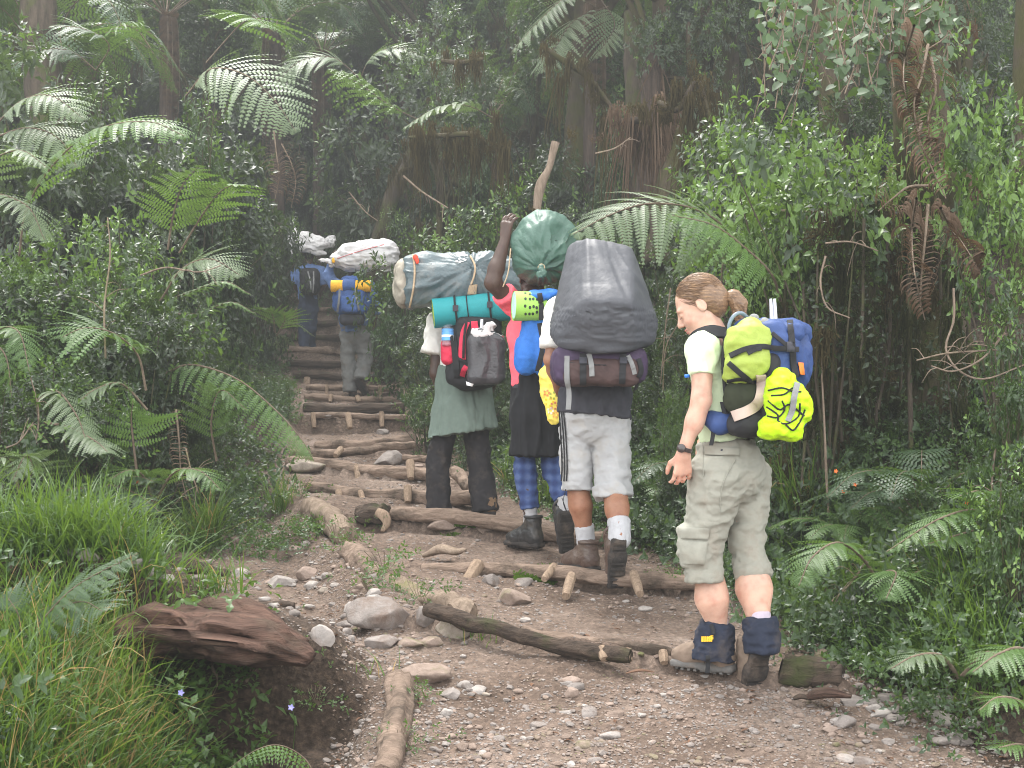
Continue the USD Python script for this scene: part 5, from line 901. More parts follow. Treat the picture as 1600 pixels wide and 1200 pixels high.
# many lesser stones along the wash and the right edge
r_ = np.random.default_rng(77)
for k in range(230):
    zone = r_.choice(3, p=[.62, .26, .12]); px, py = ((r_.uniform(150, 600), r_.uniform(880, 1010)), (r_.uniform(1280, 1560), r_.uniform(1080, 1195)), (r_.uniform(640, 1000), r_.uniform(1060, 1195)))[zone]; p = hit(px, py); u, v_ = side_of(p[0], p[1])
    if zone == 0 and p[1] < 4.9: continue
    s = r_.gamma(2.2, .0075) + .006; v, f = rock(700 + k, (s * r_.uniform(.9, 1.5), s, s * r_.uniform(.5, .8)), 2, .3)
    q = int(r_.choice(4, p=[.45, .2, .25, .1])); tn_ = ('grey', 'pale', 'brown', 'blotched')[q]; wh = ('among the rubble of the wash', 'on the gravel at the lower right', 'on the open gravel at the bottom')[zone]
    obj('small_stone', (v + p + [0, 0, s * .05], f), ROCKS[q], None, smooth=45, label=f'small {tn_} stone {wh}', cat='stone', group=f'small {tn_} stones {wh}')
# tiny flowers
FL = mat('petal_orange', {'p': ('principled_bsdf', {'base_color': (.75, .16, .03), 'roughness': .6})}, []); FV = mat('petal_violet', {'p': ('principled_bsdf', {'base_color': (.35, .33, .75), 'roughness': .6})}, [])
for k, (px, py, d, m_, lab) in enumerate([(1306, 736, 6.4, FL, 'orange blossom nearest the thin rusty stem'), (1336, 757, 6.4, FL, 'orange blossom in the herbs right of the rusty stem'), (1318, 768, 6.3, FL, 'orange blossom lowest on the right bank'), (1510, 785, 5.7, FL, 'orange blossom among the fern at the right'), (1485, 880, 5.3, FL, 'orange blossom near the lower ferns'), (283, 1082, 4.2, FV, 'pale violet flower by the dark hollow'), (455, 1105, 4.35, FV, 'pale violet flower below the rotten log'), (216, 753, 7.0, FL, 'orange blossom at the foot of the left thicket')]):
    t = thing('small_flower', lab, 'flower', at(px, py, d)); a = np.arange(5) * 1.257; X = np.stack([np.cos(a), -.3 + 0 * a, np.sin(a)], 1); v, f = place_many(*leaf_t(.7), np.zeros((5, 3)), X, np.tile([0, -1., 0], (5, 1)), np.full(5, .013)); obj('petals', (v, f), m_, t, smooth=False)
    obj('stem', tube(bez([(0, .005, 0), (.01, .02, -.06), (.0, .04, -.16)], 6), .0016, 4, False), LEAF['herb'], t)
# ------------------------------------------------------------------ bodies, clothes and bags as smooth solids
class Vol:
    """A signed distance grid: primitives blend into one another; mesh() gives one continuous surface."""
    def __init__(s, prims, h, pad=0.04):
        s.h = h; lo = np.min([p[1] for p in prims], 0) - pad; hi = np.max([p[2] for p in prims], 0) + pad; s.lo = lo
        s.n = np.ceil((hi - lo) / h).astype(int) + 1; s.v = np.full(s.n, 0.5, np.float32)
        for fn, a, b, k, op in prims:
            m = k + 3 * h; i0 = np.clip(((a - m - lo) / h).astype(int), 0, s.n - 1); i1 = np.clip(((b + m - lo) / h).astype(int) + 2, 1, s.n)
            ax = [lo[q] + h * np.arange(i0[q], i1[q]) for q in range(3)]; P = np.stack(np.meshgrid(*ax, indexing='ij'), -1)
            d = fn(P).astype(np.float32); sl = tuple(slice(i0[q], i1[q]) for q in range(3)); o = s.v[sl]
            if op == '+':
                e = np.maximum(k - np.abs(o - d), 0) / max(k, 1e-6); s.v[sl] = np.minimum(o, d) - e * e * k / 4
            elif op == '-':
                e = np.maximum(k - np.abs(o + d), 0) / max(k, 1e-6); s.v[sl] = np.maximum(o, -d) + e * e * k / 4
    def mesh(s, wr=None, smooth=1):
        v = s.v; ins = v < 0; N = np.array(v.shape); c = N - 1
        def cor(a, k): return a[k[0]:c[0] + k[0], k[1]:c[1] + k[1], k[2]:c[2] + k[2]]
        K = [(i, j, k) for i in (0, 1) for j in (0, 1) for k in (0, 1)]
        cnt = sum(cor(ins, k).astype(np.int8) for k in K); cell = (cnt > 0) & (cnt < 8); idx = np.full(c, -1, np.int64); w = np.argwhere(cell); idx[cell] = np.arange(len(w))
        acc = np.zeros((len(w), 3)); num = np.zeros(len(w))
        for a in range(3):
            for k in K:
                if k[a]: continue
                k2 = list(k); k2[a] = 1; va = v[w[:, 0] + k[0], w[:, 1] + k[1], w[:, 2] + k[2]]; vb = v[w[:, 0] + k2[0], w[:, 1] + k2[1], w[:, 2] + k2[2]]; x = (va < 0) != (vb < 0)
                t = np.where(x, va / np.where(x, va - vb, 1), 0); p = np.tile(np.array(k, float), (len(w), 1)); p[:, a] = t; acc += np.where(x[:, None], p, 0); num += x
        V = s.lo + s.h * (w + acc / num[:, None]); Q = []
        for a in range(3):
            b, d = (a + 1) % 3, (a + 2) % 3; sl0 = [slice(1, -1)] * 3; sl0[a] = slice(0, -1); sl1 = list(sl0); sl1[a] = slice(1, None)
            i0, i1 = ins[tuple(sl0)], ins[tuple(sl1)]; e = np.argwhere(i0 != i1); off = np.ones(3, int); off[a] = 0; e = e + off; fl = ins[e[:, 0], e[:, 1], e[:, 2]]
            q = []
            for (ob, od) in ((1, 1), (0, 1), (0, 0), (1, 0)):
                x = e.copy(); x[:, b] -= ob; x[:, d] -= od; q.append(idx[x[:, 0], x[:, 1], x[:, 2]])
            q = np.stack(q, 1); q[~fl] = q[~fl][:, ::-1]; Q.append(q)
        Q = np.vstack(Q); Q = Q[(Q >= 0).all(1)]; Fc = np.vstack([Q[:, [0, 1, 2]], Q[:, [0, 2, 3]]])
        if smooth:
            V = relax(V, Fc, 3 * smooth, 0.8 * s.h)
        if wr is not None: V = wrinkle(V, Fc, *wr)
        return V, Fc
def relax(V, Fc, n, most):
    from scipy.sparse import coo_matrix
    e = np.vstack([Fc[:, [0, 1]], Fc[:, [1, 2]], Fc[:, [2, 0]]]); e = np.vstack([e, e[:, ::-1]]); A = coo_matrix((np.ones(len(e)), (e[:, 0], e[:, 1])), (len(V), len(V))).tocsr(); A.data[:] = 1; d = np.maximum(np.asarray(A.sum(1)).ravel(), 1)[:, None]; X = V.copy()
    for _ in range(n):
        for k in (.55, -.56): X = X + k * (A @ X / d - X) * (d > 1)
    m = X - V; L = np.linalg.norm(m, axis=1, keepdims=True); return V + m * np.minimum(1, most / np.maximum(L, 1e-9))
def normals_of(V, Fc):
    n = np.zeros_like(V); g = np.cross(V[Fc[:, 1]] - V[Fc[:, 0]], V[Fc[:, 2]] - V[Fc[:, 0]])
    for k in range(3): np.add.at(n, Fc[:, k], g)
    return unit(n)
def wrinkle(V, Fc, amp, freq, seed=0, sharp=True, extra=None):
    """Folds: ridged noise with its own stretch along x, y, z (or a function of the points)."""
    q = extra(V) if extra is not None else V * np.asarray(freq, float)
    n = meshkit.fbm(q + seed * 5.3, 3, seed); n = (0.62 - np.clip(np.abs(n - 0.5) * 6.5, 0, 1.5)) if sharp else (n - 0.5) * 2.4
    return V + normals_of(V, Fc) * (amp * n)[:, None]
def cone(a, b, ra, rb, k=0.02, flat='', sq=None, op='+'):
    a, b = np.asarray(a, float), np.asarray(b, float); ab = b - a; L2 = ab @ ab + 1e-9; R = max(ra, rb); u = ab / math.sqrt(L2)
    def fn(P):
        q = P - a; t0 = q @ ab / L2; t = np.clip(t0, 0, 1); r = ra + (rb - ra) * t; o = q - t[..., None] * ab
        if sq is not None:
            s, f = sq; o = o + (1 / f - 1) * (o @ s)[..., None] * s
        d = np.linalg.norm(o, axis=-1) - r
        if sq is not None: d = d * (0.5 + 0.5 * sq[1])
        if 'b' in flat: d = np.maximum(d, (t0 - 1) * math.sqrt(L2))
        if 'a' in flat: d = np.maximum(d, -t0 * math.sqrt(L2))
        return d
    return fn, np.minimum(a, b) - R, np.maximum(a, b) + R, k, op
def ell(c, r, rot=None, k=0.02, op='+'):
    c, r = np.asarray(c, float), np.asarray(r, float); M = np.eye(3) if rot is None else np.asarray(rot, float); R = r.max()
    def fn(P):
        q = (P - c) @ M.T; k0 = np.linalg.norm(q / r, axis=-1); k1 = np.linalg.norm(q / r**2, axis=-1); return k0 * (k0 - 1) / np.maximum(k1, 1e-6)
    return fn, c - R, c + R, k, op
def rbox(c, half, rad, rot=None, k=0.02, op='+'):
    c, hf = np.asarray(c, float), np.asarray(half, float) - rad; M = np.eye(3) if rot is None else np.asarray(rot, float); R = np.linalg.norm(half)
    def fn(P):
        q = np.abs((P - c) @ M.T) - hf; return np.linalg.norm(np.maximum(q, 0), axis=-1) + np.minimum(q.max(-1), 0) - rad
    return fn, c - R, c + R, k, op
def half_cut(prim, p0, n):
    """The primitive with the side of a plane cut away (n points to what goes)."""
    fn, a, b, k, op = prim; p0, n = np.asarray(p0, float), unit(n)
    return (lambda P: np.maximum(fn(P), (P - p0) @ n)), a, b, k, op
def chain(pts, rad, k=0.02, flat='', sq=None):
    out = []
    for i in range(len(pts) - 1):
        f = ('a' if i == 0 and 'a' in flat else '') + ('b' if i == len(pts) - 2 and 'b' in flat else ''); out.append(cone(pts[i], pts[i + 1], rad[i], rad[i + 1], k, f, sq))
    return out
class Fig:
    """A person's place: photograph pixels with a depth offset become points, pixel radii become metres."""
    def __init__(s, d): s.d = d; s.m = d / F
    def p(s, x, y, dd=0.0): return at(x, y, s.d + dd)
    def chain(s, pts, k=0.02, flat='', sq=None):       # pts: (px, py, dd, r px)
        return chain([s.p(*q[:3]) for q in pts], [q[3] * s.m for q in pts], k, flat, sq)
    def ball(s, x, y, dd, rx, ry=None, rd=None, k=0.02, rot=None):
        return ell(s.p(x, y, dd), (rx * s.m, (rd if rd is not None else rx) * s.m, (ry or rx) * s.m), rot, k)
def px_of(P):
    q = np.asarray(P, float) - [0, 0, CAMZ]; dep = q[:, 1] * cP + q[:, 2] * sP; up = -q[:, 1] * sP + q[:, 2] * cP
    return np.stack([800 + F * q[:, 0] / dep, 600 - F * up / dep], 1), q[:, 1]
class Drape:
    """Finds where a solid's near side lies behind given photograph pixels, to lay straps, flaps and patches on it."""
    def __init__(s, *ms):
        V = np.vstack([m[0] for m in ms]); s.px, s.y = px_of(V); s.t = cKDTree(s.px)
    def __call__(s, pts, lift=0.004):
        out = []
        for p in np.asarray(pts, float):
            d, i = s.t.query(p[:2], 24); y = s.y[i]; ok = d < max(5.0, d[0] * 2.2); y0 = y[ok].min(); near = ok & (y < y0 + 0.03); out.append(at(p[0], p[1], np.average(y[near], weights=1 / (d[near] + 0.5)) - lift))
        return np.array(out)
    def strap(s, pts, width, thick=0.003, lift=0.004, n=16):
        lift = lift + .004
        c = bez([(a, b, 0) for a, b in pts], n)[:, :2]; w = np.broadcast_to(np.asarray(width, float), (2,)); w = np.linspace(w[0], w[-1], n); t = unit(np.gradient(c, axis=0)); nm = np.stack([-t[:, 1], t[:, 0]], 1)
        A, B = s(c - nm * w[:, None] / 2, lift), s(c + nm * w[:, None] / 2, lift); mid = s(c, lift); A[:, 1] = np.minimum(A[:, 1], mid[:, 1] + .02); B[:, 1] = np.minimum(B[:, 1], mid[:, 1] + .02)
        return strip((A + B) / 2, B - A, np.linalg.norm(B - A, axis=1), thick)
    def cord(s, pts, r, n=20, lift=0.003):
        c = bez([(a, b, 0) for a, b in pts], n)[:, :2]; return tube(s(c, lift), r, 6, True)
    def patch(s, corners, nu=8, nv=6, thick=0.004, lift=0.003, bulge=0.0):
        """A four cornered patch (pixels, clockwise from top left) laid on the surface, with an edge thickness."""
        a, b, c, d = [np.array(q, float) for q in corners]; u, v = np.meshgrid(np.linspace(0, 1, nu), np.linspace(0, 1, nv)); u, v = u.ravel()[:, None], v.ravel()[:, None]
        q = (a * (1 - u) + b * u) * (1 - v) + (d * (1 - u) + c * u) * v; bl = bulge * (np.sin(np.pi * u) * np.sin(np.pi * v))[:, 0]; P = s(q, lift); P[:, 1] -= bl; Pf = P - [0, thick, 0]
        i, j = np.meshgrid(np.arange(nv - 1), np.arange(nu - 1), indexing='ij'); k = (i * nu + j).ravel(); f = np.stack([k, k + nu, k + nu + 1, k + 1], 1); n = len(P); per = np.concatenate([np.arange(nu), np.arange(1, nv) * nu + nu - 1, (nv - 1) * nu + np.arange(nu - 2, -1, -1), np.arange(nv - 2, 0, -1) * nu]); p2 = np.roll(per, -1)
        return cat_([(np.vstack([Pf, P]), np.vstack([f, np.stack([per, p2, p2 + n, per + n], 1)]))])
def frame3(f, up=(0, 0, 1)):
    """Rows: forward, left, up."""
    f = unit(f); l = unit(np.cross(up, f)); return np.stack([f, l, np.cross(f, l)])
def loc(o, R, p): return np.asarray(o) + np.asarray(p, float) @ R
def head_prims(o, R, s=1.0, hair=None):
    q = lambda *p: loc(o, R, np.array(p) * s)
    def e(c, r, k=.012, op='+'): return ell(q(*c), np.array(r) * s, R, k * s, op)
    P = [e((-.012, 0, .035), (.094, .074, .086)), e((.03, 0, -.025), (.06, .056, .084), .03)]
    for sd in (-1, 1):
        P += [cone(q(-.005, sd * .05, -.05), q(.066, sd * .012, -.094), .022 * s, .018 * s, .03 * s), e((.052, sd * .036, -.03), (.03, .026, .03), .02), e((.074, sd * .028, .024), (.018, .026, .011), .012)]
    P += [e((.094, -.032, .004), (.016, .015, .011), .012, '-'), e((.094, .032, .004), (.016, .015, .011), .012, '-')]
    P += [e((.0775, sd * .032, .003), (.012, .014, .0105), .004) for sd in (-1, 1)]
    P += [cone(q(.082, 0, .018), q(.108, 0, -.024), .008 * s, .0105 * s, .012 * s), e((.097, .011, -.03), (.011, .0075, .0075), .006), e((.097, -.011, -.03), (.011, .0075, .0075), .006)]
    P += [e((.089, 0, -.052), (.0125, .023, .0062), .005), e((.087, 0, -.0645), (.012, .019, .007), .004), e((.076, 0, -.09), (.019, .021, .017), .015)]
    for sd in (-1, 1): P += [ell(q(-.012, sd * .077, -.002), np.array((.021, .0085, .031)) * s, R, .006 * s), ell(q(-.008, sd * .087, .0), np.array((.011, .006, .018)) * s, R, .004 * s, '-')]
    return P
def hand_prims(wrist, d, palm, s=1.0, curl=(25, 30, 25), thumb=1, spread=6.0, k=.005):
    """Palm, four bent fingers of different lengths and a thumb. d: towards the fingers; palm: out of the palm; thumb: +1 / -1 the side the thumb is on."""
    d = unit(d); n = unit(np.asarray(palm, float) - d * (np.asarray(palm) @ d)); sd = np.cross(n, d) * thumb; w = np.asarray(wrist, float); P = [cone(w, w + d * .03 * s, .024 * s, .027 * s, .015, sq=(n, .62))]
    L = [.072, .08, .074, .058]
    for i in range(4):
        off = sd * (.030 - .020 * i) * s; kn = w + d * (.092 - .004 * abs(i - 1)) * s + off; P.append(cone(w + d * .018 * s + off * .55, kn, .0135 * s, .0115 * s, .014)); ang = math.radians((1.3 - i) * spread); a = d * math.cos(ang) + sd * math.sin(ang); p = kn; th = 0
        for j, (fr, r) in enumerate(((.45, .0094), (.31, .0085), (.24, .0076))):
            th += math.radians(curl[j]); e = p + (a * math.cos(th) + n * math.sin(th)) * L[i] * fr * s; P.append(cone(p, e, r * s, (r - .0008) * s, k)); p = e
    b = w + d * .026 * s + sd * .02 * s + n * .006; m = b + (d * .62 + sd * .62 + n * .35) * .042 * s; e = m + (d * .9 + sd * .18 + n * .35) * .03 * s; t = e + (d * .92 + n * .35) * .024 * s
    return P + [cone(b, m, .0135 * s, .0115 * s, .012), cone(m, e, .0108 * s, .0098 * s, k), cone(e, t, .0095 * s, .0082 * s, k)]
def body_prims(J, R, scale=1.0, face=True, headR=None, lk=.86, ar=1.0):
    """The bare figure from its joints: J maps names to points."""
    s = scale; f = R[0]; sq = (f, .68); P = []
    P += [cone(J['pelvis'], J['waist'], .115 * s, .1 * s, .05, sq=sq), cone(J['waist'], J['chest'], .1 * s, .125 * s, .05, sq=sq), cone(J['chest'], J['neck'], .12 * s, .06 * s, .05, sq=sq), cone(J['neck'], J['head'] - (headR if headR is not None else R)[2] * .03, .05 * s, .048 * s, .03)]
    for q in 'LR':
        P += [cone(J['chest'] * .35 + J['neck'] * .65, J['sh' + q], .055 * s * ar, .05 * s * ar, .03), cone(J['sh' + q], J['el' + q], .05 * s * ar, .038 * s * ar, .02), cone(J['el' + q], J['el' + q] * .6 + J['wr' + q] * .4, .038 * s * ar, .037 * s * ar, .02), cone(J['el' + q] * .6 + J['wr' + q] * .4, J['wr' + q], .037 * s * ar, .024 * s, .02)]
        c = J['kn' + q] * .62 + J['an' + q] * .38 - f * .012
        P += [cone(J['pelvis'] * .4 + J['hip' + q] * .6, J['kn' + q], .08 * s * lk, .052 * s * lk, .03), cone(J['kn' + q], c, .05 * s * lk, .05 * s * lk, .02), cone(c, J['an' + q], .05 * s * lk, .034 * s * lk, .02), cone(J['an' + q], J['an' + q] * .55 + J['toe' + q] * .45, .033 * s * lk, .024 * s, .02)]
    return P + (head_prims(J['head'], R if headR is None else headR, s) if face else [])
def boot(parent, heel, f, u, mats, L=.285, shaft=.13, name='boot', h=.0085, tilt=None, cuff=True):
    """A laced boot at the heel point, its sole along f and its shaft along u."""
    f = unit(f); u = unit(np.asarray(u, float) - f * (np.asarray(u) @ f)); R = np.stack([f, np.cross(u, f), u]); q = lambda *p: loc(heel, R, p); sc = L / .285
    sh = unit(np.asarray(tilt if tilt is not None else u, float)); ank = q(.062 * sc, 0, .085)
    up = [cone(q(.05, 0, .055), q(.12 * sc, 0, .06), .046, .045, .03), cone(q(.12 * sc, 0, .058), q(.2 * sc, 0, .045), .045, .041, .03), cone(q(.2 * sc, 0, .042), q(.238 * sc, 0, .04), .041, .036, .03), cone(q(.05, 0, .05), ank, .045, .046, .03), cone(ank, ank + sh * shaft * .5, .046, .044, .02), cone(ank + sh * shaft * .5, ank + sh * shaft, .044, .05, .02, 'b'), cone(q(.19 * sc, 0, .05), ank + R[0] * .02 + u * .05, .03, .034, .03)]
    up = [half_cut(x, q(0, 0, .017), -u) for x in up]; m = Vol(up, h).mesh((.003, (30, 30, 45), 3)); o = obj(name, m, mats[0], parent)
    so = [rbox(q(.06, 0, .012), (.062, .042, .017), .014, R, .02), rbox(q(.175 * sc, 0, .013), (.095 * sc, .047, .015), .013, R, .03)]
    sm_ = Vol(so, h * .75).mesh(); obj('sole', sm_, mats[1], str(o.GetPath()))
    ms = []
    for k in range(9):                                             # tread lugs under the sole
        ms.append(np.array([q(.018 + .028 * k * sc, 0, -.006)]))
        b = trimesh.creation.box([.012, .07 if 0 < k < 8 else .05, .009]); obj('lug', (loc(ms[-1][0], R, b.vertices), np.array(b.faces)), mats[1], str(o.GetPath()), smooth=False)
    if cuff:
        ring = [ank + sh * (shaft - .008) + (R[0] * math.cos(a) + R[1] * math.sin(a)) * .051 for a in np.linspace(0, 2 * np.pi, 19)]; obj('collar', tube(np.array(ring), .009, 7, False), mats[0], str(o.GetPath()))
        for k in range(5):
            z = .075 + .026 * k; x0 = .155 * sc - .018 * k if k < 3 else .118 * sc - .006 * k
            c = q(x0 - .012, 0, z + .012) if k < 2 else ank + sh * (.02 + .03 * (k - 2)) + R[0] * .05
            obj('lace', tube(bez([c - R[1] * .026, c + R[0] * .006 + u * .004, c + R[1] * .026], 7), .0028, 5, True), mats[2], str(o.GetPath()))
    return o
def mat_roll(t, a, b, r, outer, inner, turns=6, name='roll'):
    """A rolled sleeping mat: a real spiral with a differently coloured outside."""
    a, b = np.asarray(a, float), np.asarray(b, float); ax = unit(b - a); u, w = rot_to(ax[None]); u, w = u[0], w[0]
    th = np.linspace(0.6, turns * 2 * np.pi, turns * 22); rr = r * .985 * (.12 + .88 * th / th[-1]); pit = r * .88 / turns; ring = lambda R_: np.cos(th)[:, None] * u * R_[:, None] + np.sin(th)[:, None] * w * R_[:, None]
    i_, o_ = ring(rr - pit * .8), ring(rr); n = len(th); v = np.vstack([a + i_, a + o_, b + i_, b + o_]); k = np.arange(n - 1)
    f = np.vstack([np.stack(x, 1) for x in ((k, k + 1, n + k + 1, n + k), (2 * n + k, 3 * n + k, 3 * n + k + 1, 2 * n + k + 1), (n + k, n + k + 1, 3 * n + k + 1, 3 * n + k), (k, 2 * n + k, 2 * n + k + 1, k + 1))]); obj('foam', cat_([(v, f)]), inner, t, smooth=30)
    c = [a + ax * s for s in np.linspace(-.002, np.linalg.norm(b - a) + .002, 14)]; rad = r * (1 + .02 * noise3(np.array(c), 9, 3)); obj('outside', tube(np.array(c), rad, 30, False), outer, t, smooth=True)
def hull_bag(balls, sub=0.02, smooth=6):
    """A taut cover over round corners: the hull of balls, refined for folds."""
    s = trimesh.creation.icosphere(1); man = None
    pts = np.vstack([s.vertices * r + np.asarray(c) for c, r in balls]); h = trimesh.convex.convex_hull(pts); v, f = trimesh.remesh.subdivide_to_size(np.array(h.vertices), np.array(h.faces), sub); m = trimesh.Trimesh(v, f, process=True)
    trimesh.smoothing.filter_taubin(m, lamb=.5, nu=.5, iterations=smooth); return np.array(m.vertices), np.array(m.faces)
def hull_vol(balls, h, soft=.012, wr=None, smooth=2):
    """The same taut cover as an evenly meshed smooth solid."""
    s = trimesh.creation.icosphere(1); pts = np.vstack([s.vertices * r + np.asarray(c) for c, r in balls]); hl_ = trimesh.convex.convex_hull(pts); nn, idx = np.unique(np.round(hl_.face_normals, 2), axis=0, return_index=True); nn = hl_.face_normals[idx]; off = np.einsum('ij,ij->i', nn, hl_.triangles_center[idx])
    def fn(P):
        sh_ = P.shape[:-1]; q = P.reshape(-1, 3); out = np.empty(len(q))
        for i in range(0, len(q), 20000): a = q[i:i + 20000] @ nn.T - off; m = a.max(1); out[i:i + 20000] = m + soft * np.log(np.exp((a - m[:, None]) / soft).sum(1)) - soft * 1.2
        return out.reshape(sh_)
    return Vol([(fn, pts.min(0), pts.max(0), .01, '+')], h).mesh(wr, smooth)
def strap_m(name, label, mesh, material, parent): return obj(name, mesh, material, parent, smooth=False, label=label)
# ------------------------------------------------------------------ people and what they carry
def skin(name, c, dark=False):
    return mat(name, {'g': ('geometry', {}), 'n': ('noise_texture', {'scale': 22.0, 'detail': 4.0}), 'r': ('rgb_ramp', {'ramp': [(.28, (c[0] * .84, c[1] * .72, c[2] * .7)), (.5, c), (.72, c3(c, 1.13))]}), 'n2': ('noise_texture', {'scale': 260.0}), 'b': ('bump', {'strength': .12, 'distance': .002}),
                      'p': ('principled_bsdf', {'roughness': .48, 'specular_ior_level': .4, 'subsurface_weight': .12 if not dark else .03, 'subsurface_scale': .01})}, [('g.position', 'n.vector'), ('n.fac', 'r.fac'), ('r.color', 'p.base_color'), ('g.position', 'n2.vector'), ('n2.fac', 'b.height'), ('b.normal', 'p.normal')])
def plain(name, c, rough=.5, spec=.4, metal=0.0): return mat(name, {'p': ('principled_bsdf', {'base_color': c, 'roughness': rough, 'specular_ior_level': spec, 'metallic': metal})}, [])
FAIR, BROWN, TAN = skin('skin_fair', (.45, .275, .205)), skin('skin_dark', (.05, .027, .019), True), skin('skin_tan', (.26, .125, .075), True)
HAIRB = mat('hair_blonde', {'g': ('geometry', {}), 'mp': ('mapping', {'scale': (1, 1, 5)}), 'n': ('noise_texture', {'scale': 26.0, 'detail': 7.0, 'roughness': .7}), 'r': ('rgb_ramp', {'ramp': [(.3, (.06, .032, .018)), (.52, (.15, .085, .045)), (.75, (.34, .21, .105))]}), 'b': ('bump', {'strength': .5, 'distance': .004}), 'p': ('principled_bsdf', {'roughness': .42, 'specular_ior_level': .5})},
            [('g.position', 'mp.vector'), ('mp.vector', 'n.vector'), ('n.fac', 'r.fac'), ('r.color', 'p.base_color'), ('n.fac', 'b.height'), ('b.normal', 'p.normal')])
HAIRK = cloth('hair_black', (.012, .010, .009), .3, 90, .9, .8, 160)
C_ = {n: cloth('cloth_' + n, *a, **k) for n, a, k in [
    ('shirt_mint', ((.58, .68, .46),), dict(var=.06)), ('trousers_sage', ((.27, .265, .225),), dict(var=.12, dirt=(.2, .165, .13))), ('navy', ((.018, .023, .04),), dict(var=.25, dirt=(.07, .055, .045))), ('strap', ((.016, .016, .018),), dict(var=.3, rough=.7)), ('grey_strap', ((.2, .2, .2),), dict(var=.15)),
    ('white_shirt', ((.68, .66, .62),), dict(var=.05)), ('sweater', ((.135, .175, .15),), dict(var=.12)), ('black_trousers', ((.022, .02, .022),), dict(var=.25, dirt=(.07, .055, .045))), ('pink', ((.82, .13, .17),), dict(var=.1)), ('black_jacket', ((.012, .012, .014),), dict(var=.3)), ('jeans', ((.045, .075, .19),), dict(var=.3, scale=30)),
    ('socks', ((.36, .35, .36),), dict(var=.12, bump=.5)), ('white_socks', ((.42, .42, .44),), dict(var=.1, bump=.5)), ('shorts_grey', ((.36, .36, .365),), dict(var=.07, dirt=(.34, .31, .27))), ('charcoal', ((.045, .045, .055),), dict(var=.2)), ('denim_shirt', ((.10, .16, .32),), dict(var=.15)), ('grey_trousers', ((.17, .17, .165),), dict(var=.15, dirt=(.12, .1, .08))), ('dark_jeans', ((.035, .045, .075),), dict(var=.25)),
    ('pack_blue', ((.045, .095, .26),), dict(var=.2, rough=.6)), ('pack_navy', ((.03, .058, .165),), dict(var=.25, rough=.55)), ('pack_red', ((.55, .03, .07),), dict(var=.18, rough=.55)), ('pack_black', ((.016, .016, .018),), dict(var=.3, rough=.6)), ('pack_brown', ((.055, .032, .03),), dict(var=.3, rough=.7)), ('pack_purple', ((.05, .032, .065),), dict(var=.25, rough=.65)), ('lime', ((.27, .34, .06),), dict(var=.12, rough=.5)), ('neon', ((.42, .68, .013),), dict(var=.08, rough=.45)), ('beige', ((.46, .36, .31),), dict(var=.1)), ('mesh_pocket', ((.022, .026, .014),), dict(var=.3)),
    ('bag_blue', ((.03, .15, .50),), dict(var=.12, rough=.6)), ('yellow_mat', ((.78, .40, .02),), dict(var=.08, rough=.6)), ('white_sack', ((.6, .58, .58),), dict(var=.12, rough=.6, scale=7, dirt=(.42, .38, .36))), ('rope', ((.4, .3, .2),), dict(var=.2, scale=80)), ('dirt_canvas', ((.3, .27, .22),), dict(var=.3, scale=7))]}
def shiny(name, c, rough=.38, dirt=None, bump=.35): return cloth(name, c, .14, 5, rough, bump, 90, .5, dirt=dirt)
TARP, GREENSACK, RAIN, PLASTIC = shiny('tarpaulin_slate', (.075, .105, .115), .42, (.17, .17, .16)), shiny('tarpaulin_green', (.045, .10, .075), .5), shiny('rain_cover', (.055, .057, .067), .55, bump=.2), shiny('plastic_black', (.035, .033, .037), .24)
TEAL, LIMEFOAM, GREENMAT = plain('foam_teal', (.02, .25, .27), .62, .3), plain('foam_lime', (.42, .55, .06), .7), plain('foam_green', (.30, .55, .10), .6)
INK, WHITE, BLUECAP, LABELB = plain('print_black', (.02, .03, .02)), plain('plastic_white', (.8, .8, .8), .5), plain('cap_blue', (.04, .2, .75), .35), plain('bottle_label', (.12, .36, .75), .45)
WATER = mat('bottle_water', {'p': ('principled_bsdf', {'base_color': (.82, .92, 1), 'roughness': .08, 'transmission_weight': .92, 'ior': 1.33})}, [])
LEATHER, LEATHERB, SUEDE, RUBBER, LACE = shiny('leather_brown', (.06, .036, .027), .48, (.13, .1, .08)), shiny('leather_black', (.014, .0135, .014), .4, (.08, .065, .05)), cloth('boot_suede', (.17, .125, .095), .2, 25, .85, dirt=(.22, .17, .13)), cloth('rubber', (.03, .026, .024), .4, 40, .8, .5, 200, dirt=(.12, .09, .07)), plain('lace', (.05, .04, .035), .8)
GREYSOLE = cloth('sole_grey', (.12, .115, .11), .3, 40, .8, dirt=(.16, .12, .09)); LOGO, ALU, ORANGE, TUBE, GLASSW = plain('logo_yellow', (.85, .5, .03), .6), plain('aluminium', (.55, .56, .6), .35, .5, .8), plain('tag_orange', (.8, .2, .03), .6), plain('hose_grey', (.12, .16, .2), .3, .6), plain('watch_dark', (.03, .022, .02), .25, .6)
Zp = np.array([0, 0, 1.0])
def sub(o): return str(o.GetPath())
def org(t, m): return m
def person(label): return thing('person', label, 'person')
def garment(name, prims, material, parent, h=.01, wr=(.006, (9, 9, 5), 1), label=None):
    m = Vol(prims, h).mesh(wr); m = (wrinkle(m[0], m[1], wr[0] * .4, np.asarray(wr[1]) * 2.3, wr[2] + 70), m[1]); obj(name, m, material, parent, label=label); return m

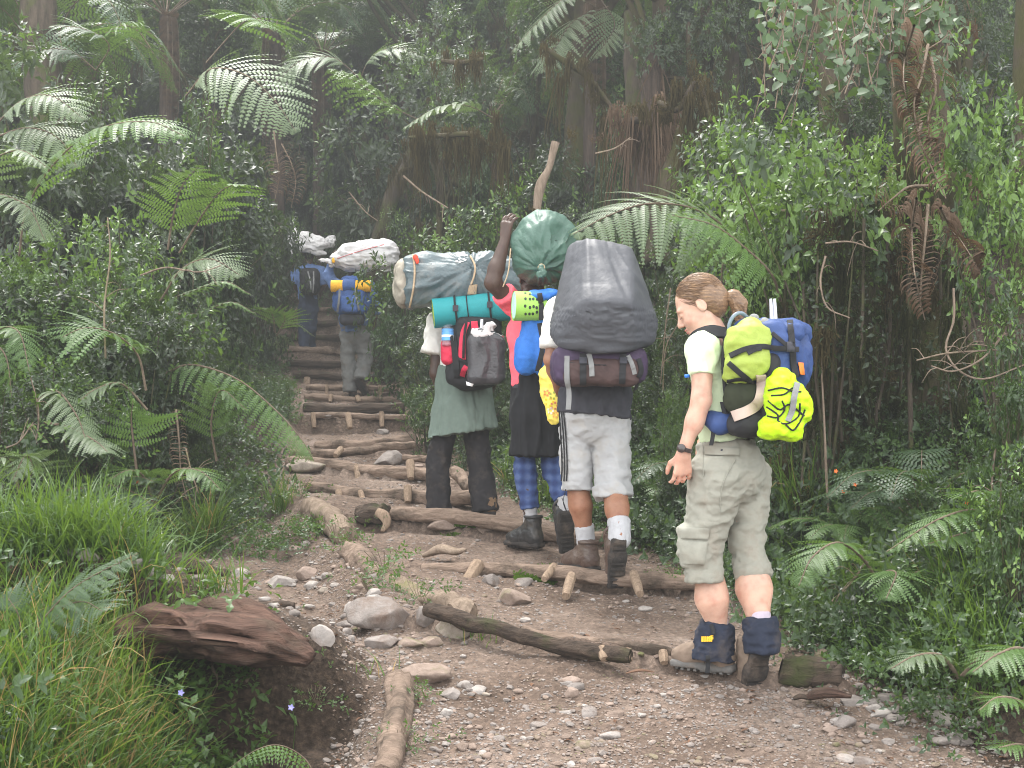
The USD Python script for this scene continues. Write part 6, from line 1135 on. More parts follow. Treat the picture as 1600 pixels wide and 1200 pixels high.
# ---- the woman in front
W = Fig(4.93); f = unit([-.8, .6, 0]); R = frame3(f); hf = unit([-.84, .2, -.5]); HR = frame3(hf, (0, 0, 1)); HO = W.p(1094, 480, .02); p = W.p
J = dict(pelvis=p(1141, 725), waist=p(1132, 660), chest=p(1124, 580), neck=p(1114, 522), head=HO, shL=p(1098, 548, -.12), elL=p(1096, 625, -.15), wrL=p(1068, 706, -.13), shR=p(1150, 545, .16), elR=p(1142, 625, .24), wrR=p(1122, 668, .2),
         hipL=p(1118, 735, -.06), knL=p(1100, 868, -.03), anL=p(1122, 990, 0), toeL=p(1072, 1040, .06), hipR=p(1162, 735, .08), knR=p(1172, 880, .0), anR=p(1188, 985, -.1), toeR=p(1186, 1040, -.04))
t = person('woman with a blonde ponytail, pale shirt and rolled grey trousers, looking down as she walks'); B = body_prims(J, R, 1.0, True, HR, .78, .84)
B += [cone(J['elL'], p(1085, 665, -.14), 13.5 * W.m, 12.5 * W.m, .02), cone(J['shL'], J['elL'], 16 * W.m, 13 * W.m, .02), cone(p(1108, 905, -.02), p(1112, 935, -.02), 22 * W.m, 24 * W.m, .03), cone(p(1112, 935, -.02), p(1122, 985, 0), 24 * W.m, 13.5 * W.m, .03), cone(p(1175, 895, -.02), p(1178, 920, -.04), 25 * W.m, 26 * W.m, .03), cone(p(1178, 920, -.04), p(1186, 975, -.09), 26 * W.m, 15 * W.m, .03)]
B += hand_prims(J['wrL'], (p(1066, 748, -.1) - J['wrL']), (-.2, .9, .1) , .95, (18, 26, 22), 1); B += hand_prims(J['wrR'], (-.6, .2, -.5), (.3, .2, -.6), .95, (20, 25, 20), -1)
obj('body', Vol(B, .0056).mesh(), FAIR, t)
q = lambda *a: loc(HO, HR, a)
hairP = [half_cut(ell(q(-.02, 0, .037), (.097, .081, .092), HR, .012), q(.072, 0, .084), (.66, 0, -.75) @ HR), half_cut(ell(q(-.045, 0, -.005), (.068, .076, .075), HR, .03), q(-.012, 0, -.03), (.8, 0, -.5) @ HR), cone(q(-.09, 0, 0), q(-.105, 0, -.02), .034, .02, .02)]
tail = chain([q(-.1, 0, -.018), q(-.132, 0, -.034), q(-.136, 0, -.07), q(-.115, .0, -.11), q(-.1, 0, -.145)], [.016, .029, .031, .024, .006], .015)
def strands(V): L_ = (V - HO) @ HR.T; a = np.arctan2(L_[:, 2] + .02, L_[:, 0] + .105); return np.stack([a * 16, L_[:, 1] * 75, np.linalg.norm(L_[:, [0, 2]] - [-.105, -.02], axis=1) * 4], 1)
def strands2(V): L_ = (V - HO) @ HR.T; return np.stack([L_[:, 1] * 130, L_[:, 0] * 110, L_[:, 2] * 9], 1)
rs = np.random.default_rng(17); ms = []; tie = np.array([-.1, 0, -.016])
for k in range(1700):
    a = rs.uniform(0, 2 * np.pi); b = rs.uniform(.0, 1.0); st = np.array([.075 - .19 * b ** 1.2 + rs.normal(0, .006), math.cos(a), abs(math.sin(a)) * 1.0]); st[1:] = unit(st[1:])
    c0 = np.array([-.02, 0, .037]); e_ = np.array([.097, .081, .092]); d0 = unit((np.array([st[0], st[1] * .08, .037 + st[2] * .09 - (.045 if abs(st[1]) > .8 else 0)]) - c0) / e_); d1 = unit((tie - c0) / e_); P_ = []
    if (c0 + d0 * e_ - [.072, 0, .084]) @ np.array([.66, 0, -.75]) > -.002: continue
    for u in np.linspace(0, 1, 10): dd = unit(d0 * (1 - u) + d1 * u + 1e-6); P_.append(c0 + dd * e_ * (1.012 + .012 * math.sin(3.1 * u)) + rs.normal(0, .0012, 3))
    ms.append(tube(np.array(P_) @ HR + HO, .0013 * np.array([.5, .9, 1, 1, 1, 1, 1, 1, .9, .7]), 4, False))
obj('hair_strands', cat_(ms), HAIRB, t, kind='stuff'); ms = []; tc = np.array([(-.1, 0, -.018), (-.132, 0, -.034), (-.136, 0, -.07), (-.115, 0, -.11), (-.1, 0, -.150)]); tr_ = np.array([.015, .029, .032, .026, .01])
for k in range(420):
    a = rs.uniform(0, 6.283); e = math.sqrt(rs.random()) * 1.05; P_ = bez(tc + np.stack([np.cos(a) * tr_ * e * .8, np.sin(a) * tr_ * e, .3 * np.cos(a) * tr_ * e], 1) + rs.normal(0, .002, (5, 3)), 11); ms.append(tube(P_[: rs.integers(8, 12)] @ HR + HO, .0012, 4, False))
obj('ponytail_strands', cat_(ms), HAIRB, t, kind='stuff')
hm = Vol(hairP, .0045).mesh((.0015, None, 2, True, strands)); obj('hair', hm, HAIRB, t); tm = Vol(tail, .0045).mesh((.004, None, 3, True, strands2)); obj('ponytail', tm, HAIRB, t)
obj('hair_tie', tube(np.array([q(-.108 - .004 * math.sin(a), math.cos(a) * .02, -.02 + math.sin(a) * .02) for a in np.linspace(0, 6.3, 15)]), .005, 6, False), WHITE, t)
rs = np.random.default_rng(3)
for k in range(16):                                                   # loose wisps
    a = q(.055 - .003 * k, .066, .055 - .004 * k); obj('hair_wisp', tube(bez([a, a + (np.array([-.03, .012, -.01 + rs.normal(0, .004)]) @ HR), a + (np.array([-.06, .01, -.022 + rs.normal(0, .006)]) @ HR)], 7), .0008, 4, False), HAIRB, t)
for sd in (-1, 1):
    obj('eyebrow', tube(bez([q(.082, sd * .017, .024), q(.0825, sd * .032, .03), q(.071, sd * .05, .024)], 7), [.002, .003, .003, .003, .0025, .002, .001], 5), HAIRB, t); obj('eyelashes', tube(bez([q(.0865, sd * .022, -.003), q(.0905, sd * .032, -.006), q(.084, sd * .043, -.003)], 7), .0011, 4), HAIRK, t)
obj('lips', Vol([ell(q(.0905, 0, -.0525), (.0118, .021, .0052), HR, .003), ell(q(.0885, 0, -.0645), (.0112, .0175, .0058), HR, .003)], .0025).mesh(), skin('lips', (.5, .2, .17)), t)
sq = (f, .76)
SH_ = W.chain([(1113, 538, .02, 25), (1121, 575, 0, 48), (1128, 640, 0, 48), (1134, 688, 0, 51)], .04, 'b', sq) + [cone(p(1112, 546, .02), J['shL'] + Zp * .01, 20 * W.m, 23 * W.m, .04), cone(J['shL'] + Zp * .005, p(1097, 587, -.135), 24.5 * W.m, 21 * W.m, .03, 'b'), cone(p(1116, 546, .02), J['shR'], 20 * W.m, 23 * W.m, .04), cone(J['shR'], p(1140, 585, .2), 24 * W.m, 21 * W.m, .03, 'b')]
shirt = garment('shirt', SH_, C_['shirt_mint'], t, .0075, (.006, (13, 13, 8), 4))
TP = W.chain([(1134, 688, 0, 52), (1140, 735, 0, 63)], .05, 'a', (f, .82)) + W.chain([(1122, 745, -.06, 45), (1099, 850, -.03, 29.5), (1099, 900, -.03, 27.5)], .012, 'b') + W.chain([(1163, 745, .08, 42), (1168, 850, .02, 27), (1176, 897, -.02, 26)], .012, 'b') + [cone(p(1099, 890, -.03), p(1100, 908, -.03), 30 * W.m, 29.5 * W.m, .006, 'ab'), cone(p(1174, 884, -.01), p(1178, 903, -.02), 29 * W.m, 28.5 * W.m, .006, 'ab'), rbox(p(1080, 853, -.07), (.055, .03, .08), .02, frame3((.8, -.6, .05)), .025)]
trs = garment('trousers', TP, C_['trousers_sage'], t, .0075, (.009, (8, 8, 13), 5, True, lambda V: np.stack([V[:, 0] * 7 + V[:, 2] * 5, V[:, 1] * 7, V[:, 2] * 13 - V[:, 0] * 4], 1))); dt = Drape(trs)
for nm, c_ in (('pocket_flap', [(1101, 697), (1156, 699), (1156, 712), (1101, 710)]), ('cargo_flap', [(1061, 823), (1109, 826), (1106, 843), (1061, 841)]), ('cargo_pocket', [(1059, 845), (1106, 847), (1100, 882), (1062, 880)])): obj(nm, dt.patch(c_, 12, 6, .006, .002, .004), C_['trousers_sage'], t)
for c_ in ([(1098, 690), (1099, 745)], [(1150, 716), (1130, 755), (1124, 800)]): obj('seam', dt.cord(c_, .0022), C_['trousers_sage'], t)
for nm, c_, r_ in (('button', (1128, 704), .006),): b = trimesh.creation.icosphere(2, r_); o_ = dt(np.array([c_]), .009)[0]; obj(nm, (b.vertices * [1, .5, 1] + o_, b.faces), C_['charcoal'], t)
obj('sock', Vol(W.chain([(1121, 966, 0, 17), (1122, 990, 0, 16)], .01, 'a'), .007).mesh(), cloth('sock_pink', (.42, .33, .33)), t); obj('sock', Vol(W.chain([(1186, 957, -.08, 18), (1188, 985, -.1, 17)], .01, 'a'), .007).mesh(), cloth('sock_lilac', (.42, .36, .42)), t)
g1 = Vol(W.chain([(1121, 973, 0, 26), (1116, 1000, .0, 29), (1114, 1030, .0, 34)], .02, 'ab'), .0075).mesh((.008, (14, 14, 26), 6)); o_ = obj('gaiter', g1, C_['navy'], t, label='left gaiter with a yellow emblem'); dg = Drape(g1)
# the little yellow half dome emblem with its bar of lettering
for k, r_ in enumerate((9.5, 7.0, 4.5)): obj('emblem', dg.strap([(1114.5 - r_ * math.cos(a), 1002.5 - r_ * 1.0 * math.sin(a)) for a in np.linspace(.1, 1.57, 7)], 1.6, .001, .004, 10), LOGO, sub(o_))
for k in range(6): obj('emblem_bar', dg.patch([(1096 + 2.9 * k, 994), (1098.2 + 2.9 * k, 994.5), (1098.2 + 2.9 * k, 1003), (1096 + 2.9 * k, 1002.5)], 3, 4, .001, .004), LOGO, sub(o_))
obj('strap', dg.strap([(1106, 1024), (1106, 1040), (1105, 1052)], 7, .003, .006), C_['strap'], t); obj('toggle', dg.strap([(1111, 976), (1114, 984), (1115, 992)], 6, .008, .008), C_['strap'], t)
obj('gaiter', Vol(W.chain([(1187, 966, -.08, 26), (1190, 995, -.1, 26.5), (1190, 1022, -.11, 26)], .02, 'ab'), .0075).mesh((.008, (14, 14, 26), 7)), C_['navy'], t)
boot(t, p(1148, 1051, -.03) + [0, 0, .004], (-.87, .48, 0.02), Zp, (SUEDE, GREYSOLE, LACE), .275, .06, cuff=False)
fb = unit([-.22, .97, 0]); boot(t, p(1190, 1022, -.14), unit(fb * .5 - Zp * .86), fb * .86 + Zp * .5, (SUEDE, RUBBER, LACE), .26, .05, cuff=False, tilt=unit(Zp * .95 + fb * .2))
wt = thing('wristwatch', 'dark wristwatch on the left wrist of the woman', 'watch', J['wrL']); ax = unit(J['elL'] - J['wrL']); u_, v_ = rot_to(ax[None]); ring = np.array([(u_[0] * math.cos(a) + v_[0] * math.sin(a)) * .029 for a in np.linspace(0, 2 * np.pi, 25)]) + ax * .012
obj('strap', strip(ring, ax, .016, .003), GLASSW, wt); b = trimesh.creation.cylinder(.017, .008, 24); Rw = frame3((-.5, -.8, .1)); obj('case', (np.array(b.vertices)[:, [2, 0, 1]] @ Rw + ax * .012 + Rw[0] * .031, b.faces), GLASSW, wt)
# her backpack
bk = -f; rt = np.array([.6, .8, 0]); RB = np.stack([bk, rt, Zp]); t = thing('backpack', 'blue and lime hiking backpack worn by the woman, a neon jacket under its cords', 'backpack'); PC = p(1196, 590, -.1)
main = Vol([rbox(PC + Zp * .0 + rt * .05, (.11, .15, .225), .07, RB, .03), rbox(p(1218, 560, -.12) + rt * .03, (.085, .12, .08), .06, RB, .05)], .011).mesh((.012, (8, 8, 10), 11)); obj('main_bag', main, C_['pack_navy'], t)
lid = Vol([rbox(p(1196, 520, -.06) + rt * .06, (.125, .13, .055), .05, RB, .03), ell(p(1230, 525, -.12), (.07, .08, .055), None, .04)], .01).mesh((.012, (10, 10, 12), 12)); obj('lid', lid, C_['pack_navy'], t)
lime = Vol([W.ball(1168, 532, -.2, 34, 26, 26, .03), W.ball(1155, 545, -.2, 22, 30, 22, .03), W.ball(1182, 528, -.2, 22, 22, 20, .02), W.ball(1172, 510, -.17, 18, 14, 16, .02), W.ball(1165, 572, -.22, 32, 24, 26, .015), W.ball(1178, 562, -.22, 24, 22, 22, .02), W.ball(1150, 588, -.19, 20, 16, 18, .03)], .008).mesh((.008, (11, 11, 16), 13)); obj('side_bag', lime, C_['lime'], t)
pk = Vol([W.ball(1160, 617, -.2, 27, 27, 20, .03), W.ball(1148, 625, -.18, 15, 20, 18, .03)], .008).mesh((.004, (14, 14, 14), 14)); obj('mesh_pocket', pk, C_['mesh_pocket'], t)
bt = Vol([rbox(p(1172, 660, -.13) + rt * .05, (.085, .14, .05), .045, RB, .03), W.ball(1163, 663, -.2, 26, 19, 18, .03)], .009).mesh((.005, (12, 12, 12), 15)); obj('bottom', bt, C_['pack_black'], t)
blk = Vol(W.chain([(1204, 566, -.2, 16), (1202, 610, -.21, 12), (1200, 650, -.21, 13)], .03), .009).mesh(); obj('back_panel', blk, C_['pack_black'], t); db = Drape(pk, bt, blk, lime); obj('piping_panel', db.strap([(1189, 586), (1190, 608), (1184, 630), (1168, 642), (1145, 651)], (15, 17), .005, .004, 26), C_['beige'], t)
jk = thing('rain_jacket', 'crumpled neon yellow jacket held by black cords on the blue backpack', 'jacket')
neon = Vol([W.ball(1222, 600, -.27, 21, 22, 18, .03), W.ball(1222, 630, -.27, 26, 34, 24, .03), W.ball(1246, 630, -.26, 17, 30, 20, .03), W.ball(1252, 640, -.24, 13, 22, 18, .03), W.ball(1220, 668, -.28, 28, 17, 24, .03), W.ball(1199, 672, -.26, 14, 12, 16, .03), W.ball(1238, 670, -.27, 18, 16, 20, .03)], .0075).mesh((.013, (11, 11, 15), 17)); obj('fabric', neon, C_['neon'], jk)
dn = Drape(neon, blk)
for c_ in ([(1200, 626), (1218, 640), (1232, 632), (1245, 640), (1257, 650)], [(1198, 636), (1215, 648), (1216, 658), (1230, 662), (1248, 650), (1250, 630)], [(1200, 610), (1222, 606), (1240, 612), (1252, 612)], [(1199, 650), (1215, 652), (1226, 640), (1222, 626)], [(1228, 664), (1240, 672), (1252, 655), (1258, 640)], [(1205, 618), (1225, 616), (1238, 606)]): obj('cord', dn.cord(c_, .0034), C_['strap'], t)
obj('strap', dn.strap([(1246, 598), (1241, 620), (1238, 640), (1231, 658)], 9, .004, .008), C_['grey_strap'], t); da = Drape(main, lid, lime, pk, bt, blk)
for c_, w_ in (([(1140, 556), (1165, 545), (1190, 541), (1212, 544), (1248, 546)], 8), ([(1168, 552), (1180, 546), (1190, 544)], 7), ([(1138, 567), (1155, 582), (1172, 596)], 8), ([(1136, 596), (1158, 593), (1178, 598)], 4), ([(1234, 500), (1238, 540), (1240, 570), (1244, 590)], 9), ([(1206, 520), (1230, 540)], 6)): obj('strap', da.strap(c_, w_, .004, .006), C_['strap'], t)
obj('buckle', da.patch([(1229, 534), (1241, 534), (1241, 550), (1229, 550)], 4, 4, .01, .006), C_['charcoal'], t); obj('tag', da.patch([(1247, 566), (1255, 567), (1257, 586), (1250, 585)], 4, 4, .006, .008), ORANGE, t)
obj('shoulder_strap', strip(bez([p(1079, 556, -.03), p(1080, 540, -.05), p(1089, 527, -.09), p(1104, 520, -.12), p(1120, 518, -.12), p(1139, 522, -.1)], 24), (.35, -.55, -.75), .06, .013), C_['strap'], t); obj('strap', cat_([tube(bez([p(1134, 520, -.12), p(1130, 560, -.17), p(1132, 600, -.17), p(1137, 640, -.16)], 16), .008, 6)]), C_['strap'], t)
for c_ in ([(1128, 628, -.17), (1133, 660, -.17), (1120, 672, -.16), (1112, 655, -.15)], [(1115, 660, -.15), (1114, 680, -.16), (1111, 696, -.16)], [(1137, 600, -.16), (1139, 630, -.16), (1130, 662, -.17)]): obj('hip_strap', strip(bez([p(*x) for x in c_], 14), (1, -.3, 0), .016, .003), C_['strap'], t)
obj('hip_belt', Vol(W.chain([(1112, 655, -.12, 14), (1125, 662, -.15, 16), (1142, 660, -.15, 14)], .02), .009).mesh(), C_['pack_navy'], t)
obj('drinking_hose', tube(bez([p(1141, 530, -.15), p(1139, 510, -.16), p(1146, 494, -.16), p(1158, 489, -.14), p(1170, 498, -.1)], 20), .0075, 8), TUBE, t); obj('bite_valve', tube(bez([p(1070, 588, -.1), p(1077, 587, -.1)], 4), .007, 8), BLUECAP, t)
for x in (1205, 1211): obj('pole_tip', tube(np.array([p(x + 5, 540, .0), p(x + 1, 505, .0), p(x, 485, 0), p(x - 1, 467, 0)]), [.008, .009, .008, .006], 10), ALU, t)
obj('top_knob', Vol([W.ball(1195, 510, -.16, 9, 14, 9, .01), W.ball(1178, 497, -.12, 8, 7, 8, .01)], .006).mesh(), C_['grey_strap'], t)

# ---- the porter with the grey rain cover
W = Fig(6.6); p = W.p; f = unit([-.2, .98, 0]); R = frame3(f)
J = dict(pelvis=p(930, 630, .0), waist=p(929, 590, .02), chest=p(926, 510, .05), neck=p(924, 455, .08), head=p(920, 415, .16), shL=p(874, 486, .04), elL=p(861, 562, -.02), wrL=p(872, 604, .12), shR=p(980, 484, .06), elR=p(990, 560, .1), wrR=p(965, 610, .24),
         hipL=p(905, 640, -.01), knL=p(903, 755, .02), anL=p(915, 845, .06), toeL=p(885, 885, .2), hipR=p(953, 640, .0), knR=p(960, 765, -.05), anR=p(968, 838, -.24), toeR=p(968, 895, -.15))
t = person('porter in rolled grey shorts and brown boots under the big grey rain covered pack'); B = body_prims(J, R); sk = W.m
B += [cone(p(904, 770, .02), p(907, 790, .02), 18 * sk, 18 * sk, .02), cone(p(907, 790, .02), p(914, 838, .05), 18 * sk, 10.5 * sk, .02), cone(p(962, 775, -.1), p(964, 795, -.15), 19 * sk, 18.5 * sk, .02), cone(p(964, 795, -.15), p(968, 835, -.22), 18 * sk, 10.5 * sk, .02)]
B += hand_prims(J['wrL'], (.3, .8, -.3), (.5, 0, -.8), 1, (30, 35, 30), 1) + hand_prims(J['wrR'], (-.3, .8, -.2), (-.5, 0, -.8), 1, (30, 35, 30), -1)
obj('body', Vol(B, .0085).mesh(), TAN, t); obj('hair', Vol([half_cut(ell(loc(J['head'], R, (-.014, 0, .04)), (.1, .08, .09), R, .01), loc(J['head'], R, (.08, 0, .06)), (.6, 0, -.8) @ R)], .009).mesh((.004, (60, 60, 60), 1)), HAIRK, t)
garment('shirt', W.chain([(925, 470, .06, 30), (926, 510, .05, 46), (929, 600, .02, 44)], .05, 'b', (f, .7)) + [cone(p(910, 480, .05), J['shL'], .09, .075, .05), cone(J['shL'], p(862, 546, -.01), .075, .07, .02, 'b'), cone(p(945, 480, .05), J['shR'], .09, .075, .05), cone(J['shR'], p(990, 545, .09), .075, .07, .02, 'b')], C_['white_shirt'], t, .011, (.007, (9, 9, 7), 21))
sh = garment('shorts', W.chain([(930, 605, .0, 48), (929, 645, .0, 55)], .05, 'a', (f, .78)) + W.chain([(903, 650, 0, 30), (900, 710, .01, 25), (903, 764, .02, 25)], .01, 'b') + W.chain([(954, 650, 0, 31), (955, 710, -.02, 29), (959, 772, -.07, 27.5)], .01, 'b') + [cone(p(956, 758, -.06), p(959, 778, -.075), 30.5 * sk, 29.5 * sk, .005, 'ab')], C_['shorts_grey'], t, .0085, (.010, (7, 7, 10), 22)); d_ = Drape(sh)
for x in (-3, 1, 5): obj('side_stripe', d_.strap([(876 + x * .8, 640), (879 + x, 680), (881 + x, 725), (880 + x, 752)], 2.0, .001, .004, 18), C_['strap'], t)
obj('drawstring', cat_([tube(bez([p(884, 764, -.08), p(880, 785, -.08), p(886, 800, -.09), p(878, 778, -.08)], 14), .002, 5)]), C_['strap'], t)
jw = garment('tied_jacket', [half_cut(x, p(930, 648, -.2), (-.12, 0, -1)) for x in W.chain([(930, 592, .0, 50), (930, 618, .0, 55), (928, 655, .0, 59)], .03, 'a', (f, .84))], C_['charcoal'], t, .011, (.012, (13, 13, 5), 23))
obj('sock', Vol(W.chain([(913, 820, .04, 15), (916, 850, .06, 15)], .01, 'a'), .008).mesh((.004, (70, 70, 8), 2)), C_['white_socks'], t); obj('sock', Vol(W.chain([(967, 811, -.17, 17.5), (968, 842, -.22, 17)], .01, 'a'), .008).mesh((.004, (70, 70, 8), 3)), C_['white_socks'], t)
hp = p(932, 893, -.02); boot(t, hp, (-.62, .78, 0), Zp, (LEATHER, RUBBER, LACE), .285, .075); boot(t, p(968, 843, -.28), unit(f * .25 - Zp * .97), f * .97 + Zp * .25, (LEATHER, RUBBER, LACE), .285, .06, tilt=unit(Zp * .95 + f * .15))
t = thing('backpack', 'large pack under a taut dark grey rain cover carried by the porter in shorts', 'backpack')
balls = [((900, 392, -.12), 14), ((922, 382, -.28), 10), ((978, 396, -.26), 12), ((982, 410, -.08), 12), ((880, 500, -.06), 18), ((880, 518, -.3), 20), ((908, 474, -.55), 5), ((930, 471, -.57), 5), ((984, 473, -.55), 6), ((1008, 506, -.3), 20), ((1005, 500, -.05), 18), ((884, 530, -.36), 16), ((905, 535, -.42), 14), ((935, 538, -.44), 14), ((985, 535, -.42), 15), ((1006, 526, -.3), 18), ((885, 530, -.05), 14), ((1000, 530, -.05), 14)]
hv, hfc = hull_vol([(p(*a), r_ * W.m) for a, r_ in balls], .012, .0035); hb_ = p(930, 470, -.25)
def rainfold(V):
    px, _ = px_of(V); a = np.arctan2(px[:, 0] - 925, (px[:, 1] - 300)); low = sm(px[:, 1], 480, 530); return np.stack([a * 6 * (1 - low) + V[:, 2] * 1.5 + px[:, 0] * .012 * low, px[:, 1] * (.006 + .06 * low), 0 * a], 1)
hv = wrinkle(hv, hfc, .0075, None, 31, True, rainfold); hv = wrinkle(hv, hfc, .006, (6, 6, 12), 32, False); obj('rain_cover', (hv, hfc), RAIN, t)
lowb = Vol([rbox(p(935, 572, -.24), (.235, .16, .1), .06, None, .04), W.ball(880, 572, -.2, 18, 24, 30, .03), W.ball(992, 572, -.2, 19, 24, 30, .03)], .011).mesh((.01, (8, 8, 14), 33)); obj('lower_bag', lowb, C_['pack_purple'], t); fp = Vol([rbox(p(940, 582, -.38), (.19, .05, .068), .04, None, .03)], .01).mesh((.008, (9, 9, 13), 34)); obj('bottom_pocket', fp, C_['pack_brown'], t); d_ = Drape(lowb, fp)
for c_, w_, m_ in (([(886, 556), (886, 590), (889, 615), (888, 640)], 8, 'grey_strap'), ([(920, 552), (924, 570), (925, 588)], 8, 'grey_strap'), ([(911, 552), (911, 602)], 10, 'strap'), ([(974, 552), (972, 600)], 10, 'strap'), ([(981, 555), (988, 570), (992, 585)], 7, 'grey_strap'), ([(998, 560), (1002, 578), (998, 590)], 7, 'strap')): obj('strap', d_.strap(c_, w_, .004, .008), C_[m_], t)
obj('loose_strap', strip(bez([p(986, 585, -.3), p(993, 595, -.34), p(995, 603, -.34), p(992, 610, -.33)], 10), (1, 0, .2), .018, .003), C_['strap'], t)
for x in (911, 974): obj('buckle', d_.patch([(x - 6, 558), (x + 6, 558), (x + 6, 568), (x - 6, 568)], 4, 4, .01, .012), C_['charcoal'], t)
obj('piping', d_.cord([(885, 566), (930, 570), (985, 571)], .004), C_['strap'], t)

# ---- the porter in pink
W = Fig(7.4); p = W.p; f = unit([-.2, .98, 0]); R = frame3(f); sk = W.m
J = dict(pelvis=p(836, 640), waist=p(834, 595, .01), chest=p(830, 520, .03), neck=p(830, 465, .05), head=p(832, 436, .12), shL=p(800, 474, .02), elL=p(770, 442, -.12), wrL=p(789, 376, -.06), shR=p(868, 474, .04), elR=p(885, 540, .1), wrR=p(870, 590, .2),
         hipL=p(819, 645), knL=p(820, 735, .04), anL=p(828, 822, .0), toeL=p(798, 848, .12), hipR=p(856, 645), knR=p(864, 735, .05), anR=p(884, 800, -.2), toeR=p(890, 850, -.12))
t = person('porter in pink shirt and plaid trousers, one bare arm raised to the green sack'); B = body_prims(J, R); B += [cone(J['shL'], J['elL'], .055, .046, .02), cone(J['elL'], p(775, 420, -.11), .046, .046, .02), cone(p(775, 420, -.11), J['wrL'], .046, .028, .02)]
B += hand_prims(J['wrL'], (.1, .0, .97), (.62, .75, -.1), 1.15, (22, 26, 20), -1) + hand_prims(J['wrR'], (-.3, .8, -.3), (-.5, 0, -.8), 1, (30, 35, 30), -1); obj('body', Vol(B, .0062).mesh(), BROWN, t)
obj('hair', Vol([half_cut(ell(loc(J['head'], R, (-.014, 0, .04)), (.1, .08, .09), R, .01), loc(J['head'], R, (.08, 0, .06)), (.6, 0, -.8) @ R)], .009).mesh((.004, (60, 60, 60), 1)), HAIRK, t)
garment('shirt', W.chain([(832, 476, .04, 22), (831, 520, .03, 37), (833, 560, .02, 36), (834, 603, .01, 36)], .04, 'b', (f, .8)) + [cone(p(822, 478, .03), J['shL'], .075, .07, .04), cone(J['shL'], p(785, 457, -.06), .072, .07, .02, 'b'), cone(p(845, 478, .03), J['shR'], .075, .07, .04), cone(J['shR'], p(879, 520, .08), .07, .065, .02, 'b')], C_['pink'], t, .009, (.007, (9, 9, 7), 41))
obj('waistband', Vol(W.chain([(834, 590, .0, 34), (835, 606, .0, 35)], .01, 'ab', (f, .78)), .01).mesh(), C_['charcoal'], t)
garment('tied_jacket', W.chain([(835, 597, 0, 36), (836, 650, 0, 40), (835, 712, 0, 41)], .04, 'b', (f, .85)), C_['black_jacket'], t, .01, (.014, (12, 12, 2.2), 42))
PLAID = mat('cloth_plaid', {'g': ('geometry', {}), 'w1': ('wave_texture', {'scale': 5.0, 'bands_direction': 'x', 'distortion': .6}), 'w2': ('wave_texture', {'scale': 5.0, 'bands_direction': 'z', 'distortion': .6}), 'a': ('math', {'math_type': 'add'}), 'h': ('math', {'math_type': 'multiply', 'value2': .5}), 'r': ('rgb_ramp', {'ramp': [(.1, (.025, .04, .115)), (.5, (.042, .068, .17)), (.85, (.075, .11, .23))]}), 'n': ('noise_texture', {'scale': 500.0}), 'b': ('bump', {'strength': .3, 'distance': .003}), 'p': ('principled_bsdf', {'roughness': .85, 'specular_ior_level': .2})},
    [('g.position', 'w1.vector'), ('g.position', 'w2.vector'), ('w1.fac', 'a.value1'), ('w2.fac', 'a.value2'), ('a.value', 'h.value1'), ('h.value', 'r.fac'), ('r.color', 'p.base_color'), ('g.position', 'n.vector'), ('n.fac', 'b.height'), ('b.normal', 'p.normal')])
garment('jeans', W.chain([(819, 690, .02, 19), (821, 740, .03, 17), (828, 795, .01, 14)], .02, 'b') + W.chain([(858, 690, .02, 19), (866, 735, .02, 18), (880, 783, -.14, 15)], .02, 'b'), PLAID, t, .009, (.009, (12, 12, 12), 43))
obj('sock', Vol(W.chain([(828, 788, .01, 11), (829, 822, .0, 11)], .01), .008).mesh((.003, (20, 20, 60), 2)), C_['socks'], t); obj('sock', Vol(W.chain([(880, 778, -.14, 11), (884, 803, -.2, 11)], .01), .008).mesh((.003, (20, 20, 60), 3)), C_['socks'], t)
boot(t, p(846, 855, -.06), (-.75, .66, 0), Zp, (LEATHERB, RUBBER, LACE), .285, .1); boot(t, p(883, 800, -.26), unit(f * .3 - Zp * .95 + np.array([.12, 0, 0])), f * .95 + Zp * .3, (LEATHERB, RUBBER, LACE), .275, .06, tilt=unit(Zp * .95 + f * .15))
gs = thing('sack', 'dark green plastic sack, gathered by a cord, on the head of the pink shirted porter', 'sack'); gc = p(848, 388, -.02); gp = p(846, 418, -.24)
gm2 = Vol([W.ball(848, 384, -.02, 49, 54, 46, .04), W.ball(860, 395, -.02, 42, 42, 44, .04), W.ball(838, 410, -.02, 36, 36, 42, .04), W.ball(870, 372, .05, 32, 36, 40, .04), ell(gp, (.055, .06, .055), None, .05, '-')], .009).mesh(); V_, F_ = gm2
L_ = V_ - gp; r_ = np.linalg.norm(L_[:, [0, 2]], axis=1); a_ = np.arctan2(L_[:, 2], L_[:, 0]); frontw = np.clip(1 - (V_[:, 1] - gp[1]) / .45, 0, 1); n_ = meshkit.fbm(np.stack([np.cos(a_) * 2.4, np.sin(a_) * 2.4, r_ * 3], 1), 4, 5); V_ = V_ + normals_of(V_, F_) * (frontw * (.5 - np.clip(np.abs(n_ - .5) * 6, 0, 1.4)) * .024 * np.clip(r_ * 14, .3, 1))[:, None]; V_ = wrinkle(V_, F_, .03, (5, 5, 5), 9, False); obj('bag', (V_, F_), GREENSACK, gs)
kn = [cone(gp + [0, .03, 0], gp + [0, -.008, 0], .022, .015, .02), cone(gp + [0, -.01, 0], gp + [-.006, -.03, -.045], .012, .024, .01), cone(gp + [0, -.01, 0], gp + [.014, -.028, -.04], .01, .018, .01)]; obj('gathered_neck', Vol(kn, .006).mesh((.007, (45, 20, 45), 6)), GREENSACK, gs); obj('cord', tube(np.array([gp + [math.cos(a) * .017, -.008 + .003 * math.sin(3 * a), math.sin(a) * .017] for a in np.linspace(0, 6.283, 24)]), .005, 6, False), C_['rope'], gs)
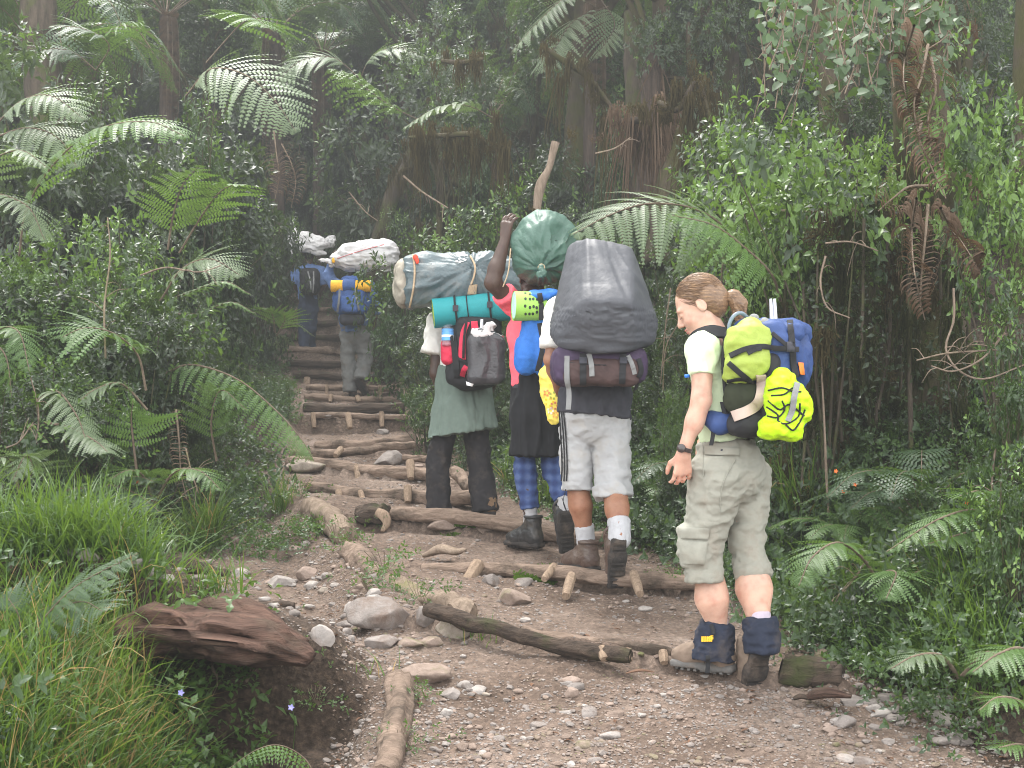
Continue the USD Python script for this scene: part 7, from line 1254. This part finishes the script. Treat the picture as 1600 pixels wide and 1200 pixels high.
obj('tie_string', tube(bez([p(798, 388, -.2), p(794, 425, -.2), p(786, 448, -.2)], 14), .004, 5), C_['rope'], gs)
gm3 = thing('sleeping_mat', 'printed green rolled sleeping mat strapped behind the pink shirted porter', 'sleeping mat'); a0, b0 = p(803, 478, -.26), p(893, 480, -.2); mat_roll(gm3, a0, b0, 22.5 * sk, GREENMAT, plain('foam_mint', (.45, .75, .6), .7), 5); ax = unit(b0 - a0); rs = np.random.default_rng(8)
u_ = np.array([0, -1, 0]); w_ = np.cross(ax, u_)
for k in range(44):                                                     # black leaf print
    s_ = .07 + .022 * (k // 4) + rs.normal(0, .002); an = -.9 + (k % 4) * .5 + rs.normal(0, .05); c_ = a0 + ax * s_; rr = 22.5 * sk * 1.025; el_ = []
    if k // 4 in (4, 5): continue
    for q_ in np.linspace(0, 2 * np.pi, 9)[:-1]: aa = an + .12 * math.cos(q_); el_.append(c_ + ax * (.008 * math.sin(q_)) + (u_ * math.cos(aa) + w_ * math.sin(aa)) * rr)
    obj('print', (np.array(el_), np.array([(0, i, i + 1) for i in range(1, 7)])), INK, gm3, smooth=False)
mb = thing('backpack', 'bright blue bag hanging on the back of the pink shirted porter', 'backpack'); bl = Vol([W.ball(824, 550, -.2, 19, 34, 20, .03), W.ball(830, 520, -.2, 17, 26, 20, .03), W.ball(846, 530, -.2, 16, 40, 22, .015), W.ball(850, 565, -.2, 16, 24, 22, .03), W.ball(820, 568, -.2, 14, 15, 18, .03)], .0085).mesh((.009, (10, 10, 10), 44)); obj('bag', bl, C_['bag_blue'], mb)
tp = Vol([W.ball(845, 466, -.24, 22, 11, 22, .02), W.ball(860, 462, -.24, 16, 10, 22, .02), W.ball(832, 462, -.2, 12, 8, 18, .02)], .008).mesh((.009, (14, 14, 14), 45)); obj('lid', tp, C_['bag_blue'], mb)
for c_ in ([(843, 458), (846, 480), (846, 500)], [(843, 505), (848, 540), (840, 580)]): obj('strap', Drape(bl, tp, (np.array([a0 + ax * s_ + u_ * 22.5 * sk + np.array([0, 0, z]) for s_ in np.linspace(0, .36, 30) for z in np.linspace(-.08, .08, 12)]), None)).strap(c_, 8, .003, .012), C_['strap'], mb)
yb = thing('plastic_bag', 'yellow and white printed plastic bag hanging between two porters', 'plastic bag'); ym = Vol([W.ball(860, 600, -.32, 17, 30, 10, .03), W.ball(866, 630, -.32, 14, 34, 9, .03), W.ball(856, 590, -.32, 13, 16, 10, .03)], .008).mesh((.008, (12, 12, 12), 46)); obj('bag', ym, cloth('bag_yellow', (.85, .68, .12), .2, 9, .4, .3, 90, .5), yb); d_ = Drape(ym)
for k, (x, y, r_, c_) in enumerate([(858, 628, 6, (.75, .5, .03)), (864, 618, 5, (.3, .36, .06)), (854, 614, 4, (.7, .25, .08)), (866, 634, 5, (.65, .2, .1)), (860, 642, 4, (.8, .75, .6)), (868, 648, 4, (.75, .4, .1))]):
    for w_ in range(5): a = w_ * 1.257; obj('flower_print', d_.patch([(x + r_ * math.cos(a) - 1.6, y + r_ * math.sin(a) - 1.6), (x + r_ * math.cos(a) + 1.6, y + r_ * math.sin(a) - 1.6), (x + r_ * math.cos(a) + 1.6, y + r_ * math.sin(a) + 1.6), (x + r_ * math.cos(a) - 1.6, y + r_ * math.sin(a) + 1.6)], 3, 3, .0008, .003), plain(f'print_{k}_{w_}', c_), yb)

# ---- the porter with the red and black pack
W = Fig(8.5); p = W.p; f = unit([-.1, 1, 0]); R = frame3(f); sk = W.m
J = dict(pelvis=p(722, 612), waist=p(722, 575), chest=p(722, 518, .03), neck=p(722, 476, .05), head=p(722, 457, .12), shL=p(686, 504, .02), elL=p(680, 584, .0), wrL=p(694, 616, .12), shR=p(760, 504, .02), elR=p(772, 580, .06), wrR=p(760, 628, .2),
         hipL=p(702, 625), knL=p(686, 715, .03), anL=p(686, 790, .02), toeL=p(678, 802, .16), hipR=p(742, 625), knR=p(750, 715, .02), anR=p(760, 788, -.02), toeR=p(756, 803, .12))
t = person('porter in a white tee with a green sweater round the hips and black trousers'); B = body_prims(J, R) + hand_prims(J['wrL'], (.5, .5, -.7), (.3, .8, 0), .95, (30, 35, 30), 1) + hand_prims(J['wrR'], (-.3, .6, -.5), (-.5, 0, -.8), 1, (30, 35, 30), -1); obj('body', Vol(B, .0095).mesh(), BROWN, t)
obj('hair', Vol([half_cut(ell(loc(J['head'], R, (-.014, 0, .04)), (.1, .08, .09), R, .01), loc(J['head'], R, (.08, 0, .06)), (.6, 0, -.8) @ R)], .009).mesh((.004, (60, 60, 60), 1)), HAIRK, t)
garment('shirt', W.chain([(722, 488, .04, 20), (722, 520, .03, 36), (722, 585, .0, 34)], .04, 'b', (f, .72)) + [cone(p(708, 492, .03), J['shL'], .075, .08, .04), cone(J['shL'], p(676, 553, .0), .08, .085, .02, 'b'), cone(p(736, 492, .03), J['shR'], .075, .08, .04), cone(J['shR'], p(770, 550, .04), .08, .08, .02, 'b')], C_['white_shirt'], t, .0105, (.01, (9, 9, 7), 51))
garment('tied_sweater', [half_cut(x, p(682, 683, -.3), (.16, 0, -1)) for x in W.chain([(723, 572, 0, 36), (723, 600, 0, 42), (725, 690, 0, 56)], .03, 'a', (f, .8))], C_['sweater'], t, .0095, (.014, (9, 9, 1.6), 52))
garment('trousers', W.chain([(722, 600, 0, 26), (722, 635, 0, 30)], .03, '', (f, .7)) + W.chain([(700, 640, .01, 19), (685, 720, .02, 18), (686, 801, .01, 19)], .012, 'b') + W.chain([(740, 640, .01, 19), (749, 720, .02, 19), (758, 799, -.02, 21)], .012, 'b'), C_['black_trousers'], t, .01, (.011, (9, 9, 7), 53))
SHOEB = cloth('shoe_brown', (.16, .1, .06), .2, 30); boot(t, p(690, 806, -.05), (-.15, .98, 0), Zp, (SHOEB, RUBBER, LACE), .27, .03, 'shoe', .0095, cuff=False); boot(t, p(765, 806, -.1), (-.1, .98, .0), Zp, (SHOEB, RUBBER, LACE), .27, .03, 'shoe', .0095, cuff=False)
t = thing('backpack', 'red and black backpack on the porter in the white tee', 'backpack'); mn = Vol([rbox(p(740, 545, -.2), (.185, .12, .25), .08, None, .03), W.ball(735, 590, -.22, 34, 20, 26, .04)], .0105).mesh((.01, (8, 8, 9), 54)); obj('main_bag', mn, C_['pack_black'], t)
fr_ = Vol([rbox(p(742, 540, -.34), (.125, .05, .19), .045, None, .02)], .01).mesh((.008, (9, 9, 9), 55)); obj('front_panel', fr_, C_['pack_black'], t); d_ = Drape(mn, fr_)
for c_, w_ in (([(731, 503), (724, 520), (722, 545), (722, 562)], (7, 12)), ([(741, 502), (742, 520), (737, 545)], (10, 13)), ([(763, 504), (768, 520), (770, 540)], (6, 8)), ([(722, 588), (725, 578), (729, 572)], (8, 8)), ([(783, 525), (786, 542)], (6, 6))): obj('red_panel', d_.strap(c_, w_, .006, .004), C_['pack_red'], t)
pk = Vol([W.ball(702, 548, -.27, 12, 22, 14, .02), rbox(p(701, 549, -.27), (.045, .05, .085), .03, None, .02)], .009).mesh((.006, (10, 10, 10), 56)); obj('side_pocket', pk, C_['pack_red'], t)
for c_, w_ in (([(729, 500), (725, 530), (724, 560)], 4), ([(752, 498), (753, 515), (746, 540)], 9), ([(708, 524), (712, 560), (714, 590)], 9), ([(716, 560), (730, 566), (740, 562)], 4), ([(778, 502), (782, 540)], 5)): obj('strap', d_.strap(c_, w_, .005, .009), C_['strap'], t)
for c_ in ([(751, 499), (755, 499), (755, 516), (750, 516)], [(706, 524), (709, 524), (709, 533), (706, 533)], [(744, 513), (752, 512), (752, 517), (744, 518)]): obj('buckle', d_.patch(c_, 3, 4, .008, .014), ALU, t)
obj('carry_loop', tube(bez([p(722, 470, -.15), p(728, 462, -.2), p(738, 461, -.22), p(748, 468, -.18)], 14), .008, 6), C_['strap'], t)
m4 = thing('sleeping_mat', 'teal rolled sleeping mat with a lime end on the red and black backpack', 'sleeping mat'); a0, b0 = p(677, 490, -.3), p(800, 477, -.24); mat_roll(m4, a0, b0, 22.5 * sk, TEAL, LIMEFOAM, 6); ax = unit(b0 - a0)
for x in (.29, .44, .72): obj('strap' if x != .44 else 'cord', tube(np.array([a0 + (b0 - a0) * x + (np.array([0, -1, 0]) * math.cos(a) + np.cross(ax, [0, -1, 0]) * math.sin(a)) * 22.5 * sk * 1.05 for a in np.linspace(0, 6.283, 26)]), .004 if x == .44 else .0075, 6, False), C_['strap'], m4); 
for x in (.29, .72): c_ = a0 + (b0 - a0) * x + np.array([0, -22.5 * sk * 1.08, .01]); b = trimesh.creation.box([.036, .012, .04]); obj('buckle', (b.vertices + c_, b.faces), C_['charcoal'], m4, smooth=False)
bo = thing('water_bottle', 'clear plastic water bottle with blue cap and label in the red side pocket', 'bottle', p(700, 534, -.3)); prof = np.array([(0, -.03), (.039, -.03), (.041, -.02), (.041, .06), (.043, .065), (.041, .07), (.041, .1), (.036, .125), (.022, .15), (.014, .165), (.013, .178), (0, .178)]); rv = trimesh.creation.revolve(prof, sections=28); obj('bottle_body', (np.array(rv.vertices), np.array(rv.faces)), WATER, bo)
for nm, r_, z0, z1, m_ in (('label', .0425, .008, .085, LABELB), ('cap', .0165, .176, .2, BLUECAP), ('label_band', .0428, .03, .045, WHITE)): cy = trimesh.creation.cylinder(r_, z1 - z0, 28); cy.apply_translation([0, 0, (z0 + z1) / 2]); obj(nm, (np.array(cy.vertices), np.array(cy.faces)), m_, bo, smooth=40)
pb = thing('plastic_bag', 'shiny black plastic bag tied with white at its neck on the red backpack', 'plastic bag'); pm = Vol([rbox(p(759, 562, -.42), (.125, .07, .165), .055, None, .02), W.ball(757, 530, -.42, 24, 16, 15, .03)], .0095).mesh((.009, (8, 8, 4), 57)); obj('bag', pm, PLASTIC, pb); wn = Vol([W.ball(758, 524, -.44, 15, 6, 12, .02), W.ball(748, 522, -.45, 9, 6, 9, .02), W.ball(763, 514, -.44, 8, 9, 8, .02), W.ball(772, 527, -.43, 12, 5, 9, .02), W.ball(769, 509, -.43, 6, 5, 6, .02), W.ball(741, 519, -.44, 4, 6, 4, .02)], .007).mesh((.01, (22, 22, 22), 58)); obj('tied_neck', wn, C_['white_sack'], pb); obj('torn_corner', Drape(pm).patch([(728, 596), (740, 600), (738, 604), (729, 602)], 4, 3, .003, .004), WHITE, pb)
ts = thing('tarpaulin_roll', 'long slate tarpaulin bundle with dirty round end carried on a head', 'bundle'); pts = [p(636, 440, -.16), p(665, 438, -.15), p(720, 440, -.14), p(770, 436, -.12), p(815, 436, -.1)]
tv = Vol(chain(pts, [39 * sk, 42.5 * sk, 41 * sk, 39 * sk, 33 * sk], .05, 'a', None) + [W.ball(646, 448, -.16, 20, 36, 38, .05)], .0105).mesh()
V_, F_ = tv; px, _ = px_of(V_); cr = np.array([740., 415.]); a_ = np.arctan2(px[:, 1] - cr[1], px[:, 0] - cr[0]); n_ = meshkit.fbm(np.stack([np.cos(a_) * 4, np.sin(a_) * 4, np.linalg.norm(px - cr, axis=1) * .008], 1), 4, 3); V_ = V_ + normals_of(V_, F_) * (.02 * (.6 - np.clip(np.abs(n_ - .5) * 6, 0, 1.4)))[:, None]; V_ = wrinkle(V_, F_, .02, (3, 3, 4), 60, False); obj('tarpaulin', (V_, F_), TARP, ts)
ec = Vol([ell(p(631, 443, -.16), (.075, .165, .165), None, .02)], .011).mesh((.012, (9, 9, 9), 61)); obj('end_cap', ec, C_['dirt_canvas'], ts); dd_ = Drape((V_, F_))
for c_ in ([(645, 398), (648, 420), (646, 450), (640, 480)], [(735, 400), (742, 415), (741, 430), (736, 445)]): obj('rope', dd_.cord(c_, .007, 24, .006), C_['rope'], ts)
obj('red_knot', Vol([W.ball(649, 402, -.33, 4, 5, 4, .01), W.ball(652, 408, -.33, 3, 5, 3, .01)], .006).mesh(), plain('cord_red', (.6, .06, .03), .7), ts)
for k in range(9): x, y = 722 + rs.normal(0, 7), 408 + rs.normal(0, 6); obj('torn_patch', dd_.patch([(x - 2, y - 1.2), (x + 2.2, y - 1.5), (x + 1.6, y + 1.4), (x - 1.8, y + 1.1)], 3, 3, .001, .005), C_['white_sack'], ts)
obj('torn_patch', dd_.patch([(733, 446), (746, 444), (744, 460), (730, 460)], 4, 4, .002, .006), C_['rope'], ts)

# ---- the porter with the yellow mat
W = Fig(15.9); p = W.p; f = unit([-.15, .98, 0]); R = frame3(f); sk = W.m
J = dict(pelvis=p(553, 510), waist=p(552, 490), chest=p(552, 458, .02), neck=p(552, 436, .03), head=p(553, 422, .1), shL=p(528, 450), elL=p(512, 432, .05), wrL=p(520, 405, .05), shR=p(577, 450), elR=p(590, 474, .02), wrR=p(586, 498, .1),
         hipL=p(543, 515), knL=p(545, 565, .03), anL=p(548, 611, .0), toeL=p(545, 616, .16), hipR=p(563, 515), knR=p(568, 560, .1), anR=p(562, 594, -.15), toeR=p(572, 608, -.1))
t = person('porter in a blue jacket and grey trousers with a yellow mat on a blue pack'); obj('body', Vol(body_prims(J, R) + hand_prims(J['wrL'], (.1, .2, .9), (.7, .3, 0), 1, (20, 25, 20), -1) + hand_prims(J['wrR'], (0, .3, -.9), (-1, 0, 0), 1, (20, 25, 20), -1), .013).mesh(), BROWN, t)
obj('hair', Vol([half_cut(ell(loc(J['head'], R, (-.014, 0, .04)), (.1, .08, .09), R, .01), loc(J['head'], R, (.08, 0, .06)), (.6, 0, -.8) @ R)], .012).mesh((.004, (60, 60, 60), 1)), HAIRK, t)
garment('jacket', W.chain([(552, 446, .03, 12), (552, 462, .02, 21), (552, 500, 0, 20), (553, 519, 0, 22)], .05, 'b', (f, .75)) + [cone(p(545, 448, .02), J['shL'], .08, .085, .04), cone(J['shL'], J['elL'], .085, .07, .03), cone(J['elL'], p(518, 412, .05), .07, .055, .03, 'b'), cone(p(560, 448, .02), J['shR'], .08, .085, .04), cone(J['shR'], J['elR'], .085, .07, .03), cone(J['elR'], p(587, 490, .09), .07, .06, .03, 'b')], C_['denim_shirt'], t, .016, (.016, (7, 7, 5), 71))
garment('trousers', W.chain([(553, 506, 0, 19), (553, 520, 0, 20)], .04, '', (f, .8)) + W.chain([(543, 525, 0, 12.5), (544, 565, .02, 11), (547, 612, 0, 10.5)], .015, 'b') + W.chain([(566, 525, 0, 13), (571, 560, .06, 12), (564, 594, -.13, 11.5)], .015, 'b'), C_['grey_trousers'], t, .014, (.014, (7, 7, 6), 72))
boot(t, p(551, 619, -.02), (-.1, .98, 0), Zp, (LEATHER, RUBBER, LACE), .27, .03, 'shoe', .013, cuff=False); boot(t, p(556, 592, -.2), unit([.35, .3, -.6]), f * .6 + Zp * .7, (LEATHER, RUBBER, LACE), .27, .03, 'shoe', .013, cuff=False)
t = thing('backpack', 'blue backpack with grey straps worn by the porter with the yellow mat', 'backpack'); mn = Vol([rbox(p(549, 466, -.22), (.19, .13, .21), .07, None, .04), W.ball(549, 438, -.2, 16, 7, 14, .03), rbox(p(547, 476, -.35), (.115, .05, .105), .04, None, .02), W.ball(526, 470, -.2, 7, 16, 10, .02), W.ball(573, 468, -.2, 7, 18, 10, .02)], .014).mesh((.014, (7, 7, 7), 73)); obj('main_bag', mn, C_['pack_blue'], t); bt = Vol([rbox(p(550, 499, -.22), (.15, .12, .07), .06, None, .03)], .014).mesh((.012, (8, 8, 8), 74)); obj('bottom', bt, C_['charcoal'], t); d_ = Drape(mn, bt)
for c_ in ([(531, 442), (530, 465), (527, 488)], [(555, 444), (557, 465), (561, 485)]): obj('strap', d_.strap(c_, 3, .004, .01), C_['grey_strap'], t)
m5 = thing('sleeping_mat', 'yellow rolled sleeping mat on the blue pack of the farther porter', 'sleeping mat'); mat_roll(m5, p(518, 447, -.3), p(579, 447, -.3), 9.3 * sk, C_['yellow_mat'], C_['yellow_mat'], 5)
obj('cloth_wrap', Vol([cone(p(536, 446, -.3), p(556, 446, -.3), 10.5 * sk, 10.5 * sk, .01, 'ab')], .012).mesh(), C_['pack_blue'], m5)
def sack(label, pts, rad, mat_, seed, fig, tie=None, wr=.02, gather=None):
    s_ = thing('sack', label, 'sack'); m = Vol(chain([fig.p(*q) for q in pts], [r * fig.m for r in rad], .04), .012).mesh((wr, (5, 5, 9), seed)); obj('bag', m, mat_, s_)
    if tie: obj('knot', Vol([fig.ball(*q) for q in tie], .011).mesh((.02, (16, 16, 16), seed + 1)), mat_, s_, label='bunched tied neck')
    return s_, m
s_, m = sack('plump white woven sack with a faint red seam above the yellow mat porter', [(530, 404, -.1), (545, 402, -.1), (575, 399, -.1), (600, 396, -.1), (604, 400, -.1)], [14, 21, 23.5, 22, 20], C_['white_sack'], 81, W, [(519, 411, -.12, 6, 7, 6, .02), (511, 408, -.12, 7, 3, 4, .02), (503, 407, -.12, 5, 2, 3, .02)]); obj('red_seam', Drape(m).cord([(527, 404), (560, 393), (600, 382)], .006), plain('seam_red', (.55, .2, .2), .8), s_); obj('yellow_tie', Vol([W.ball(521, 407, -.2, 2.6, 5, 3, .01)], .01).mesh(), C_['yellow_mat'], s_); obj('loose_tail', strip(bez([p(604, 380, -.1), p(608, 405, -.12), p(611, 418, -.12), p(604, 424, -.12)], 12), (1, .3, 0), .07, .006), C_['white_sack'], s_)

# ---- the topmost porter
W = Fig(19.5); p = W.p; f = unit([-.1, .98, 0]); R = frame3(f); sk = W.m
J = dict(pelvis=p(482, 474), waist=p(482, 455), chest=p(482, 430, .02), neck=p(482, 414, .03), head=p(482, 402, .04), shL=p(463, 424), elL=p(460, 444, .02), wrL=p(466, 458, .15), shR=p(501, 424), elR=p(506, 445, .02), wrR=p(500, 458, .15),
         hipL=p(475, 478), knL=p(475, 515, .03), anL=p(475, 549, .0), toeL=p(473, 553, .15), hipR=p(488, 478), knR=p(485, 513, .1), anR=p(485, 545, .25), toeR=p(484, 549, .4))
t = person('topmost porter in a blue shirt and dark jeans with a small black pack'); obj('body', Vol(body_prims(J, R) + hand_prims(J['wrL'], (.1, .6, -.4), (.7, .3, 0), 1, (20, 25, 20), 1) + hand_prims(J['wrR'], (0, .6, -.4), (-1, 0, 0), 1, (20, 25, 20), -1), .014).mesh(), BROWN, t)
obj('hair', Vol([half_cut(ell(loc(J['head'], R, (-.014, 0, .04)), (.1, .08, .09), R, .01), loc(J['head'], R, (.08, 0, .06)), (.6, 0, -.8) @ R)], .012).mesh((.004, (60, 60, 60), 1)), HAIRK, t)
garment('shirt', W.chain([(482, 420, .03, 9), (482, 432, .02, 17), (482, 468, 0, 15.5)], .05, 'b', (f, .75)) + [cone(p(476, 421, .02), J['shL'], .075, .08, .04), cone(J['shL'], J['elL'], .08, .065, .03, 'b'), cone(p(488, 421, .02), J['shR'], .075, .08, .04), cone(J['shR'], J['elR'], .08, .065, .03, 'b')], C_['denim_shirt'], t, .017, (.014, (7, 7, 5), 91))
garment('jeans', W.chain([(482, 464, 0, 14.5), (482, 482, 0, 15)], .04, '', (f, .8)) + W.chain([(475, 485, 0, 10), (475, 515, .02, 8.5), (475, 550, 0, 8)], .03, 'b') + W.chain([(488, 485, 0, 10), (486, 513, .06, 8.5), (485, 546, .25, 8)], .03, 'b'), C_['dark_jeans'], t, .015, (.012, (7, 7, 6), 92))
boot(t, p(475, 555, -.04), (-.1, .98, 0), Zp, (SHOEB, RUBBER, LACE), .27, .03, 'shoe', .014, cuff=False); boot(t, p(486, 551, .2), (-.1, .98, 0), Zp, (SHOEB, RUBBER, LACE), .27, .03, 'shoe', .014, cuff=False)
t = thing('backpack', 'small black backpack on the topmost porter', 'backpack'); mn = Vol([rbox(p(484, 440, -.2), (.155, .1, .21), .09, None, .04), W.ball(485, 448, -.32, 11, 12, 8, .03)], .015).mesh((.012, (8, 8, 8), 93)); obj('main_bag', mn, C_['pack_black'], t); d_ = Drape(mn)
for c_ in ([(481, 424), (485, 440), (486, 455)], [(490, 424), (490, 440), (489, 458)]): obj('strap', d_.strap(c_, 2.2, .004, .01), C_['grey_strap'], t)
s_, m = sack('limp white sack with a corner sticking up on the head of the topmost porter', [(459, 358, -.05), (461, 372, -.05), (475, 378, -.05), (495, 381, -.05), (508, 382, -.05)], [3, 11, 15, 14, 8], C_['white_sack'], 95, W, [(516, 378, -.08, 8, 9, 8, .02), (520, 374, -.08, 5, 6, 5, .02)], .025); obj('hanging_corner', Vol(W.chain([(460, 378, -.08, 5), (457, 392, -.08, 2.5), (457, 398, -.08, 1.5)], .02), .012).mesh(), C_['white_sack'], s_); obj('hanging_fold', Vol(W.chain([(478, 388, -.08, 6), (497, 394, -.08, 6), (508, 396, -.08, 3)], .02), .012).mesh(), C_['white_sack'], s_)
# ------------------------------------------------------------------ the mist
HAZE = usdkit.material(stage, '/World/Looks/haze', {'v': ('principled_volume', {'color': (0.93, 0.96, 0.97), 'density': 0.0023, 'anisotropy': 0.2})}, [], volume='v.volume')
hb = trimesh.creation.box(bounds=[[-110, -35, -6], [110, 130, 48]])
obj('haze', (np.array(hb.vertices), np.array(hb.faces)), HAZE, None, smooth=False, kind='stuff')
